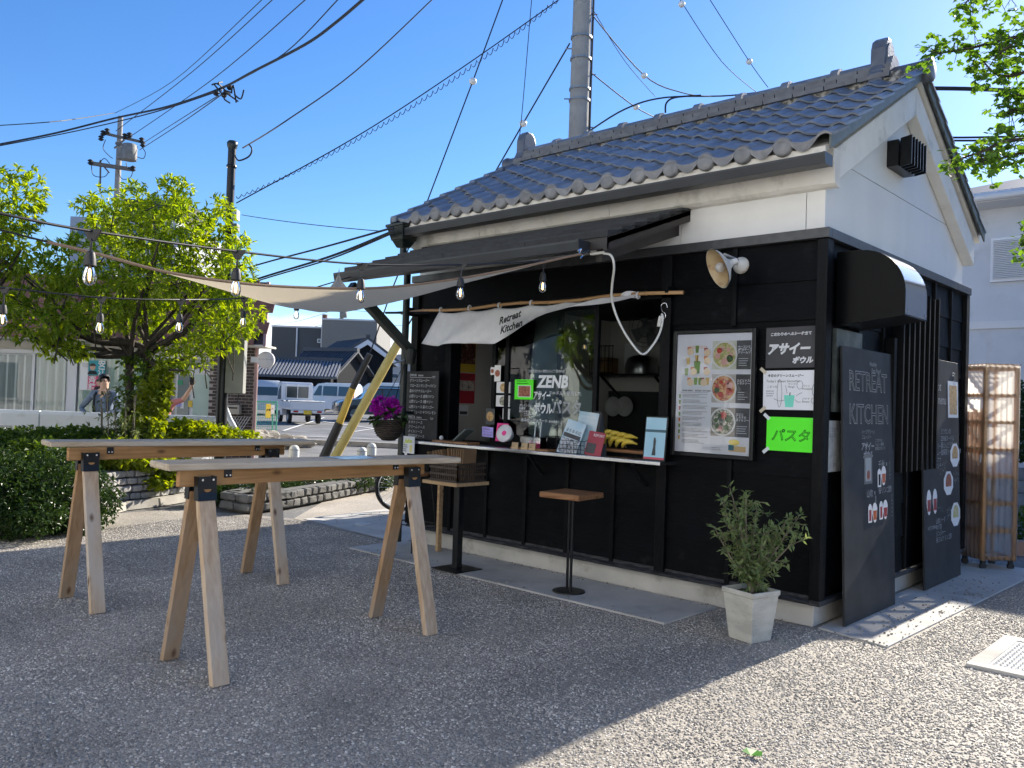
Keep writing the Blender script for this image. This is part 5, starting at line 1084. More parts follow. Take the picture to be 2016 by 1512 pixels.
g_lime = leafmat('lime_leaf', (.12,.19,.02), (.28,.33,.04), .5)
g_olive = leafmat('olive_leaf', (.07,.12,.04), (.24,.30,.13), .35, .4)
g_ginkgo = leafmat('ginkgo_leaf', (.05,.13,.02), (.13,.24,.04), .5)
m_bark = mat('dark_bark', (.035,.028,.020), .9, col2=(.075,.062,.048), scale=16, bump=.8, bscale=30, stretch=(2,2,.5))
m_twig = mat('olive_stem', (.16,.13,.09), .85, col2=(.22,.19,.14), scale=20, bump=.3)

# ---- street tree with ivy on a planted bed
def tree_crown(q, blobs, n, L_, W_, per=(5,8), droop=.9):
    mb = MB(); tips = []
    vol = [b[1][0]*b[1][1]*b[1][2] for b in blobs]; tot = sum(v**.67 for v in vol)
    for (c, r), v in zip(blobs, vol):
        for i in range(int(n*v**.67/tot)):
            p, d = blob(q, c, r, .25); tips.append(p); cluster(mb, q, p, (d+V((0,0,.3))), q.randint(*per), L_, W_, droop, .9)
    return mb, tips
TD = 11.6
def pb(px, py, rx, ry, D=TD, ry_d=None):
    k = D/F; return (at(px, py, D=D), (rx*k, (ry_d or rx*.85)*k, ry*k))
tb_ = gp(268, TD)
tree = thing('street_tree', 'leafy spring green tree with an ivy covered forked trunk in the planted bed', 'tree', tb_)
q = random.Random(11)
blobs = [pb(270,470,85,70), pb(195,425,55,55,12), pb(262,405,50,48), pb(345,385,45,50), pb(350,460,80,70,11.2), pb(425,440,45,65), pb(455,545,50,70,11.2), pb(400,560,80,70), pb(470,500,38,40,11.9), pb(300,560,110,60,11.2), pb(150,520,75,60,11.0), pb(75,560,80,60,10.8), pb(190,610,95,50,11.0), pb(430,650,75,45), pb(490,620,35,40,11.4), pb(80,640,95,40,10.6), pb(360,705,65,30), pb(130,690,60,22,11), pb(270,620,90,50,12.3)]
mb, tips = tree_crown(q, blobs, 2500, .112, .037, (5,8), .6)
mb.build('crown', g_tree, tree)
tr = MB(); f1 = at(255,700,D=TD); f2 = at(292,690,D=TD); b0 = tb_+V((-.06,0,0)); b1 = tb_+V((.12,.05,0))
tr.tube([b0-V((0,0,.1)), b0+V((-.02,0,.5)), f1*.6+b0*.4, f1], [.085,.072,.064,.055], 10)
tr.tube([b1-V((0,0,.1)), b1+V((.03,0,.5)), f2*.6+b1*.4, f2], [.10,.085,.075,.062], 10)
for k in range(16):
    a = f1 if k % 2 else f2; e = tips[q.randrange(len(tips))]; mid = a*.5+e*.5+V((0,0,-.18))+rdir(q)*.12
    pts = smooth_path([a-V((0,0,.15)), a*.8+mid*.2+rdir(q)*.05, mid, mid*.45+e*.55+rdir(q)*.1, e], 4); tr.tube(pts, [.036*(1-i/len(pts))+.006 for i in range(len(pts))], 6)
for k in range(110):
    e = tips[q.randrange(len(tips))]; a = e+rdir(q)*.35-V((0,0,.25)); tr.tube([a, (a+e)/2+rdir(q)*.05, e], [.010,.007,.003], 4)
for px, py in ((200,680),(330,640),(240,560),(130,690),(360,730)):
    e = at(px, py, D=TD-.4); tr.tube(smooth_path([f1 if px < 270 else f2, (f1+e)/2+V((0,0,-.05)), e], 5), [.034*(1-i/11)+.008 for i in range(11)], 7)
tr.build('trunk', m_bark, tree, smooth=True)
iv = MB()
for k in range(650):
    h = q.random(); b_, f_ = (b0, f1) if q.random() < .4 else (b1, f2); p = b_*(1-h)+f_*h; d = rdir(q); d.z *= .2; leaf(iv, p+d.normalized()*q.uniform(.06,.14), d+V((0,0,-.7)), V((0,0,1)), .09, .08)
iv.build('ivy', g_mid, tree)
# second tree whose crown enters at the left edge
tb2 = gp(-190, 10.2)
tree2 = thing('street_tree', 'second spring green tree entering at the left edge of the picture', 'tree', tb2)
blobs = [pb(15,400,75,70,10.2), pb(70,370,25,45,10.2), pb(-60,480,110,90,10.2), pb(30,490,60,50,10.2), pb(-160,420,110,110,10.2), pb(-140,600,120,70,10.2), pb(0,600,40,35,10)]
mb, tips2 = tree_crown(q, blobs, 1200, .105, .036, (5,8), .6); mb.build('crown', g_tree, tree2)
tr = MB(); fk = tb2+V((.05,0,1.7)); tr.tube([tb2-V((0,0,.1)), tb2+V((.03,0,.8)), fk], [.12,.10,.085], 10)
for k in range(22):
    e = tips2[q.randrange(len(tips2))]; mid = (fk+e)/2+V((0,0,-.15))+rdir(q)*.1; pts = smooth_path([fk, mid, e], 5); tr.tube(pts, [.045*(1-i/len(pts))+.006 for i in range(len(pts))], 6)
tr.build('trunk', m_bark, tree2, smooth=True)
# slender nandina in front of the trunk
q = random.Random(5); nb = gp(232, 10.9); nd = thing('nandina_shrub', 'slender upright nandina with feathery leaves in front of the trunk', 'shrub', nb); mb = MB(); sb_ = MB()
for k in range(9):
    a = nb+V((q.uniform(-.22,.22), q.uniform(-.2,.2), 0)); e = a+V((q.uniform(-.12,.12), q.uniform(-.1,.1), q.uniform(1.1,1.55))); sb_.tube([a, (a+e)/2, e], .008, 5)
    for j in range(22):
        h = q.uniform(.45, 1.05); p = a*(1-h)+e*h+rdir(q)*.20; cluster(mb, q, p, rdir(q), 4, .085, .020, .4)
mb.build('foliage', leafmat('nandina_leaf', (.04,.075,.03), (.16,.19,.08), .4), nd); sb_.build('stems', m_twig, nd)
# ---- planted beds with little stone walls
m_stone = mat('wall_stone', (.26,.255,.25), .85, col2=(.42,.41,.40), scale=14, bump=.7, bscale=24, var=.22, dirt=(.14,.13,.12), dscale=8, dlo=.6, dhi=.75)
m_mortar = mat('mortar', (.12,.118,.11), .95, bump=.4)
m_soil = mat('soil', (.035,.025,.018), .95, col2=(.06,.045,.03), scale=12, bump=.8, bscale=30)
m_kerb = mat('kerb_concrete', (.30,.28,.245), .85, col2=(.38,.36,.32), scale=5, bump=.3, bscale=60, dirt=(.25,.23,.2), dscale=3)
def stone_mesh(k):
    q = random.Random(100+k); mb = MB().box((-.5,-.5,-.5),(.5,.5,.5)); me = bpy.data.meshes.new('stone')
    import bmesh
    bm = bmesh.new(); bmesh.ops.create_cube(bm, size=1); bmesh.ops.bevel(bm, geom=bm.edges[:], offset=.14, segments=1, affect='EDGES')
    for v in bm.verts: v.co += V((q.uniform(-.05,.05), q.uniform(-.07,.07), q.uniform(-.05,.05)))
    bm.to_mesh(me); bm.free(); me.materials.append(m_stone); return me
STONES = [stone_mesh(k) for k in range(6)]
STONES2 = []
m_stone2 = mat('dark_edging_stone', (.10,.10,.098), .9, col2=(.16,.158,.15), scale=12, bump=.6, bscale=24, var=.2)  # shade of the shrubs put into a darker copy of the stone colour
for s_ in STONES:
    s2 = s_.copy(); s2.materials.clear(); s2.materials.append(m_stone2); STONES2.append(s2)
def stone_wall(name, label, path, z0, courses, h, ln, kerb=True):
    t = thing(name, label, 'wall', (path[0][0], path[0][1], 0)); q = random.Random(len(path)*7); o0 = V((path[0][0], path[0][1], 0))
    core = MB()
    for i in range(len(path)-1):
        a, b = V((*path[i], 0)), V((*path[i+1], 0)); d = (b-a).normalized(); nrm = V((d.y,-d.x,0)); L_ = (b-a).length
        core.hexa([a-nrm*.16, b-nrm*.16, b+nrm*.0, a+nrm*.0]+[p+V((0,0,z0+courses*h)) for p in (a-nrm*.16, b-nrm*.16, b, a)])
        for c in range(courses):
            x = -ln*.5*(c % 2)
            while x < L_:
                w_ = ln*q.uniform(.8,1.2); xm = min(max(x+w_/2, .03), L_-.03); p = a+d*xm+nrm*.01+V((0,0,z0+h*(c+.5)))
                s = bpy.data.objects.new('stone', (STONES if kerb else STONES2)[q.randrange(6)]); COL.objects.link(s); s.parent = t; s.location = p-o0; s.scale = ((w_-.016), .13, h-.016); s.rotation_euler = (q.uniform(-.05,.05), q.uniform(-.06,.06), math.atan2(d.y, d.x)+q.uniform(-.05,.05)); x += w_
    core.build('core', m_mortar, t)
    if kerb:
        kb = MB()
        for i in range(len(path)-1):
            a, b = V((*path[i], 0)), V((*path[i+1], 0)); d = (b-a).normalized(); nrm = V((d.y,-d.x,0)); kb.hexa([a+nrm*.05, b+nrm*.05, b+nrm*.19, a+nrm*.19]+[p+V((0,0,z0)) for p in (a+nrm*.05, b+nrm*.05, b+nrm*.17, a+nrm*.17)])
        kb.build('kerb', m_kerb, t)
    return t
stone_wall('stone_wall', 'low wall of small grey stones with a kerb under the ivy bed', [(-6.9,-3.6),(-7.35,-2.4),(-8.25,-1.45),(-8.4,-.95),(-8.75,-.3),(-9.6,.35),(-11,1.2)], .10, 4, .095, .16)
tag(MB().add([(-6.9,-3.6,.4),(-7.35,-2.4,.4),(-8.25,-1.45,.4),(-8.75,-.3,.4),(-9.6,.35,.4),(-11,1.2,.4),(-13,1.4,.4),(-12,-6,.4),(-8,-6,.4)], [tuple(range(9))]).build('planted_bed', m_soil), kind='structure')
stone_wall('stone_wall', 'low dark stone edging of the bed behind the nearest table', [(-8.9,1.6),(-7.5,-.35),(-7.05,-.30),(-7.2,.35),(-7.6,1.25),(-8.3,2.7),(-9.6,4.6)], .02, 2, .11, .2, False)
tag(MB().add([(-8.9,1.6,.2),(-7.5,-.3,.2),(-7.1,-.25,.2),(-7.25,.35,.2),(-7.65,1.25,.2),(-8.35,2.7,.2),(-9.6,4.5,.2)], [tuple(range(7))]).build('planted_bed', m_soil), kind='structure')
# shrubs: front left hedge mass, ivy spilling over the wall, hedge at the back of the bed, low bed by the path
B3 = lambda px, py, D, rx, ry, rz: (at(px, py, D=D), (rx, ry, rz))
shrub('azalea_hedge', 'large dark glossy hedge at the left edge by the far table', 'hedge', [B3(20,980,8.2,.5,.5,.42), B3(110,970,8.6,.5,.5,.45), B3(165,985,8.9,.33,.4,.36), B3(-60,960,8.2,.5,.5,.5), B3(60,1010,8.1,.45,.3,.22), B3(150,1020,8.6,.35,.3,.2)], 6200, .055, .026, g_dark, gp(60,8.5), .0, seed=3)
shrub('ivy_cover', 'bright lime ivy spilling over the stone wall behind the far table', 'ivy', [B3(270,905,10.9,.45,.4,.14), B3(330,920,11.2,.38,.4,.13), B3(230,895,10.6,.4,.4,.18), B3(300,945,10.9,.35,.2,.09)], 1500, .09, .08, g_lime, gp(280,11), .6, seed=4)
shrub('leafy_hedge', 'mid green hedge in front of the white guard rail', 'hedge', [B3(60,873,10.6,.6,.5,.2), B3(140,870,10.8,.55,.5,.2), B3(20,885,10.2,.5,.5,.22), B3(210,870,11,.45,.5,.18), B3(-50,880,10.4,.6,.5,.26), B3(80,905,9.6,.7,.4,.24)], 3600, .075, .045, g_mid, gp(100,10.6), .2, seed=6)
shrub('lime_shrub', 'sunlit lime green low shrub beside the lamp pole', 'shrub', [B3(370,850,11.8,.38,.4,.17), B3(410,855,11.8,.28,.4,.15), B3(470,862,12,.25,.3,.1), B3(340,860,11.6,.3,.4,.17)], 1100, .085, .06, g_lime, gp(390,11.8), .4, seed=7)
shrub('ivy_clump', 'bright ivy clump climbing the tree foot', 'ivy', [B3(300,800,11.3,.18,.2,.42), B3(318,760,11.3,.12,.15,.3), B3(285,840,11.2,.25,.25,.2)], 700, .085, .07, g_lime, gp(300,11.3), .5, seed=8)
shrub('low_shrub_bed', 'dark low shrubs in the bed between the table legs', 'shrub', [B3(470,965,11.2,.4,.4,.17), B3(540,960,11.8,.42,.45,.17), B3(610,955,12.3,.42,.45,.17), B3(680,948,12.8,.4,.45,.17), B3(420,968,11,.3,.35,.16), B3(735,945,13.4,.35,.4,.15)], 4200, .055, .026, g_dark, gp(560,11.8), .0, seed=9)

# ---- potted olive by the corner
oc = V((-.175,-.60,0)); rz = math.radians(-14); rm = Matrix.Rotation(rz, 3, 'Z')
ol = thing('potted_olive_tree', 'small olive tree in a tapered square grey pot by the kiosk corner', 'potted plant', oc)
m_pot = mat('cast_stone_pot', (.40,.39,.345), .85, col2=(.52,.51,.455), scale=7, bump=.5, bscale=40, stretch=(1,1,3), dirt=(.22,.21,.19), dscale=22, dlo=.62, dhi=.72)
def sq(s, z): return [oc+rm@V((a*s, b*s, z)) for a, b in ((-1,-1),(1,-1),(1,1),(-1,1))]
pm = MB(); rings = [sq(.094,.003), sq(.124,.295), sq(.132,.302), sq(.132,.332), sq(.119,.332), sq(.113,.29)]
pm.add([p for r_ in rings for p in r_], [(0,3,2,1)]+[(i*4+j, i*4+(j+1)%4, (i+1)*4+(j+1)%4, (i+1)*4+j) for i in range(5) for j in range(4)]); pm.build('pot', m_pot, ol, bevel=.005)
so2 = MB().grid(lambda s, t: oc+rm@V(((s-.5)*.23, (t-.5)*.23, .300+.012*math.sin(s*13)*math.cos(t*11))), 10, 10); so2.build('soil', m_soil, ol)
q = random.Random(21); lm, sm_ = MB(), MB(); base = oc+V((0,0,.295))
ends = [(-.22,-.02,.62),(-.14,.06,.68),(-.05,.0,.66),(.04,.05,.58),(.12,.0,.45),(.24,.03,.50),(.33,.06,.52),(.20,.1,.40),(-.24,.05,.42),(-.10,-.05,.50),(.06,-.06,.42),(.28,-.03,.38),(-.02,.12,.55)]
GRl = GR
for ex, ey, ez in ends:
    e = base+GR*ex+GF*ey+V((0,0,ez)); mid = base*.45+e*.55+GR*(-ex*.12)+rdir(q)*.02+V((0,0,-.02)); pts = smooth_path([base, base+V((0,0,.10))+GR*ex*.12, mid, e], 6); sm_.tube(pts, [.010*(1-i/len(pts))+.0022 for i in range(len(pts))], 6)
    for s_ in range(8):
        k = q.randint(6, len(pts)-2); a = pts[k]; ee = a+(rdir(q)*.13+V((0,0,.03))); sm_.tube([a, ee], [.003,.0015], 4)
        for j in range(12): p = a*(1-j/11)+ee*(j/11); leaf(lm, p, rdir(q)+(ee-a).normalized()*.7, V((q.uniform(-1,1),q.uniform(-1,1),1)), q.uniform(.04,.06), .020, .12)
    for j in range(58):
        k = q.randint(int(len(pts)*.3), len(pts)-1); p = pts[k]+rdir(q)*.012; dd = (pts[min(k+1,len(pts)-1)]-pts[k-1]).normalized(); leaf(lm, p, rdir(q)+dd*.8, V((q.uniform(-1,1),q.uniform(-1,1),1)), q.uniform(.04,.06), .020, .12)
lm.build('leaves', g_olive, ol); sm_.build('stem', m_twig, ol, smooth=True)

# ---- ginkgo boughs hanging in from the right
gk0 = gp(2600, 5.8); gk = thing('ginkgo_tree', 'ginkgo tree whose leafy boughs hang in at the upper right', 'tree', gk0); q = random.Random(31); tr = MB(); lm = MB()
top = gk0+V((0,0,4.4)); tr.tube([gk0-V((0,0,.1)), gk0+V((.03,0,2.5)), top], [.16,.13,.08], 10)
def gink(p, d, s):
    d = d.normalized(); sd = d.cross(V((q.uniform(-.4,.4),q.uniform(-.4,.4),1))); sd = sd.normalized() if sd.length > .01 else V((1,0,0)); n = sd.cross(d); o = len(lm.v)
    lm.v += [p, p+d*s*.55+sd*s*.62, p+d*s*.95+sd*s*.28, p+d*s*.72+n*s*.1, p+d*s*.95-sd*s*.28, p+d*s*.55-sd*s*.62]; lm.f += [[o,o+1,o+2],[o,o+2,o+3],[o,o+3,o+4],[o,o+4,o+5]]; lm.m += [0]*4
for bl in ([(2380,160),(2160,60),(1990,75),(1910,95),(1830,108)], [(2380,160),(2140,110),(1985,150),(1935,120)], [(2380,260),(2160,210),(2010,215),(1985,225)], [(2380,300),(2150,280),(2000,275),(1930,300),(1880,315)], [(2380,340),(2200,320),(2030,300),(1950,320)], [(2380,60),(2150,-20),(1980,-15),(1905,0)], [(2380,500),(2200,470),(2060,470),(2015,455)], [(2380,100),(2180,20),(2040,60),(1960,110)], [(2380,160),(2200,140),(2060,170),(1995,190)]):
    P = [at(x, y, D=5.6+.2*math.sin(x*.01+y)) for x, y in bl]; pts = smooth_path(P, 7); tr.tube(pts, [.02*(1-i/len(pts))+.003 for i in range(len(pts))], 5)
    for k in range(4, len(pts)):
        for j in range(3):
            p = pts[k]+rdir(q)*.05; e = p+rdir(q)*.10+V((0,0,-.02)); tr.tube([pts[k], e], [.003,.0015], 4)
            for i_ in range(5): gink(e+rdir(q)*.035, rdir(q)+V((0,0,-.55)), q.uniform(.032,.056))
lm.build('leaves', g_ginkgo, gk); tr.build('trunk', m_bark, gk, smooth=True)
fl = MB(); P = at(1478,1487,Z=.012); o = P
fl.add([o, o+V((.05,.0,.012)), o+V((.035,.04,.016)), o+V((0,.055,.005)), o+V((-.035,.03,.014)), o+V((-.04,-.005,.008))], [(0,1,2),(0,2,3),(0,3,4),(0,4,5)]); tag(fl.build('fallen_leaf', mat('green_leaf', (.06,.22,.02), .5)), 'single green leaf lying on the sunny gravel', 'leaf')
# ================================================================ lamps, sail and wires near the kiosk
m_rubber = mat('black_rubber', (.012,.012,.013), .5)
m_bulb = glass('bulb_glass', (1,.97,.9), 1.0)
m_fil = mat('lit_filament', (1,.75,.4), .5, emit=(1,.62,.25), estr=4)
def socket_bulb(p, drop, parent, s=1.0, tilt=V((0,0,0)), lit=True):
    p = V(p); q = p+V((0,0,-drop))+tilt
    k = MB(); k.hexa([p+V((a*.026*s,b*.008,c)) for c in (-.02,.012) for a, b in ((-1,-1),(1,-1),(1,1),(-1,1))]) if False else None
    k.prism([p+GR*(-.034*s)+V((0,0,.008)), p+GR*(.034*s)+V((0,0,.008)), p+GR*.010*s+V((0,0,-.035*s)), p-GR*.010*s+V((0,0,-.035*s))], GF*.016*s)
    k.tube([p+V((0,0,-.03)), p*.5+q*.5+V((.004,0,0)), q], .0045*s, 6)
    k.lathe([(.006,.0),(.016,-.006),(.021,-.03),(.0225,-.055),(.019,-.058)], q, (0,0,1), 14); o = k.build('socket', m_rubber, parent, smooth='auto')
    MB().lathe([(.011,-.055),(.015,-.066),(.0225,-.088),(.024,-.104),(.019,-.122),(.009,-.130),(0,-.132)], q, (0,0,1), 16).build('bulb', m_bulb, o, smooth=True)
    if lit: MB().lathe([(.0,-.066),(.004,-.07),(.0055,-.09),(.004,-.112),(.0,-.114)], q, (0,0,1), 8).build('filament', m_fil, o, smooth=True)
    return o
def string_light(name, label, pts, bulbs, drop, s=1.0):
    t = thing(name, label, 'string lights', pts[0], 0, 'festoon string lights'); MB().tube(smooth_path(pts, 8), .0055, 6).build('cable', m_rubber, t, smooth=True)
    for b in bulbs: socket_bulb(b, drop, t, s)
    return t
B1 = [at(180,455,D=3.15), at(467,495,D=3.8), at(712,520,D=4.4), at(908,521,D=4.9), at(1070,513,D=5.35)]
string_light('string_lights', 'nearer black string of five lit bulbs running to the awning gutter', [at(-330,345,D=2.5)]+[at(0,420,D=2.85)]+B1+[at(1150,497,D=5.5)], B1, .075)
B2 = [at(8,567,D=4.9), at(199,586,D=5.2), at(355,590,D=5.7), at(480,587,D=6.6), at(585,575,D=6.9)]
string_light('string_lights', 'farther black string of small bulbs hanging below the sail', [at(-250,545,D=4.6)]+B2+[at(690,545,D=7.6)], B2, .095)
# shade sail
m_sail = bpy.data.materials.new('sail_cloth'); m_sail.use_nodes = True
nt_ = m_sail.node_tree; b_ = P_(nt_); b_.inputs['Base Color'].default_value = (.58,.52,.42,1); b_.inputs['Roughness'].default_value = .9
tl_ = nt_.nodes.new('ShaderNodeBsdfTranslucent'); tl_.inputs[0].default_value = (.60,.52,.38,1); mx_ = nt_.nodes.new('ShaderNodeMixShader'); mx_.inputs[0].default_value = .45
nt_.links.new(b_.outputs[0], mx_.inputs[1]); nt_.links.new(tl_.outputs[0], mx_.inputs[2]); nt_.links.new(mx_.outputs[0], nt_.nodes['Material Output'].inputs[0])
sl = thing('shade_sail', 'beige triangular shade sail sagging from the awning to the left', 'shade sail', at(1140,502,D=5.35))
near = smooth_path([at(92,476,D=3.75), at(200,502,D=3.85), at(330,536,D=4.0), at(470,557,D=4.2), at(600,566,D=4.45), at(740,567,D=4.7), at(880,552,D=4.95), at(1010,529,D=5.15), at(1143,500,D=5.4)], 6)
BC = at(668,527,D=7.35)
N0 = near[int(.56*(len(near)-1))]
def sfn(s, t):
    k = s*(len(near)-1); i = min(int(k), len(near)-2); p = near[i]*(1-(k-i))+near[i+1]*(k-i)
    c = N0.lerp(BC, t)+(p-N0)*(1-t)**1.9                      # side edges cut in, so the sheet narrows quickly to the far corner
    e = t**2.6; w_ = 4*s*(1-s)
    c.z = p.z*(1-t)**1.9+(1-(1-t)**1.9)*(N0.z*(1-e)+BC.z*e)-.05*math.sin(math.pi*t)*w_+.003*math.sin(s*34+t*5)*t*(1-t)*4
    return c
sc_ = MB().grid(sfn, 60, 16).build('cloth', m_sail, sl, smooth=True)
MB().tube(near, .008, 6).build('hem', mat('brown_hem', (.22,.15,.10), .8), sl)
MB().bar(near[0], at(-260,385,D=3.3), .028, .004).build('strap', m_rubber, sl); MB().bar(near[-1], at(1160,494,D=5.5), .015, .01).build('strap', m_rubber, sl)
MB().tube([at(1138,494,D=5.38), at(1144,490,D=5.4), at(1141,498,D=5.4), at(1148,503,D=5.42), at(1143,508,D=5.4)], .006, 6).build('shackle', m_chrome, sl)
# ================================================================ guy wire guards, bollards, bicycle, basket
m_yg = mat('yellow_guard', (.55,.36,.04), .45, col2=(.62,.43,.07), scale=3, dirt=(.40,.26,.05), dscale=5); m_yp = mat('pale_yellow_guard', (.62,.48,.13), .45, col2=(.68,.54,.18), scale=4)
m_bg = mat('black_guard', (.012,.013,.016), .4)
m_wire = mat('cable_black', (.02,.022,.026), .6); m_steelw = mat('galvanised_wire', (.25,.27,.29), .5, metal=.6)
GDg = 16.0
g0, g1, gm1, gm2 = at(600,985,D=GDg), at(728,697,D=GDg), at(668,833,D=GDg), at(694,765,D=GDg)
gw = thing('guy_wire', 'guy wire in a black and yellow striped guard, left of two', 'guy wire', V((g0.x,g0.y,0)))
MB().cyl(g0, gm1, .11, .085, 14).build('guard', m_bg, gw, smooth='auto'); MB().cyl(gm1, gm2, .072, .068, 14).build('guard', m_yg, gw, smooth='auto'); MB().cyl(gm2, g1, .066, .06, 14).build('guard', m_bg, gw, smooth='auto')
MB().tube([g1, at(770,575,D=GDg), at(840,400,D=GDg*1.0), at(931,160,D=GDg), at(995,-15,D=GDg)], .014, 5).build('wire', m_wire, gw); MB().ball(at(931,160,D=GDg), .075, 14, 10, (1,1,.9)).build('insulator', mat('white_porcelain',(.72,.72,.70),.3), gw, smooth=True)
h0, h1 = at(612,985,D=15), at(788,668,D=15)
gw2 = thing('guy_wire', 'plain yellow guarded guy wire, right of two, rising behind the kiosk', 'guy wire', V((h0.x,h0.y,0)))
MB().cyl(h0, h1, .085, .08, 16).build('guard', m_yp, gw2, smooth='auto'); MB().tube([h1, at(980,330,D=15), at(1030,243,D=15), at(1122,85,D=14)], .014, 5).build('wire', m_wire, gw2); MB().ball(at(1030,243,D=15), .07, 14, 10, (1,1,.9)).build('insulator', MATS['white_porcelain'], gw2, smooth=True)
m_bol = mat('white_bollard', (.50,.52,.49), .6, col2=(.58,.60,.57), scale=5)
for i, (px, py, D, lb) in enumerate(((583,876,19,'white domed bollard right of the far table, farthest left'), (716,880,19.6,'white domed bollard beside the yellow guard, left of a pair'), (735,872,20.6,'white domed bollard beside the yellow guard, right of a pair'))):
    g_ = gp(px, D); h_ = at(px, py, D=D).z-g_.z; t = thing('bollard', lb, 'bollard', g_, 0, 'white domed bollards')
    MB().lathe([(.115,0),(.115,h_-.12),(.10,h_-.05),(.06,h_-.012),(0,h_)], g_, (0,0,1), 20).build('post', m_bol, t, smooth=True); MB().lathe([(.117,h_*.6),(.119,h_*.61),(.119,h_*.68),(.117,h_*.69)], g_, (0,0,1), 20).build('band', mat('band_grey',(.36,.38,.37),.6), t)
# bicycle
bk0 = V((-6.15,1.35,0)); bi = thing('bicycle', 'black bicycle parked at the left end of the kiosk, mostly hidden', 'bicycle', bk0)
bd = V((.55,.83,0)).normalized(); m_tyre = mat('tyre_rubber', (.015,.015,.016), .8)
def wheel(c, r_=.30):
    s = bd.cross(V((0,0,1))); P = lambda a, rr: c+bd*(rr*math.cos(a))+V((0,0,rr*math.sin(a)))
    w_ = MB().tube([P(i*2*math.pi/36, r_) for i in range(37)], .020, 8, False).build('wheel', m_tyre, bi, smooth=True)
    MB().tube([P(i*2*math.pi/36, r_-.028) for i in range(37)], .009, 6, False).build('rim', m_chrome, w_, smooth=True)
    sp_ = MB()
    for i in range(24): sp_.cyl(c+s*.02*(-1)**i, P(i*2*math.pi/24, r_-.03), .0018, .0018, 4)
    sp_.build('spokes', m_chrome, w_); MB().cyl(c-s*.04, c+s*.04, .028, .028, 14).build('hub', m_steel, w_)
wheel(bk0+V((0,0,.322))); wheel(bk0+bd*1.05+V((0,0,.322)))
fr = MB(); A_, B_, S_, Hd = bk0+V((0,0,.322)), bk0+bd*1.05+V((0,0,.322)), bk0+bd*.32+V((0,0,.80)), bk0+bd*.85+V((0,0,.85)); BB_ = bk0+bd*.45+V((0,0,.30))
for a, b in ((A_,S_),(A_,BB_),(BB_,S_),(BB_,Hd),(S_-V((0,0,.1)),Hd-V((0,0,.05))),(Hd,B_),(Hd,Hd+V((0,0,.15)))): fr.cyl(a, b, .016, .016, 8)
fr.build('frame', m_blackm, bi); MB().tube([Hd+V((0,0,.15))+bd.cross(V((0,0,1)))*e*.28-bd*.12*abs(e) for e in (-1,-.6,0,.6,1)], .012, 8).build('handlebar', m_chrome, bi)
sd_ = at(768,880,D=(bk0+bd*.3-CAM).dot(FW)); S2 = bk0+bd*.30+V((0,0,.90))
MB().ball(S2, .13, 14, 8, (1,.8,.38)).build('saddle', m_rubber, bi, smooth=True)
for e in (-.05,.05): MB().tube([S2+bd.cross(V((0,0,1)))*e+V((.015*math.cos(i*1.2),.015*math.sin(i*1.2),-.05-.006*i)) for i in range(14)], .004, 5).build('spring', m_chrome, bi)
MB().cyl(S_, S2-V((0,0,.03)), .013, .013, 8).build('seat_post', m_chrome, bi)
# hanging basket of cyclamen
hbq = at(766,835,D=7.9); hb_ = thing('hanging_basket', 'dark wicker hanging basket of magenta flowers at the kiosk end', 'hanging basket', hbq)
m_wick = mat('dark_wicker', (.025,.018,.014), .8, col2=(.05,.038,.028), scale=30, bump=.6, bscale=60)
MB().lathe([(.0,-.16),(.06,-.155),(.11,-.11),(.14,-.04),(.15,.03),(.155,.04),(.14,.04),(.10,.02),(0,.0)], hbq, (0,0,1), 24).build('bowl', m_wick, hb_, smooth=True)
wk_ = MB()
for i in range(9): z = -.13+i*.02; r_ = .078+.085*math.sqrt(max(0, i/9)); wk_.tube([hbq+V((r_*math.cos(a)*(1+.02*math.sin(a*14+i*3)), r_*math.sin(a)*(1+.02*math.sin(a*14+i*3)), z)) for a in [k*2*math.pi/40 for k in range(41)]], .009, 5, False)
wk_.build('weave', m_wick, hb_, smooth=True)
hook = at(797,715,D=7.7); 
for a in (.3,2.4,4.5): MB().cyl(hbq+V((.15*math.cos(a),.15*math.sin(a),.03)), hook, .0035, .0035, 5).build('chain', m_blackm, hb_)
MB().tube([hook, hook+V((0,0,.03)), V((-4.38,-.25,hook.z+.03))], .008, 6).build('hook_arm', m_blackm, hb_)
q = random.Random(41); fl_, lv_ = MB(), MB()
for k in range(75):
    p, d = blob(q, hbq+V((-.03,-.02,.15)), (.15,.14,.11), .3); 
    for j in range(5): leaf(fl_, p+rdir(q)*.01, rdir(q)+V((0,0,.7)), rdir(q), .05, .034, .3)
for k in range(60): p, d = blob(q, hbq+V((0,0,.06)), (.16,.15,.06), .5); leaf(lv_, p, d+V((0,0,-.1)), V((0,0,1)), .08, .07)
fl_.build('flowers', leafmat('magenta_petal', (.30,.005,.26), (.48,.015,.42), .3), hb_); lv_.build('leaves', g_dark, hb_)
# covers in the paving
cv = thing('manhole_cover', 'small round grey cover in the concrete left of the kiosk', 'cover', at(715,1032,Z=.009)); MB().lathe([(.0,.016),(.085,.016),(.092,.012),(.094,.0)], at(715,1032,Z=.009)-V((0,0,.006)), (0,0,1), 28).build('lid', mat('cast_cover',(.42,.43,.42),.5,col2=(.5,.5,.49),scale=40,bump=.6,bscale=90), cv, smooth='auto')
gr_ = thing('drain_grate', 'square steel tread cover in a concrete frame at the right edge', 'cover', (1.5,.35,.0))
gx0, gx1, gy0, gy1 = .98, 1.85, -.12, .82
for a, b in (((gx0,gy0),(gx1,gy0+.10)), ((gx0,gy1-.10),(gx1,gy1)), ((gx0,gy0+.10),(gx0+.10,gy1-.10)), ((gx1-.10,gy0+.10),(gx1,gy1-.10))): MB().box((*a,.0),(*b,.02)).build('frame', m_conc, gr_, bevel=.003)
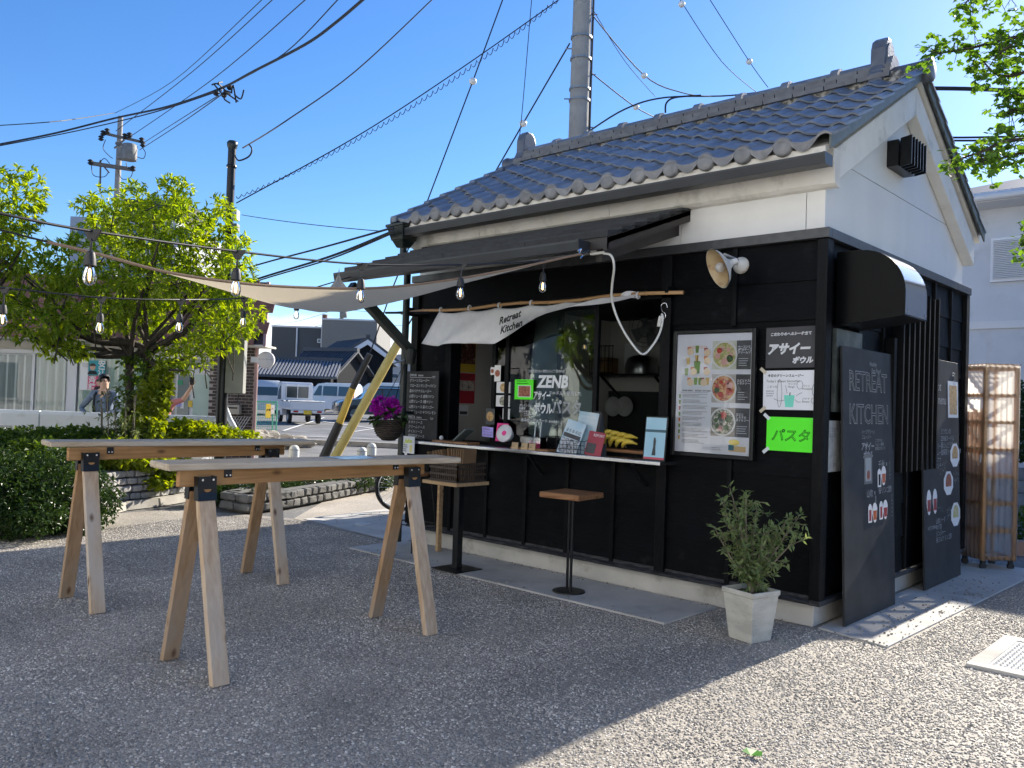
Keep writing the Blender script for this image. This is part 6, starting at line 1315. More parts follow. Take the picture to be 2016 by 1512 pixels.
MB().box((gx0+.10,gy0+.10,.0),(gx1-.10,gy1-.10,.014)).build('plate', m_steel, gr_)
tr_ = MB()
for i in range(22):
    for j in range(24):
        x = gx0+.125+i*.029; y = gy0+.12+j*.029; a = .7 if (i+j) % 2 else -.7; d = V((math.cos(a),math.sin(a),0))*.010; tr_.bar(V((x,y,.0155))-d, V((x,y,.0155))+d, .004, .003)
tag(tr_.build('tread_studs', m_steel, gr_), kind='stuff')
# ---- polycarbonate cabinet on castors behind the gable
w_cab = wood('cabinet_pine', (.62,.38,.19), (.48,.27,.12), 2, .5)
m_poly = bpy.data.materials.new('corrugated_polycarbonate'); m_poly.use_nodes = True
nt_ = m_poly.node_tree; N_ = nt_.nodes; N_.remove(P_(nt_)); t_ = N_.new('ShaderNodeBsdfTransparent'); t_.inputs[0].default_value = (.70,.69,.67,1); g_ = N_.new('ShaderNodeBsdfGlossy'); g_.inputs['Roughness'].default_value = .12
tl_ = N_.new('ShaderNodeBsdfTranslucent'); tl_.inputs[0].default_value = (.95,.93,.9,1); m1_ = N_.new('ShaderNodeMixShader'); m1_.inputs[0].default_value = .40; nt_.links.new(t_.outputs[0], m1_.inputs[1]); nt_.links.new(tl_.outputs[0], m1_.inputs[2])
m2_ = N_.new('ShaderNodeMixShader'); f_ = N_.new('ShaderNodeFresnel'); f_.inputs[0].default_value = 1.45; nt_.links.new(f_.outputs[0], m2_.inputs[0]); nt_.links.new(m1_.outputs[0], m2_.inputs[1]); nt_.links.new(g_.outputs[0], m2_.inputs[2]); nt_.links.new(m2_.outputs[0], N_['Material Output'].inputs[0])
cx0, cx1, cy0, cy1, cz0, cz1 = -.18, .18, -.18, .18, .09, 2.02
cb = thing('polycarbonate_cabinet', 'tall pine cabinet clad in clear corrugated sheet on castors behind the kiosk', 'cabinet', (.18,3.75,0), math.radians(-42))
for x in (cx0, cx1-.035):
    for y in (cy0, cy1-.035): MB().box((x,y,cz0),(x+.035,y+.035,cz1-.02)).build('post', w_cab, cb, bevel=.002)
w_cabx = wood('cabinet_pine_rail', (.60,.36,.18), (.46,.26,.12), 0, .5)
for i in range(8):
    z = cz0+.01+i*(cz1-cz0-.06)/7
    for y in (cy0+.002, cy1-.033): MB().box((cx0+.035,y,z),(cx1-.035,y+.03,z+.035)).build('rail', w_cabx, cb)
    for x in (cx0+.002, cx1-.033): MB().box((x,cy0+.035,z),(x+.03,cy1-.035,z+.035)).build('rail', w_cabx, cb)
    if i in (0, 3): MB().box((cx0+.03,cy0+.03,z),(cx1-.03,cy1-.03,z+.015)).build('shelf', w_cabx, cb)
for i in range(5): MB().box((cx0+.04+i*.062,cy0+.034,cz0+.04),(cx0+.078+i*.062,cy0+.05,1.58)).build('slat', w_cab, cb)
def corr(a, b, nrm, nm):
    a, b, nrm = V(a), V(b), V(nrm); d = b-a; n = int(d.length/.008)
    return MB().grid(lambda s, t: a+d*s+nrm*(.007*math.sin(s*n/8*2*math.pi*1.0)+.008)+V((0,0,(cz1-cz0)*t)), n, 1).build(nm, m_poly, cb, smooth=True)
corr((cx0,cy0,cz0),(cx1+.006,cy0,cz0),(0,-1,0),'corrugated_sheet'); corr((cx1,cy0,cz0),(cx1,cy1,cz0),(1,0,0),'corrugated_sheet'); corr((cx0,cy1,cz0),(cx1,cy1,cz0),(0,1,0),'corrugated_sheet')
MB().grid(lambda s, t: V((cx0-.01+(cx1-cx0+.03)*s, cy0-.01+(cy1-cy0+.02)*t, cz1+.012*math.sin(s*40)-.0)), 60, 1).build('top_sheet', m_poly, cb, smooth=True)
MB().box((cx1-.03,cy0-.022,1.05),(cx1-.018,cy0-.014,1.13)).build('handle', m_chrome, cb)
for x in (cx0+.05, cx1-.03):
    for y in (cy0+.03, cy1-.04): c_ = MB().cyl((x-.012,y,.034),(x+.012,y,.034),.034,.034,14); c_.box((x-.016,y-.02,.05),(x+.016,y+.02,cz0)); c_.build('castor', m_rubber, cb)
# ================================================================ street behind: frame aligned to the view (x lateral, y away)
def view_thing(name, label, cat, px, D, group=None, turn=0): 
    return thing(name, label, cat, gp(px, D), YAW+turn, group)
def LB(): return MB()
m_alum = mat('white_aluminium', (.60,.61,.62), .45); m_crm = mat('cream_wall', (.55,.52,.45), .8, col2=(.6,.57,.5), scale=3, dirt=(.42,.40,.34), dscale=2)
m_curt = mat('pale_curtain', (.42,.45,.43), .9, col2=(.50,.53,.50), scale=3, stretch=(8,1,.4), bump=.4, bscale=6); m_curt2 = mat('grey_curtain', (.20,.22,.23), .9, col2=(.27,.29,.30), scale=3, stretch=(8,1,.4)); m_curt3 = mat('mint_blind', (.40,.52,.45), .8, col2=(.47,.58,.51), scale=3)
m_brick = mat('dark_brick', (.030,.020,.018), .55, col2=(.055,.036,.030), scale=10, var=.3, bump=.2); m_bmor = mat('pale_mortar', (.40,.36,.33), .9)
m_brown = mat('brown_shingle', (.15,.065,.045), .75, col2=(.22,.10,.07), scale=7, var=.22, bump=.3)
# ---- shop on the left
SD = 18.0
shop = thing('corner_shop', 'low shop with brown shingled eaves, curtained windows and a brick pier', 'shop', (CAM.x+GF.x*SD, CAM.y+GF.y*SD, 0), YAW)
U = lambda px, py=760: uz(px, py, SD)[0]
Zp = lambda py, px=250: uz(px, py, SD)[1]
g0z = gz(SD)
uL, uR = U(-260), U(507)
box('wall', (uL,.10,0), (uR-.06,.14,2.75), m_crm, shop); sk_ = 1.12*(SD+6)/SD; MB().hexa([(uL,.14,0),(uR-.08,.14,0),(uR*sk_,6,0),(uL*sk_,6,0),(uL,.14,2.7),(uR-.08,.14,2.7),(uR*sk_,6,2.7),(uL*sk_,6,2.7)]).build('side_wall', m_crm, shop)
for a, b, m_ in ((-260,-70,m_curt2),(-66,62,m_curt2),(67,130,m_curt),(152,330,m_curt3)):
    w_ = box('window', (U(a),.06,.30), (U(b),.09,2.18), m_alum, shop)
    cur = MB().grid(lambda s, t, a=a, b=b: V((U(a)+.03+(U(b)-U(a)-.06)*s, .045+.02*math.sin(s*(b-a)*.35), .33+1.82*t)), 60, 1).build('curtain', m_, w_, smooth=True)
    box('pane', (U(a)+.02,.012,.32), (U(b)-.02,.016,2.16), glass('shop_glass', (.92,.95,.94), .8), w_)
for a in (64,141,332): box('mullion', (U(a)-(.03 if a != 141 else .10),.0,.25), (U(a)+(.03 if a != 141 else .10),.08,2.22), m_alum, shop)
box('window_head', (uL,-.02,2.18), (U(425),.09,2.27), m_alum, shop)
dr = box('door', (U(345),.05,g0z), (U(422),.09,1.98), m_alum, shop)
for a, b in ((349,372),(380,417)): box('pane', (U(a),.03,.25), (U(b),.046,1.85), mat('dim_glass', (.16,.19,.18), .08, spec=.6) if a == 349 else m_curt3, dr)
box('transom', (U(345),.05,2.0), (U(422),.07,2.18), mat('dim_glass', (.16,.19,.18), .08), shop)
for px, py, w_, h_, m_ in ((354,753,.11,.10,mat('green_sticker',(.02,.25,.12),.5)),(352,795,.11,.12,mat('violet_sticker',(.32,.30,.62),.5)),(358,795,.07,.2,m_stick),(374,795,.09,.14,m_yel)): q = uz(px, py, SD); box('sticker', (q[0]-w_/2,.022,q[1]-h_/2), (q[0]+w_/2,.028,q[1]+h_/2), m_, dr)
# election posters in the window
def shop_poster(name, label, p0, p1, m_):
    a, b = uz(*p0, SD-.05), uz(*p1, SD-.05); o = MB().box((a[0],-.02,b[1]),(b[0],-.008,a[1])).build(name, m_, shop); return o, (lambda s, t, d=-.022: V((a[0]+(b[0]-a[0])*s, d, b[1]+(a[1]-b[1])*t)))
xr, zr = V((1,0,0)), V((0,0,1))
po, lo = shop_poster('poster_strip', None, (157,709), (171,768), m_stick); text('まちの未来を\nつくる会', .05, m_grey, lo(.25,.85), xr, zr, po, sx=.6)
m_skin = mat('skin', (.50,.31,.22), .6, col2=(.55,.35,.25), scale=6); m_hair = mat('black_hair', (.012,.010,.009), .5); m_teal = mat('teal_print', (.02,.30,.36), .6)
def face(lo, s, t, k, par):
    c = lo(s, t); MB().prism([c+V((k*.8*math.cos(a), 0, k*math.sin(a))) for a in [i*.393 for i in range(16)]], (0,-.001,0)).build('portrait_face', m_skin, par)
    MB().prism([c+V((k*.9*math.cos(a), -.0012, k*.25+k*.85*math.sin(a))) for a in [i*.314 for i in range(11)]], (0,-.001,0)).build('portrait_hair', m_hair, par)
    MB().prism([c+V((-k*1.5,-.0005,-k*2.1)), c+V((k*1.5,-.0005,-k*2.1)), c+V((k*.9,-.0005,-k*1.1)), c+V((-k*.9,-.0005,-k*1.1))], (0,-.001,0)).build('portrait_suit', m_ink, par)
po, lo = shop_poster('election_poster', None, (172,709), (205,739), m_teal); face(lo, .28, .55, .075, po); text('安\n江', .17, m_stick, lo(.58,.58), xr, zr, po, bold=.004)
po, lo = shop_poster('election_poster', None, (171,740), (204,768), mat('rose_poster', (.62,.07,.16), .6)); face(lo, .68, .55, .075, po); text('斉\n藤', .16, m_stick, lo(.06,.55), xr, zr, po, bold=.004)
# brick pier, each brick a piece
pu0, pu1 = U(414), U(505); box('brick_pier', (pu0,-.06,0), (pu1,.02,2.62), m_bmor, shop); pier = bpy.data.objects['brick_pier']
bm_ = MB().box((-.072,-.012,-.027),(.072,.012,.027)); bme = bpy.data.meshes.new('brick'); bme.from_pydata([tuple(v) for v in bm_.v], [], bm_.f); bme.materials.append(m_brick)
nr_ = 0
for r_ in range(38):
    x = pu0+.075-(.08 if r_ % 2 else 0)
    while x < pu1-.03:
        if x > pu0+.03 and nr_ < 300: o = put(bme, 'brick', (x, -.062, .06+r_*.068), pier); nr_ += 1
        x += .158
# mansard of brown shingles
zE, zT, dE, dT = 2.50, 3.95, -.75, .35
uE = U(541); MB().hexa([(uL,dE+.05,zE),(uE-.04,dE+.05,zE),(uE*sk_,6,zE),(uL*sk_,6,zE),(uL,dT+.06,zT),(uE-.34,dT+.06,zT),(uE*sk_-.34,5.5,zT),(uL*sk_,5.5,zT)]).build('mansard', mat('dark_fascia', (.05,.03,.027), .7), shop); mans = bpy.data.objects['mansard']
ang = math.atan2(dT-dE, zT-zE); sh_ = MB().box((-.225,-.012,-.005),(.225,.012,.30)); sme = bpy.data.meshes.new('shingle'); sme.from_pydata([tuple(v) for v in sh_.v], [], sh_.f); sme.materials.append(m_brown)
for r_ in range(6):
    k = r_/6; x = uL+(.22 if r_ % 2 else 0)
    while x < uE-.1-.30*k: o = put(sme, 'shingle', (x, dE-.004+(dT-dE)*k, zE+(zT-zE)*k), mans, (-ang+.04,0,rnd.uniform(-.01,.01))); x += .46
MB().hexa([(uE-.06,dE-.03,zE-.03),(uE-.0,dE-.03,zE-.03),(uE-.0,dE+.03,zE-.03),(uE-.06,dE+.03,zE-.03),(uE-.36,dT-.03,zT),(uE-.30,dT-.03,zT),(uE-.30,dT+.05,zT),(uE-.36,dT+.05,zT)]).build('hip_trim', mat('pink_trim', (.35,.22,.20), .6), shop)
box('soffit', (uL,dE+.05,zE-.04), (uE-.03,.1,zE-.001), m_crm, shop)
MB().cyl((U(506),-.1,0),(U(506),-.1,2.48),.04,.04,10).build('downpipe', mat('pink_trim', (.35,.22,.20)), shop)
q = uz(525,709,SD-.3); sg = thing('round_sign', 'round white projecting shop sign on the brick pier', 'sign', (0,0,0)); sg.location = (CAM.x+GF.x*(SD-.35)+GR.x*q[0], CAM.y+GF.y*(SD-.35)+GR.y*q[0], q[1]); sg.rotation_euler.z = YAW
MB().lathe([(0,-.05),(.165,-.05),(.18,-.04),(.18,.04),(.165,.05),(0,.05)], (0,0,0), (0,1,0), 28).build('disc', mat('sign_white', (.62,.60,.58), .4), sg, smooth='auto'); MB().box((-.32,-.02,-.06),(-.17,.02,.06)).build('bracket', m_alum, sg); text('カバーマーク', .052, m_grey, (-.155,-.055,-.01), xr, zr, sg)
q = uz(463,806,SD); mbx = box('mailbox', (q[0]-.17,-.25,q[1]-.10), (q[0]+.17,-.07,q[1]+.10), mat('mailbox_tan', (.42,.38,.30), .5), shop, .01); MB().box((q[0]-.13,-.255,q[1]+.02),(q[0]+.13,-.251,q[1]+.05)).build('slot', m_ink, mbx)
for i in range(7):
    for s in (-1, 1): q0 = uz(466,832,SD); MB().bar((q0[0]-.2+.06*i, -.12-.01*s, q0[1]-.16), (q0[0]-.2+.06*i+s*.18, -.12-.01*s, q0[1]+.14), .012, .01).build('lattice_bar', m_alum, shop)
# ---- white guard rail
RD = 13.4; gr2 = thing('guard_rail', 'long white guard rail between the planted bed and the street', 'guard rail', (CAM.x+GF.x*RD, CAM.y+GF.y*RD, 0), YAW)
m_rail = mat('rail_white', (.62,.66,.70), .45, col2=(.66,.70,.73), scale=3, dirt=(.48,.50,.50), dscale=4)
ra, rb = uz(-160,800,RD)[0], uz(428,820,RD)[0]
x = ra
while x < rb-.1:
    e = min(x+1.98, rb); MB().prism([(x,-.04,1.10),(x,.04,1.10),(x,.06,1.04),(x,.05,.84),(x,-.05,.84),(x,-.06,1.04)], (e-x-.01,0,0)).build('beam', m_rail, gr2, bevel=.01)
    MB().cyl((x+.05,0,0),(x+.05,0,.84),.045,.045,12).build('post', m_rail, gr2); x += 1.99
x = ra+.2
while x < rb: MB().box((x-.012,-.012,.25),(x+.012,.012,.84)).build('baluster', m_rail, gr2); x += .24
MB().box((ra,-.015,.22),(rb,.015,.26)).build('lower_rail', m_rail, gr2)
# ---- black lamp pole with boxes
PD = 12.2; pg = gp(437, PD); pole = thing('lamp_pole', 'slim black pole with a mushroom cap and grey meter box beside the tree', 'pole', pg)
ptop = at(459,285,D=PD); ptop.x, ptop.y = pg.x, pg.y
MB().cyl(pg, (pg.x,pg.y,2.2), .082, .082, 16).build('lower_shaft', m_blackm, pole, smooth='auto'); MB().cyl((pg.x,pg.y,2.2), ptop, .06, .058, 16).build('upper_shaft', m_blackm, pole, smooth='auto')
MB().lathe([(.06,-.04),(.075,.0),(.078,.05),(.06,.075),(0,.085)], ptop, (0,0,1), 18).build('cap', m_dgreen, pole, smooth=True)
MB().lathe([(.07,0),(.075,.02),(.07,.04)], ptop-V((0,0,.32)), (0,0,1), 14).build('collar', m_blackm, pole)
def pbox(p0, p1, m_, nm, dx=.0):
    a, b = at(*p0, D=PD), at(*p1, D=PD); c = (a+b)/2; w_ = abs((b-a).dot(GR)); MB().prism([c+GR*(s*w_/2)+V((0,0,t*abs(a.z-b.z)/2))-GF*.07 for s, t in ((-1,-1),(1,-1),(1,1),(-1,1))], GF*.14).build(nm, m_, pole, bevel=.008)
pbox((449,666),(481,775), mat('meter_grey', (.20,.20,.18), .55, col2=(.25,.25,.22), scale=3), 'meter_box'); pbox((459,414),(469,434), m_alum, 'sensor'); pbox((456,441),(469,456), mat('meter_grey',(.2,.2,.18)), 'clamp_box'); pbox((456,466),(469,481), mat('meter_grey',(.2,.2,.18)), 'clamp_box')
MB().tube([at(470,775,D=PD), at(468,790,D=PD), at(475,800,D=PD-.1)], .008, 6).build('conduit', m_rubber, pole)
MB().tube(smooth_path([at(462,305,D=PD), at(470,316,D=PD), at(490,308,D=PD), at(496,294,D=PD), at(490,284,D=PD)], 5), .012, 6).build('drip_loop', m_rubber, pole)
# ================================================================ people
def person(name, label, J, E, R, regions, mats, loc, rz):
    """one continuous skinned body: J joints, E edges, R radii, regions joint -> material"""
    t = thing(name, label, 'person', loc, rz); names = list(J); ix = {n: i for i, n in enumerate(names)}
    me = bpy.data.meshes.new('body'); me.from_pydata([J[n] for n in names], [(ix[a], ix[b]) for a, b in E], [])
    o = bpy.data.objects.new('body', me); COL.objects.link(o)
    sk = o.modifiers.new('skin', 'SKIN'); 
    for n in names:
        r_ = R[n]; r_ = r_ if isinstance(r_, tuple) else (r_, r_); me.skin_vertices[0].data[ix[n]].radius = r_
    me.skin_vertices[0].data[ix['pelvis']].use_root = True
    ss_ = o.modifiers.new('sub', 'SUBSURF'); ss_.levels = 2; ss_.render_levels = 2
    ev = bpy.data.meshes.new_from_object(o.evaluated_get(bpy.context.evaluated_depsgraph_get())); bpy.data.objects.remove(o)
    ev.materials.clear(); [ev.materials.append(m_) for m_ in mats]
    segs = [(V(J[a]), V(J[b]), regions.get(b, regions.get(a, 0))) for a, b in E]
    for p in ev.polygons:
        c = p.center; best = min(segs, key=lambda s: (c-(s[0]+(s[1]-s[0])*max(0, min(1, (c-s[0]).dot(s[1]-s[0])/max(1e-6, (s[1]-s[0]).length_squared))))).length)
        p.material_index = best[2]; p.use_smooth = True
    b = bpy.data.objects.new('body', ev); COL.objects.link(b); b.parent = t; return t
def hand(J, E, R, reg, w, d, side, nm, s=1.0):
    """palm and five fingers from wrist joint w, pointing d"""
    d = V(d).normalized(); sd = V(side).normalized(); n = d.cross(sd); W = V(J[w])
    J[nm+'palm'] = tuple(W+d*.05*s); E.append((w, nm+'palm')); R[nm+'palm'] = (.036,.020); reg[nm+'palm'] = 0
    for i, (off, ln) in enumerate(((-.030,.06),(-.010,.075),(.010,.07),(.030,.055))):
        a, b = W+d*.085*s+sd*off*s, W+d*(.085+ln)*s+sd*off*1.15*s+n*.02*s
        J[f'{nm}f{i}'] = tuple(a); J[f'{nm}g{i}'] = tuple(b); E += [(nm+'palm', f'{nm}f{i}'), (f'{nm}f{i}', f'{nm}g{i}')]; R[f'{nm}f{i}'] = .009; R[f'{nm}g{i}'] = .0075; reg[f'{nm}f{i}'] = reg[f'{nm}g{i}'] = 0
    a, b = W+d*.035*s-sd*.04*s, W+d*.08*s-sd*.06*s; J[nm+'t0'] = tuple(a); J[nm+'t1'] = tuple(b); E += [(nm+'palm', nm+'t0'), (nm+'t0', nm+'t1')]; R[nm+'t0'] = .011; R[nm+'t1'] = .009; reg[nm+'t0'] = reg[nm+'t1'] = 0
def body(h, armL, armR, head_turn=0):
    k = h/1.72
    J = {'pelvis': (0,0,.95*k), 'waist': (0,.0,1.10*k), 'chest': (0,.0,1.30*k), 'neck': (0,-.005,1.45*k), 'skull': (.0,-.02,1.56*k), 'crown': (0,-.02,1.66*k),
         'hipL': (-.10,0,.90*k), 'kneeL': (-.11,-.02,.50*k), 'ankL': (-.11,.02,.09*k), 'toeL': (-.12,-.15,.035*k), 'hipR': (.10,0,.90*k), 'kneeR': (.12,-.03,.50*k), 'ankR': (.12,.03,.09*k), 'toeR': (.14,-.14,.035*k),
         'shL': (-.19,0,1.38*k), 'shR': (.19,0,1.38*k), 'elL': armL[0], 'wrL': armL[1], 'elR': armR[0], 'wrR': armR[1]}
    E = [('pelvis','waist'),('waist','chest'),('chest','neck'),('neck','skull'),('skull','crown'),('pelvis','hipL'),('hipL','kneeL'),('kneeL','ankL'),('ankL','toeL'),('pelvis','hipR'),('hipR','kneeR'),('kneeR','ankR'),('ankR','toeR'),('chest','shL'),('shL','elL'),('elL','wrL'),('chest','shR'),('shR','elR'),('elR','wrR')]
    R = dict(pelvis=(.15,.11), waist=(.145,.10), chest=(.17,.115), neck=.055, skull=(.078,.095), crown=(.06,.07), hipL=.085, kneeL=.06, ankL=.042, toeL=.035, hipR=.085, kneeR=.06, ankR=.042, toeR=.035, shL=.065, shR=.065, elL=.045, elR=.045, wrL=.030, wrR=.030)
    reg = dict(pelvis=2, waist=1, chest=1, neck=0, skull=0, crown=0, hipL=2, kneeL=2, ankL=2, toeL=3, hipR=2, kneeR=2, ankR=2, toeR=3, shL=1, shR=1, elL=1, wrL=1, elR=1, wrR=1)
    return J, E, R, reg
def head_parts(t, h, m_h, glasses=False, fdir=(0,-1,0)):
    k = h/1.72; c = V((0,-.02,1.60*k)); f = V(fdir).normalized(); s = f.cross(V((0,0,1)))
    hm = MB().ball(c+V((0,0,.035))-f*.018, .100, 18, 12, (1,1.02,1.0))
    hm.f = [q for q in hm.f if sum((hm.v[i]-c).dot(f) for i in q)/len(q) < .045 or sum(hm.v[i].z for i in q)/len(q) > c.z+.085]; hm.f = [q for q in hm.f if sum(hm.v[i].z for i in q)/len(q) > c.z-.05-.05*(sum((hm.v[i]-c).dot(f) for i in q)/len(q) < 0)]; hm.m = [0]*len(hm.f); hm.build('hair', m_h, t, smooth=True)
    MB().prism([c+f*.085+V((0,0,.0))+s*.012, c+f*.085-s*.012, c+f*.088+V((0,0,-.0))+V((0,0,.02))], f*.018-V((0,0,.012))).build('nose', m_skin, t, smooth=True)
    for e in (-1, 1): MB().ball(c+s*(.082*e)-V((0,0,.015)), .022, 8, 6, (.5,.8,1)).build('ear', m_skin, t, smooth=True); MB().ball(c+f*.082+s*(.032*e)+V((0,0,.01)), .010, 8, 6).build('eye', m_ink, t, smooth=True)
    MB().bar(c+f*.084+s*.022-V((0,0,.052)), c+f*.084-s*.022-V((0,0,.052)), .008, .008).build('mouth', mat('lip', (.35,.14,.12), .6), t)
    if glasses:
        for e in (-1, 1): MB().tube([c+f*.095+s*(.033*e)+s*.022*math.cos(a)+V((0,0,.010+.017*math.sin(a))) for a in [i*.524 for i in range(13)]], .0022, 5).build('spectacles', m_ink, t); MB().cyl(c+f*.095+s*.055*e+V((0,0,.012)), c+s*.085*e+V((0,0,.008)), .002, .002, 5).build('spectacles', m_ink, t)
m_shirt = mat('blue_grey_shirt', (.10,.14,.20), .85, col2=(.13,.17,.24), scale=8); m_pants = mat('dark_trousers', (.02,.022,.028), .85); m_shoe = mat('dark_shoes', (.02,.02,.02), .6); m_pinkt = mat('dusty_pink_shirt', (.45,.17,.17), .85); m_ppants = mat('rose_skirt', (.36,.15,.16), .85)
mp_ = gp(205, 14.6); mp_.z = 0.0
J, E_, R__, reg = body(1.74, ((-.40,.0,1.13),(-.17,-.24,1.02)), ((.30,-.05,1.12),(.12,-.28,1.03)))
hand(J, E_, R__, reg, 'wrL', (.8,-.35,-.1), (0,0,1), 'hl'); hand(J, E_, R__, reg, 'wrR', (-.7,-.4,-.05), (0,0,1), 'hr')
man = person('person', 'man with glasses and backpack in a blue grey top behind the guard rail', J, E_, R__, reg, [m_skin, m_shirt, m_pants, m_shoe], mp_, YAW)
head_parts(man, 1.74, m_hair, True, (.75,-.65,0))
MB().box((-.15,.10,.98),(.15,.26,1.42)).build('backpack', m_pants, man, bevel=.05)
for e in (-.12,.12): MB().tube([(e,.10,1.42),(e,.0,1.455),(e*.95,-.125,1.36),(e,-.13,1.15),(e*1.15,-.05,1.0),(e*1.1,.1,1.0)], .022, 6).build('strap', m_pants, man, smooth=True)
wp = gp(318, 14.8); wp.z = 0.0
J, E_, R__, reg = body(1.58, ((-.30,.02,1.0),(-.25,-.10,.80)), ((.42,-.08,1.34),(.60,-.22,1.56)))
hand(J, E_, R__, reg, 'wrL', (0,-.1,-1), (0,1,0), 'hl', .9); hand(J, E_, R__, reg, 'wrR', (.35,-.2,.9), (.9,0,-.3), 'hr', .9); reg['wrR'] = 0; reg['elR'] = 1
wom = person('person', 'person in a dusty pink top holding up a phone behind the tree trunk', J, E_, R__, reg, [m_skin, m_pinkt, m_ppants, m_shoe], wp, YAW)
head_parts(wom, 1.58, m_hair, False, (.6,-.8,0))
ph = MB().box((-.036,-.005,-.07),(.036,.005,.07)).build('phone', m_ink, None, bevel=.004); ph.location = (V(wp)+Matrix.Rotation(YAW,3,'Z')@V((.63,-.27,1.67))); ph.rotation_euler.z = YAW; tag(ph, 'dark phone held up in the raised hand by the tree', 'phone')

# ================================================================ vehicles
m_carw = mat('white_car_paint', (.66,.67,.68), .25, coat=.6); m_card_ = mat('dark_car_paint', (.018,.014,.013), .22, coat=.8); m_cargl = mat('car_glass', (.03,.045,.05), .06, spec=.8); m_cars = mat('silver_car_paint', (.56,.58,.60), .3, metal=.15, coat=.5)
m_tail = mat('tail_lamp', (.35,.01,.01), .2); m_head = mat('head_lamp', (.6,.62,.64), .1); m_plate = mat('yellow_plate', (.72,.50,.04), .5); m_rimm = mat('wheel_rim', (.40,.41,.42), .35, metal=.7)
def put_wheel(t, x, y, r_, w_=.17, s=1):
    o = MB().lathe([(r_*.62,-w_/2),(r_*.93,-w_/2),(r_,-w_*.3),(r_,w_*.3),(r_*.93,w_/2),(r_*.62,w_/2)], (x,y,r_), (0,1,0), 22).build('wheel', m_tyre, t, smooth='auto')
    MB().lathe([(0,w_*.38),(r_*.2,w_*.40),(r_*.55,w_*.3),(r_*.63,w_*.42)] if s > 0 else [(0,-w_*.38),(r_*.2,-w_*.40),(r_*.55,-w_*.3),(r_*.63,-w_*.42)], (x,y,r_), (0,1,0), 18).build('rim', m_rimm, o, smooth='auto')
def car(name, label, cat, px, D, ang, prof, W, m_, wheels, wr, wins, roofcut=None, lamps=None, group='parked vehicles', dz=0):
    """prof: side outline (x forward, z); extruded in slices with tumblehome above the belt"""
    g_ = gp(px, D); g_.z += dz; t = thing(name, label, cat, g_, math.radians(ang), group); mb = MB(); n = len(prof); zb = max(p[1] for p in prof); belt = prof[0][1] if False else zb*.52
    sl = []
    for y, sc_ in ((-.5,0),(-.44,1),(.44,1),(.5,0)):
        for x, z in prof:
            tu = max(0, (z-belt)/(zb-belt)); yy = y*W*(1-.13*tu); kx = 1 if sc_ else .985; sl.append((x*kx, yy, z if sc_ else z*.985+.01))
    mb.add(sl, [(k*n+i, k*n+(i+1)%n, (k+1)*n+(i+1)%n, (k+1)*n+i) for k in range(3) for i in range(n)]+[tuple(range(n)), tuple(range(3*n, 4*n))[::-1]]); mb.build('body', m_, t, smooth='auto')
    for x in wheels:
        for s in (-1, 1): put_wheel(t, x, s*(W*.5-.08), wr, .17, s); MB().lathe([(wr*1.0,0),(wr*1.16,0)], (x, s*(W*.5+.004), wr), (0,1,0), 22).build('wheel_arch', m_ink, t)
    for pts, side in wins:                                   # glass: polygons in (x, z) on the sides, or (y, z, x) front/rear strips
        if side == 's':
            for s in (-1, 1):
                P = []
                for x, z in pts: tu = max(0, (z-belt)/(zb-belt)); P.append((x, s*(W*.5*(1-.13*tu)+.006), z))
                MB().prism(P, (0,-s*.012,0)).build('window', m_cargl, t)
        else:
            (x0, z0), (x1, z1), yw = pts; MB().prism([(x0,-yw,z0),(x0,yw,z0),(x1,yw*.9,z1),(x1,-yw*.9,z1)], (.012 if side == 'f' else -.012,0,.004)).build('windscreen', m_cargl, t)
    for x, z, w_, h_, mm, nm in lamps or []:
        for s in (-1, 1): MB().box((x-.02,s*(W*.5-.06)-w_*s,z),(x+.02,s*(W*.5-.06),z+h_)).build(nm, mm, t, bevel=.01)
    return t
# kei truck with open bed, seen from behind
kt = thing('kei_truck', 'white mini pickup truck with a yellow plate seen from behind', 'truck', gp(590, 37), math.radians(133+26), 'parked vehicles')
MB().prism([(.55,-.70,.30),(1.62,-.70,.30),(1.70,-.70,.55),(1.66,-.70,.95),(1.30,-.66,1.72),(1.18,-.66,1.80),(.62,-.66,1.80),(.55,-.70,1.70)], (0,1.38,0)).build('cab', m_carw, kt, bevel=.03)
for s in (-1, 1): MB().prism([(.72,s*.708,1.02),(1.45,s*.708,1.02),(1.18,s*.700,1.62),(.72,s*.700,1.62)], (0,-s*.014,0)).build('window', m_cargl, kt)
MB().prism([(.542,-.52,1.10),(.542,.52,1.10),(.542,.52,1.60),(.542,-.52,1.60)], (.01,0,0)).build('rear_window', m_cargl, kt); MB().prism([(1.64,-.58,1.02),(1.64,.58,1.02),(1.34,.55,1.66),(1.34,-.55,1.66)], (.02,0,.01)).build('windscreen', m_cargl, kt)
MB().box((-1.65,-.71,.60),(.52,.71,.66)).build('bed_floor', m_carw, kt)
for a, b in (((-1.65,-.715,.66),(.52,-.685,.95)), ((-1.65,.685,.66),(.52,.715,.95)), ((-1.675,-.715,.60),(-1.645,.715,.95))): MB().box(a, b).build('bed_side', m_carw, kt, bevel=.008)
MB().grid(lambda s, t: V((-1.70+2.2*s, -.74+1.48*t, .97+.03*math.sin(s*14)*math.cos(t*9))), 20, 14).build('tarpaulin', mat('grey_tarp',(.50,.51,.50),.7), kt, smooth=True)
for y in (-.5,.0,.5): MB().cyl((.50,y,.95),(.50,y,1.72),.018,.018,8).build('guard_bar', m_carw, kt)
MB().box((-1.5,-.45,.36),(1.2,.45,.58)).build('chassis', m_ink, kt); MB().box((-1.70,-.70,.46),(-1.64,.70,.59)).build('rear_bumper', m_carw, kt, bevel=.01)
for s in (-1, 1): MB().box((-1.71,s*.50-.10,.49),(-1.69,s*.50+.10,.57)).build('tail_light', m_tail, kt)
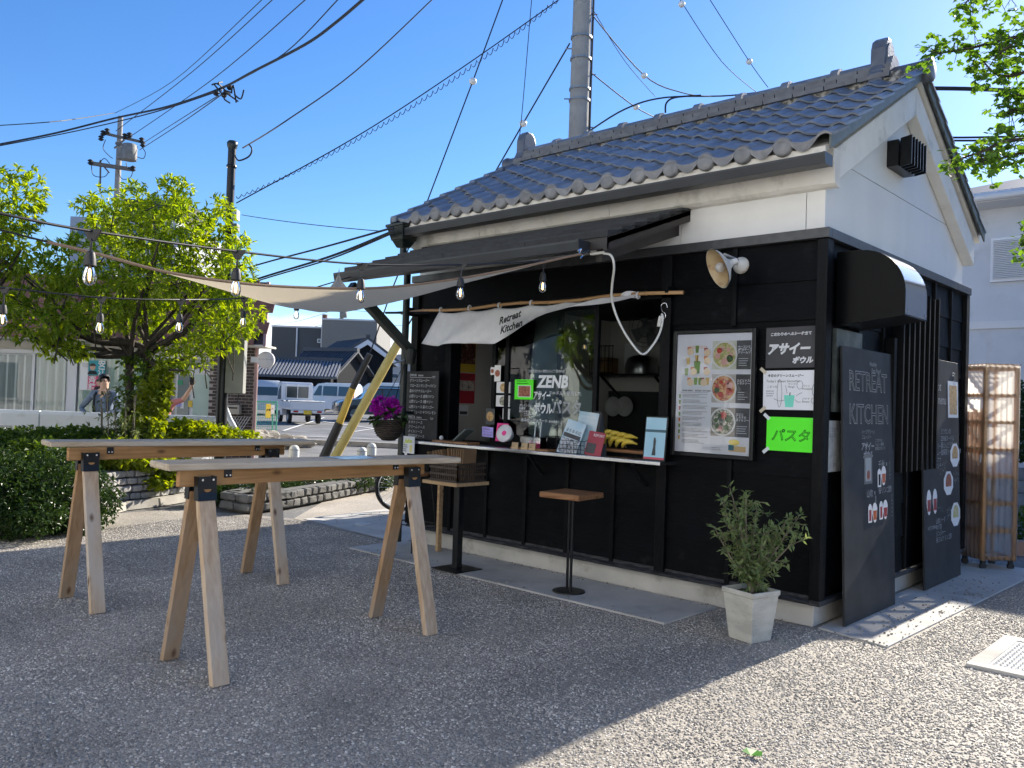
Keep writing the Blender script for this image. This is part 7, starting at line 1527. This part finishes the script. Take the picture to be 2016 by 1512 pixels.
MB().box((-1.715,-.17,.42),(-1.70,.17,.585)).build('number_plate', m_plate, kt); text('・・41', .12, m_inkg, (-1.7165,.13,.45), (0,-1,0), (0,0,1), kt)
for x in (-.95,1.05):
    for s in (-1, 1): put_wheel(kt, x, s*.62, .27, .15, s)
VAN = [(-1.65,.28),(1.55,.28),(1.66,.42),(1.64,.82),(1.35,1.02),(.88,1.62),(.70,1.80),(.2,1.86),(-1.50,1.86),(-1.64,1.72),(-1.68,1.0)]
SUV = [(-2.05,.32),(2.05,.32),(2.18,.50),(2.15,.86),(1.95,.98),(1.05,1.10),(.45,1.58),(.1,1.66),(-1.55,1.68),(-1.95,1.50),(-2.15,1.05),(-2.15,.55)]
VL = [(1.63,.62,.22,.16,m_head,'headlight'), (-1.66,.9,.12,.35,m_tail,'tail_light')]
car('van', 'white mini van side on behind the truck, facing left', 'van', 655, 51, 43+180-14, VAN, 1.48, m_carw, (-1.05,1.1), .29, [([(.95,1.08),(.42,1.08),(.42,1.68),(.62,1.68)],'s'), ([(.32,1.08),(-.60,1.08),(-.60,1.66),(.32,1.66)],'s'), ([(-.70,1.08),(-1.5,1.08),(-1.45,1.64),(-.70,1.66)],'s'), (((1.30,1.06),(.86,1.66),.62),'f')], None, VL)
car('suv', 'dark brown sport utility car half hidden by the yellow guard', 'car', 745, 42, 43+180+22, SUV, 1.80, m_card_, (-1.35,1.35), .36, [([(.95,1.10),(.05,1.08),(.05,1.56),(.42,1.54)],'s'), ([(-.05,1.08),(-1.0,1.08),(-1.0,1.58),(-.05,1.58)],'s'), ([(-1.1,1.08),(-1.85,1.1),(-1.6,1.55),(-1.1,1.58)],'s'), (((1.0,1.12),(.47,1.56),.72),'f')], None, [(2.14,.70,.36,.16,m_head,'headlight'), (-2.13,.95,.2,.2,m_tail,'tail_light')])
car('van', 'pale van at the left edge of the lot beside the brick pier', 'van', 514, 46, 43+180-62, VAN, 1.48, m_cars, (-1.05,1.1), .29, [([(.95,1.08),(.42,1.08),(.42,1.68),(.62,1.68)],'s'), ([(.32,1.08),(-1.4,1.08),(-1.4,1.66),(.32,1.66)],'s'), (((-1.69,1.05),(-1.62,1.68),.6),'r')], None, VL)
car('hatchback', 'white car with a red tail lamp between the truck and the van', 'car', 614, 57, 133+5, [(a*.9, b*.86) for a, b in VAN], 1.45, m_carw, (-1.0,1.0), .27, [([(.6,.95),(-1.2,.95),(-1.2,1.4),(.5,1.4)],'s'), (((-1.5,.9),(-1.42,1.42),.55),'r')], None, [(-1.5,.75,.14,.3,m_tail,'tail_light')])
car('hatchback', 'small silver car nose on left of the mini van', 'car', 624, 58, 43+180+60, [(a*.95, b*.82) for a, b in VAN], 1.48, m_cars, (-1.0,1.0), .27, [([(.8,.92),(-1.2,.92),(-1.2,1.36),(.5,1.36)],'s'), (((1.25,.9),(.82,1.38),.6),'f')], None, [(1.54,.55,.25,.14,m_head,'headlight')])
car('van', 'large silver van roof behind the dark car', 'van', 756, 56, 43+180-6, [(a*1.35, b*1.08) for a, b in VAN], 1.7, m_cars, (-1.5,1.5), .32, [([(1.1,1.2),(-2.0,1.2),(-1.95,1.78),(.8,1.8)],'s')], None, VL)
# ================================================================ far buildings
m_gblk = mat('grey_block', (.17,.165,.155), .85, col2=(.24,.23,.215), scale=18, stretch=(1,1,2.2), bump=.4, bscale=24); m_gblk2 = mat('dark_slate_block', (.055,.062,.068), .8, col2=(.085,.092,.10), scale=18, stretch=(1,1,2.2), bump=.3); m_ftile = mat('far_roof_tile', (.045,.048,.055), .5, col2=(.07,.075,.085), scale=8); m_ftile2 = mat('tile_joint_pale', (.22,.23,.25), .6); m_char = mat('charred_board', (.006,.008,.011), .7, col2=(.012,.014,.018), scale=9, stretch=(6,1,1), spec=.12); m_wht = mat('white_plaster', (.68,.69,.71), .7); m_far = mat('far_white_wall', (.45,.46,.47), .8, col2=(.5,.51,.52), scale=2)
def fwin(px0, py0, px1, py1, D, par, d0, m_=None):
    a, b = uz(px0, py0, D), uz(px1, py1, D); f_ = MB().box((a[0]-.06,d0-.06,b[1]-.06),(b[0]+.06,d0,a[1]+.06)).build('window', m_wht, par); MB().box((a[0],d0-.08,b[1]),(b[0],d0-.061,a[1])).build('pane', m_ or mat('far_pane', (.10,.14,.17), .1, spec=.8), f_)
def fthing(name, label, cat, D): return thing(name, label, cat, (CAM.x+GF.x*D, CAM.y+GF.y*D, gz(D)), YAW)
def fz(p, D): return p-gz(D)
D = 78; tb = fthing('apartment_block', 'grey brick block with flat roof behind the dark storehouse', 'building', D)
a, b, c = uz(531,650,D), uz(634,640,D), uz(742,640,D)
MB().box((a[0],.6,0),(b[0]-.02,9,b[1]-gz(D)-.25)).build('wing', m_gblk2, tb); MB().box((b[0],0,0),(c[0],9,c[1]-gz(D)+.35)).build('wall', m_gblk, tb)
MB().box((b[0]-.05,-.05,c[1]-gz(D)+.35),(c[0]+.1,9,c[1]-gz(D)+.5)).build('parapet', m_alum, tb); MB().box((a[0]-.05,.55,b[1]-gz(D)-.25),(b[0]-.06,9,b[1]-gz(D)-.1)).build('parapet', m_alum, tb); MB().cyl((b[0]-.1,.4,0),(b[0]-.1,.4,b[1]-gz(D)),.08,.08,8).build('downpipe', m_alum, tb); q = uz(580,700,D); MB().cyl((q[0],.5,0),(q[0],.5,b[1]-gz(D)-.3),.08,.08,8).build('downpipe', m_alum, tb)
for p in ((622,666,629,674),): a_, b_ = uz(p[0],p[1],D), uz(p[2],p[3],D); w_ = MB().box((a_[0],.5,b_[1]-gz(D)),(b_[0],.6,a_[1]-gz(D))).build('window', m_wht, tb); MB().box((a_[0]+.06,.47,b_[1]-gz(D)+.06),(b_[0]-.06,.50,a_[1]-gz(D)-.06)).build('pane', mat('far_pane', (.10,.14,.17), .1), w_)
for p in ((668,665,678,674),(697,668,707,677)): a_, b_ = uz(p[0],p[1],D), uz(p[2],p[3],D); w_ = MB().box((a_[0],-.1,b_[1]-gz(D)),(b_[0],.0,a_[1]-gz(D))).build('window', m_wht, tb); MB().box((a_[0]+.06,-.13,b_[1]-gz(D)+.06),(b_[0]-.06,-.10,a_[1]-gz(D)-.06)).build('pane', MATS['far_pane'], w_)
q = uz(633,640,D); MB().cyl((q[0]-.2,2,q[1]-gz(D)),(q[0]-.2,2,q[1]-gz(D)+1.2),.25,.25,10).build('flue', m_brown, tb)
def gable_house(name, label, px, D, turn, L_, W_, hw, hr, m_wall, m_roof, rib=.28, verge=None, ov=.4, cat='house', dz=0):
    """ridge along local x, tile ribs running down both slopes"""
    g_ = gp(px, D); g_.z += dz; t = thing(name, label, cat, g_, YAW+math.radians(turn))
    MB().box((-L_/2,-W_/2,0),(L_/2,W_/2,hw)).build('wall', m_wall, t)
    MB().prism([(-L_/2,-W_/2,hw),(-L_/2,W_/2,hw),(-L_/2,0,hw+hr)], (L_,0,0)).build('gable_wall', m_wall, t)
    e = W_/2+ov; k = hr/(W_/2); z0 = hw-ov*k; rf = MB()
    for s in (-1, 1): rf.hexa([(-L_/2-ov,s*e,z0),(L_/2+ov,s*e,z0),(L_/2+ov,0,hw+hr),(-L_/2-ov,0,hw+hr)]+[(-L_/2-ov,s*e,z0+.16),(L_/2+ov,s*e,z0+.16),(L_/2+ov,0,hw+hr+.16),(-L_/2-ov,0,hw+hr+.16)])
    r_ = rf.build('roof', m_roof, t); x = -L_/2-ov+rib/2
    while x < L_/2+ov:
        for s in (-1, 1): MB().bar((x,s*e,z0+.18),(x,0,hw+hr+.18),.10,.08).build('tile_row', m_ftile2 if verge == 'pale' else m_ftile, r_)
        x += rib
    MB().box((-L_/2-ov,-.18,hw+hr+.10),(L_/2+ov,.18,hw+hr+.38)).build('ridge', m_ftile, r_)
    if verge == 'white':
        for s in (-1, 1):
            for xx in (-L_/2-ov, L_/2+ov-.12): MB().hexa([(xx,s*e,z0-.35),(xx+.12,s*e,z0-.35),(xx+.12,0,hw+hr-.40),(xx,0,hw+hr-.40),(xx,s*e,z0-.01),(xx+.12,s*e,z0-.01),(xx+.12,0,hw+hr-.01),(xx,0,hw+hr-.01)]).build('verge_board', m_wht, t)
        for s in (-1, 1): MB().box((-L_/2-ov,s*e-.06,z0-.3),(L_/2+ov,s*e+.06,z0)).build('eave_board', m_wht, t)
    return t
ku = gable_house('storehouse', 'black boarded storehouse with white trimmed gable and dark tiled roof', 690, 68, -58, 5.8, 4.7, 3.9, 1.5, m_char, m_ftile, .30, 'white', .35)
MB().box((2.905,-.45,2.65),(2.96,.45,3.7)).build('shutter_frame', m_wht, ku); MB().box((2.965,-.30,2.82),(2.98,.45,3.71)).build('shutter', m_char, ku)
for i in range(12): MB().box((2.9,-2.3+i*.4,.1),(2.93,-2.26+i*.4,3.85)).build('batten', m_char, ku)
lh = gable_house('low_house', 'low dark house with grey tiled roof and pale tile ribs behind the truck', 560, 62, 4, 7.4, 5.0, 2.35, 1.05, m_char, m_ftile, .24, 'pale', .5)
lh2 = gable_house('low_house', 'dark tiled wing between the low house and the storehouse', 648, 64, -20, 4.0, 4.4, 2.8, 1.45, m_char, m_ftile, .24, None, .4)
D = 75; wh = fthing('pale_house', 'pale two storey house at the right end of the parking lot', 'house', D); a, b = uz(752,740,D), uz(830,740,D)
MB().box((a[0],0,0),(b[0],7,4.0)).build('wall', m_far, wh); MB().hexa([(a[0]-.5,-.5,4.0),(b[0]+.5,-.5,4.0),(b[0]+.5,7,4.0),(a[0]-.5,7,4.0),(a[0]+1,3,4.9),(b[0]-1,3,4.9),(b[0]-1,4,4.9),(a[0]+1,4,4.9)]).build('roof', m_ftile, wh)
for p in ((768,735,784,745),(770,760,786,772)): a_, b_ = uz(p[0],p[1],D), uz(p[2],p[3],D); w_ = MB().box((a_[0],-.08,b_[1]-gz(D)),(b_[0],.0,a_[1]-gz(D))).build('window', m_wht, wh); MB().box((a_[0]+.05,-.1,b_[1]-gz(D)+.05),(b_[0]-.05,-.081,a_[1]-gz(D)-.05)).build('pane', MATS['far_pane'], w_)
D = 46; fe = fthing('board_fence', 'red brown board fence behind the hanging flowers', 'fence', D); a, b = uz(748,772,D), uz(800,772,D); n = 12
for i in range(n): MB().box((a[0]+(b[0]-a[0])*i/n,0,0),(a[0]+(b[0]-a[0])*(i+.94)/n,.03,1.25)).build('board', mat('red_brown_board', (.16,.06,.035), .7, col2=(.22,.09,.05), scale=6, var=.2), fe)
D = 62; ab = fthing('apartment_tower', 'pale apartment block far behind the left tree', 'building', D); a, b = uz(135,430,D), uz(345,430,D); zt = uz(200,440,D)[1]
MB().box((a[0],0,0),(b[0],12,zt)).build('wall', mat('pale_grey_wall', (.40,.42,.44), .8), ab); MB().box((a[0]+3,2,zt),(a[0]+7.5,8,zt+1.9)).build('stair_tower', m_blackpaper, ab)
for i in range(4):
    for j in range(5): x = a[0]+.6+j*1.8; z = zt-1.7-i*2.9; MB().box((x,-.05,z),(x+1.2,.0,z+1.1)).build('window', mat('far_pane', (.1,.14,.17)), ab); MB().box((x-.2,-.9,z-.5),(x+1.4,-.8,z+.1)).build('balcony', m_far, ab)
# green gate fence with two signs, rocks, sloping rail
D = 25; gf = fthing('green_fence', 'green tube fence panel with warning signs by the brick pier', 'fence', D); m_gf = mat('green_tube', (.05,.30,.20), .5); a, b = uz(506,790,D), uz(546,792,D); z1 = uz(525,791,D)[1]-gz(D)
for p, q_ in (((a[0],0,0),(a[0],0,z1)), ((b[0],0,0),(b[0],0,z1)), ((b[0]-.12,0,0),(b[0]-.12,0,z1)), ((a[0],0,z1),(b[0],0,z1)), ((a[0],0,.15),(b[0],0,.15))): MB().cyl(p, q_, .022, .022, 8).build('tube', m_gf, gf)
ms_ = MB()
for i in range(9): ms_.cyl((a[0]+(b[0]-a[0])*i/9,0,.15),(a[0]+(b[0]-a[0])*i/9,0,z1),.004,.004,4)
for i in range(12): ms_.cyl((a[0],0,.15+(z1-.15)*i/12),(b[0],0,.15+(z1-.15)*i/12),.004,.004,4)
ms_.build('mesh', m_gf, gf)
for (p0, p1, m_, nm, tx, tm_) in (((525,795),(534,823),m_yel,'yellow_sign','注意',m_ink), ((535,797),(541,815),m_stick,'red_white_sign','✕',m_red)):
    q0, q1 = uz(*p0, D), uz(*p1, D); s = MB().box((q0[0],-.05,q1[1]-gz(D)),(q1[0],-.03,q0[1]-gz(D))).build('sign', m_, gf); text(tx, .07, tm_, (q0[0]+.01,-.052,(q0[1]+q1[1])/2-gz(D)), xr, zr, s, bold=.002)
m_rock = mat('garden_rock', (.22,.20,.17), .9, col2=(.38,.35,.30), scale=7, bump=.9, bscale=14, dirt=(.10,.09,.08), dscale=5)
import bmesh
for i, (px, py, D, s, lb) in enumerate(((498,858,20.5,.30,'leftmost of the garden rocks by the brick pier'),(513,862,20.3,.22,'small garden rock in front of the pale ones'),(527,838,22,.42,'tall leaning garden rock behind the others'),(535,858,20.8,.34,'broad pale garden rock right of the small one'),(568,846,22,.40,'long flat garden rock at the edge of the lot'),(588,848,22.4,.30,'low flat garden rock farthest right'))):
    bm = bmesh.new(); bmesh.ops.create_icosphere(bm, subdivisions=3, radius=1); q = random.Random(i+70); ph_ = [q.uniform(0,6) for _ in range(6)]
    for v in bm.verts: v.co *= 1+.22*math.sin(v.co.x*3+ph_[0])*math.cos(v.co.y*2.7+ph_[1])+.12*math.sin(v.co.z*5+ph_[2])+.10*math.sin(v.co.x*7+v.co.y*6+ph_[3]); v.co.x = round(v.co.x*5)/5*.35+v.co.x*.65
    me = bpy.data.meshes.new('garden_rock'); bm.to_mesh(me); bm.free(); me.materials.append(m_rock); o = bpy.data.objects.new('garden_rock', me); COL.objects.link(o); g_ = gp(px, D); o.location = (g_.x, g_.y, gz(D)+s*.35); o.scale = (s*(1.5 if i > 3 else 1.0), s*.8, s*(.5 if i > 3 else .8)); o.rotation_euler = (q.uniform(-.3,.3), q.uniform(-.3,.3), YAW+q.uniform(-.5,.5)); tag(o, lb, 'rock', 'garden rocks')
sr = thing('sloping_rail', 'white curved rail sloping down at the end of the guard rail', 'rail', gp(455,14)); MB().tube([at(442,800,D=13.6), at(452,825,D=13.7), at(466,850,D=13.8), at(475,868,D=13.8)], .045, 10).build('tube', m_rail, sr, smooth=True)
for a_, b_ in (((560,895),(830,905)), ((560,888),(900,890))): pass
m_line = mat('road_paint', (.62,.62,.60), .8, dirt=(.3,.3,.29), dscale=9)
def paint(px0, px1, D0, D1, w_):
    a, b = gp(px0, D0), gp(px1, D1); d = (b-a).normalized(); s = d.cross(V((0,0,1)))*w_/2; o = MB().add([a-s+V((0,0,.012)), b-s+V((0,0,.012)), b+s+V((0,0,.012)), a+s+V((0,0,.012))], [(0,1,2,3)]).build('road_marking', m_line); tag(o, kind='structure')
paint(480, 980, 27.5, 26.5, .15); paint(620, 760, 40, 33, .12); paint(560, 640, 30, 44, .12); paint(700, 860, 31, 48, .12)
ks = [gp(px, 23.5+.4*math.sin(px)) for px in (430,560,700,860,1000)]
kb = MB(); [kb.bar(ks[i]+V((0,0,.06)), ks[i+1]+V((0,0,.06)), .16, .13) for i in range(4)]; tag(kb.build('kerb', m_kerb), kind='structure')

# ---- right hand house, hedge and low wall
rh = thing('neighbour_house', 'pale grey two storey house with a shuttered window at the right edge', 'house', (0,13.3,0))
m_rw = mat('pale_grey_siding', (.50,.52,.55), .8, col2=(.55,.57,.60), scale=2, dirt=(.42,.43,.44), dscale=1.5)
MB().box((-3.4,13.3,0),(7,21,5.75)).build('wall', m_rw, rh); MB().box((-3.42,13.25,3.30),(7.02,13.3,3.45)).build('band', m_alum, rh)
for x in (-1.05,): MB().box((x,13.28,.2),(x+.02,13.3,5.7)).build('joint', m_grey, rh)
MB().hexa([(-4.1,12.6,5.75),(7.7,12.6,5.75),(7.7,21.6,5.75),(-4.1,21.6,5.75),(-4.1,12.6,5.95),(7.7,12.6,5.95),(7.7,21.6,5.95),(-4.1,21.6,5.95)]).build('eave', m_alum, rh)
MB().hexa([(-4.1,12.6,5.952),(7.7,12.6,5.952),(7.7,21.6,5.952),(-4.1,21.6,5.952),(-.6,16.4,7.2),(4.2,16.4,7.2),(4.2,17.8,7.2),(-.6,17.8,7.2)]).build('roof', m_shing, rh); MB().cyl((-4.1,12.52,5.83),(7.7,12.52,5.83),.07,.07,10).build('gutter', m_alum, rh)
a, b = at(1952,470,Y=13.25), at(1952,556,Y=13.25); wf = MB().box((a.x,13.2,b.z),(a.x+1.75,13.3,a.z)).build('window', m_wht, rh)
for i in range(22): z = b.z+.05+i*(a.z-b.z-.1)/22; MB().hexa([(a.x+.05,13.165,z),(a.x+1.7,13.165,z),(a.x+1.7,13.2,z+.02),(a.x+.05,13.2,z+.02),(a.x+.05,13.165,z+.012),(a.x+1.7,13.165,z+.012),(a.x+1.7,13.2,z+.036),(a.x+.05,13.2,z+.036)]).build('shutter_slat', m_alum, wf)
shrub('tall_hedge', 'dark green hedge behind the low wall at the right edge', 'hedge', [B3(2010,800,13.2,.35,.5,.42), B3(2080,800,13.2,.5,.5,.45), B3(2015,870,13.0,.35,.4,.3), B3(2090,870,13,.5,.5,.4)], 2600, .07, .04, g_dark, gp(2040,13), .1, seed=13)
lw = thing('low_block_wall', 'low grey block wall under the hedge at the right edge', 'wall', gp(2040,12.6)); 
for c_ in range(4):
    for i in range(7): p = gp(2000+i*42+(18 if c_ % 2 else 0), 12.6); MB().prism([p+GR*(-.155)+V((0,0,.19*c_)), p+GR*.155+V((0,0,.19*c_)), p+GR*.155+V((0,0,.19*c_+.18)), p-GR*.155+V((0,0,.19*c_+.18))], GF*.14).build('block', mat('concrete_block', (.16,.165,.17), .9, col2=(.22,.225,.23), scale=9, var=.15, bump=.4), lw, bevel=.006)
shrub('clipped_shrub', 'small green clipped shrub at the right edge behind the cabinet', 'shrub', [B3(2012,1035,9.9,.25,.3,.22), B3(2070,1035,9.9,.3,.3,.25)], 1300, .045, .022, g_mid, gp(2030,9.9), .0, seed=14)
kb2 = MB(); kb2.bar(gp(1985,9.3)+V((0,0,.06)), gp(2200,9.3)+V((0,0,.06)), .16, .16); tag(kb2.build('brick_kerb', mat('terracotta_kerb', (.28,.17,.12), .8, col2=(.34,.22,.16), scale=8)), kind='structure')
# ---- unseen annex added behind the kiosk to shade the left of the plaza
nh = thing('rear_annex', 'small pale annex building standing close behind the kiosk', 'building', (-4,6.8,0))
MB().box((-5.58,3.64,0),(-2.6,7.6,5.05)).build('wall', m_rw, nh); MB().box((-5.585,3.62,5.05),(-2.55,7.65,5.18)).build('roof', m_gut, nh)
for x in (-5.3,-4.0): w_ = MB().box((x,7.6,1.0),(x+.8,7.64,2.0)).build('window', m_alum, nh); MB().box((x+.05,7.64,1.05),(x+.75,7.655,1.95)).build('pane', MATS['far_pane'], w_)
# ---- trees added behind the camera for window reflections; pale building added as sunlight bounce
for i, (x, y, s, rz_) in enumerate(((-8.2,-8.2,1.1,.8),(-4.6,-8.6,1.0,2.4),(-11.5,-7.6,1.2,4.0))):
    c_ = copy_tree(tree2); c_.location = (x,y,0); c_.rotation_euler.z = rz_; c_.scale = (s,s,s); c_['label'] = ['street tree across the plaza reflected in the serving window','street tree behind the photographer, nearest the kiosk','street tree behind the photographer, farthest left'][i]
op = thing('opposite_building', 'long pale two storey building facing the kiosk across the plaza', 'building', (-4,-11,0)); m_op = mat('pale_render', (.54,.56,.585), .85, col2=(.60,.62,.645), scale=1.5)
MB().box((-24,-20,0),(14,-10.5,8.2)).build('wall', m_op, op); MB().box((-24.3,-20.3,8.2),(14.3,-10.1,8.45)).build('roof', m_ftile, op)
for i in range(12):
    for z in (1.0,4.6): w_ = MB().box((-22.5+i*3,-10.5,z),(-21.3+i*3,-10.42,z+1.3)).build('window', m_alum, op); MB().box((-22.42+i*3,-10.42,z+.08),(-21.38+i*3,-10.40,z+1.22)).build('pane', MATS['far_pane'], w_)
# ================================================================ poles and wires
m_cpole = mat('concrete_pole', (.26,.25,.235), .85, col2=(.33,.32,.30), scale=6, bump=.2, dirt=(.18,.175,.165), dscale=3)
up0 = V((-5.76,4.36,0)); upo = thing('utility_pole', 'thick concrete utility pole rising behind the kiosk roof', 'utility pole', up0)
MB().cyl(up0, up0+V((0,0,13)), .175, .125, 22).build('shaft', m_cpole, upo, smooth='auto')
for py in (75,118,178,200): z = at(1140,py,D=13.0).z; MB().lathe([(.158,0),(.168,.0),(.168,.035),(.158,.035)], up0+V((0,0,z)), (0,0,1), 22).build('band', m_steelw, upo)
for py, s in ((25,1),(95,-1),(145,1),(195,-1),(250,1)): z = at(1140,py,D=13).z; MB().cyl(up0+V((0,0,z)), up0+V((0,0,z))+GR*(.24*s), .010, .010, 6).build('step', m_steelw, upo)
MB().tube([up0+GR*.17+V((0,0,z)) for z in (0,4,8,13)], .018, 6).build('conduit', m_wire, upo)
def wire(label, pts, r_=.012, sag=0, name='overhead_wire', n=12):
    P = [at(x, y, D=d) for x, y, d in pts]
    if len(P) == 2: P = [P[0].lerp(P[1], i/n)-V((0,0,4*sag*(i/n)*(1-i/n))) for i in range(n+1)]
    else: P = smooth_path(P, 6)
    o = MB().tube(P, r_, 5).build(name, m_wire); tag(o, label, 'wire', 'overhead wires'); return o
FD = 38
fp0 = gp(213, FD); fpl = thing('utility_pole', 'distant utility pole with crossarms and a transformer above the left tree', 'utility pole', fp0); ft = at(223,225,D=FD); ft.x, ft.y = fp0.x, fp0.y
MB().cyl(fp0, ft, .19, .11, 14).build('shaft', m_cpole, fpl, smooth='auto')
def farm(pa, pb_, nm='crossarm', w_=.11): MB().bar(at(*pa, D=FD-.2), at(*pb_, D=FD-.2), w_, w_).build(nm, mat('galvanised_arm', (.13,.115,.10), .6), fpl)
farm((203,262),(281,280)); farm((176,321),(263,334),w_=.16); farm((228,282),(262,290)); farm((215,340),(196,318),'brace',.06); farm((225,292),(245,275),'brace',.06); farm((198,315),(197,378),'brace',.06)
for px, py in ((203,262),(211,258),(246,268),(255,266),(279,276),(281,284),(178,319),(262,332),(199,272)): MB().lathe([(.05,-.12),(.13,-.06),(.06,.0),(.13,.06),(.05,.12)], at(px,py,D=FD-.3), (0,0,1), 10).build('insulator', m_ink, fpl, smooth=True)
tfz = at(255,300,D=FD-.6); MB().lathe([(.0,-.36),(.30,-.36),(.32,-.30),(.32,.30),(.28,.36),(0,.38)], tfz, (0,0,1), 18).build('transformer', mat('transformer_grey', (.17,.165,.15), .7, col2=(.24,.235,.22), scale=6), fpl, smooth='auto'); MB().lathe([(.0,-.3),(.22,-.28),(.22,.26),(0,.3)], at(240,302,D=FD-.5), (0,0,1), 14).build('transformer', MATS['transformer_grey'], fpl, smooth='auto')
for k, pl in enumerate(([(208,275),(203,292),(214,306),(222,312)],[(276,285),(286,300),(282,312),(268,308)],[(180,325),(184,345),(205,348),(214,338)],[(232,336),(240,352),(256,350),(262,336)],[(198,318),(206,312),(216,322)],[(248,320),(252,332),(262,326)])): MB().tube(smooth_path([at(x,y,D=FD-.4) for x, y in pl], 5), .018, 5).build('jumper', m_wire, fpl)
dp_ = gp(668,92); dpl = thing('utility_pole', 'tiny utility pole far behind the grey block', 'utility pole', dp_); t_ = at(668,598,D=92); MB().cyl(dp_, (dp_.x,dp_.y,t_.z), .18, .12, 10).build('shaft', m_cpole, dpl)
for a_, b_ in (((658,606),(688,608)),((651,628),(688,629)),((660,632),(680,622))): MB().bar(at(*a_, D=92), at(*b_, D=92), .14, .14).build('crossarm', m_grey, dpl)
MB().lathe([(0,-.5),(.4,-.45),(.4,.4),(0,.5)], at(676,617,D=91.6), (0,0,1), 12).build('transformer', MATS['transformer_grey'], dpl, smooth=True)
for p0, p1, wl in (((540,640),(668,605),'rising from the left to the top of'),((668,605),(790,590),'rising to the right from'),((668,606),(800,612),'sinking to the right from'),((560,650),(668,628),'from the left to the lower arm of'),((668,628),(800,640),'from the lower arm to the right of')): wire('faint far wire %s the tiny pole' % wl, [(*p0,92),(*p1,92)], .02, .3)
W = wire
W('thin wire from the top left sky down to the distant pole tip', [(0,247,30),(120,238,30),(228,222,38)], .018); W('uppermost thin wire running from the distant pole to the top edge', [(228,222,38),(340,160,30),(515,0,20)], .012)
W('thin wire from the crossarm pole top to the top edge', [(228,258,38),(380,140,30),(541,-5,22)], .015); W('wire from the upper crossarm to the top edge', [(255,270,38),(420,155,28),(606,-5,20)], .015)
W('heavy bundled cable from the left edge across to the top edge', [(0,284,24),(110,262,24),(225,233,24),(330,210,22),(430,176,20),(500,140,18),(600,88,16),(660,45,15),(720,-6,14)], .028); W('second cable beside the heavy bundle', [(0,287,24),(150,258,24),(300,222,22),(420,183,20)], .016); W('upper strand over the heavy bundle', [(455,166,19.5),(560,105,17),(668,-4,15)], .012)
W('wire pair lower strand from transformer to the cable joint', [(275,295,37),(360,240,28),(445,180,20)], .015); W('wire pair upper strand from transformer to the cable joint', [(280,283,37),(350,238,28),(430,188,20)], .013)
W('plain wire from the lamp pole cap rising to the top edge', [(478,291,12.2),(560,240,13),(700,140,14),(855,-5,15)], .012)
W('lower strand of the looped lashing line from the lamp pole', [(465,400,13),(700,270,13.5),(900,140,14),(1105,-4,14.5)], .010)
lsh = thing('lashed_cable', 'wavy lashing line looping along the strand above the lamp pole', 'cable', at(465,392,D=13)); sp_ = MB(); pts = []
for i in range(60):
    k = i/59; b_ = at(465,390,D=13).lerp(at(1100,-12,D=14.5), k) if False else None
    px, py, dd = 465+635*k, 391-(258*k+137*k*k)*1.0, 13+1.5*k
    for j in range(5): s = j/5; pts.append(at(px+635/59*s, py-6.2*s+ (6.5+3*k)*(4*s*(1-s))-4, D=dd))
MB().tube(pts, .007, 4).build('lash', m_wire, lsh)
cj = thing('cable_joint', 'tangle of cable clamps where the bundles meet in the upper left sky', 'cable joint', at(445,178,D=20))
for k in range(9): q = random.Random(k); a_ = at(445+q.uniform(-18,18),178+q.uniform(-9,9),D=20); MB().tube(smooth_path([a_, a_+rdir(q)*.2, a_+rdir(q)*.25], 4), .02, 5).build('loop', m_wire, cj)
for px, py in ((425,183),(441,187),(452,172)): MB().ball(at(px,py,D=20), .07, 8, 6).build('clamp', m_ink, cj)
W('thin wire from the lamp pole to the kiosk hopper', [(476,423,12.3),(750,455,9)], .005, .02); W('dark cable from the tree to the kiosk eave, upper', [(380,560,13.5),(512,520,12),(640,486,10),(775,448,8.3)], .012); W('dark cable from the tree to the kiosk eave, lower', [(380,590,13.5),(520,545,12),(650,505,10),(775,455,8.3)], .015); W('thin twin of the lower eave cable', [(380,594,13.5),(520,549,12),(650,510,10),(775,458,8.3)], .010)
W('vertical thin wire beside the leaning guy', [(1014,325,14),(1026,240,14),(1047,-5,14)], .007)
W('wire from the near pole to the ridge insulators', [(1160,22,13),(1268,148,13.5),(1345,183,14),(1400,190,14.5)], .010); W('wire from the near pole down to the roof', [(1160,140,13),(1250,210,14),(1310,240,15)], .010); W('faint wire crossing behind the near pole', [(1162,10,13),(1230,120,15),(1290,190,17)], .006); W('dark cable dipping behind the roof', [(1150,265,13),(1230,215,13.5),(1310,192,14),(1440,188,15),(1560,172,16)], .014); W('curl of cable above the roof tiles', [(1310,222,14),(1312,203,14),(1330,192,14),(1380,188,14)], .016)
W('thin wire with a bead at the upper right of the pole', [(1395,-5,12),(1476,122,13),(1512,172,13.5)], .006); W('twin thin wire right of the pole', [(1336,-5,12),(1420,120,13),(1490,182,14)], .006)
for px, py, d_, wl in ((1268,149,13.5,'right of the pole, upper of two'),(1252,211,14,'right of the pole, lower of two'),(1342,8,12,'at the top edge'),(1475,121,13,'above the ridge, farthest right')): o = MB().ball(at(px,py,D=d_), .05, 12, 8).build('strain_insulator', MATS['white_porcelain'], None, True); tag(o, 'white strain insulator bead on a wire '+wl, 'insulator', 'strain insulators')
for i, (py0, py1) in enumerate(((172,178),(176,182),(270,268),(276,276))): W('dark cable pair passing right of the gable, %s' % ('upper','upper twin','lower','lower twin')[i], [(1790,py0,16),(1900,py0+1,16),(2030,py1,16)], .022)
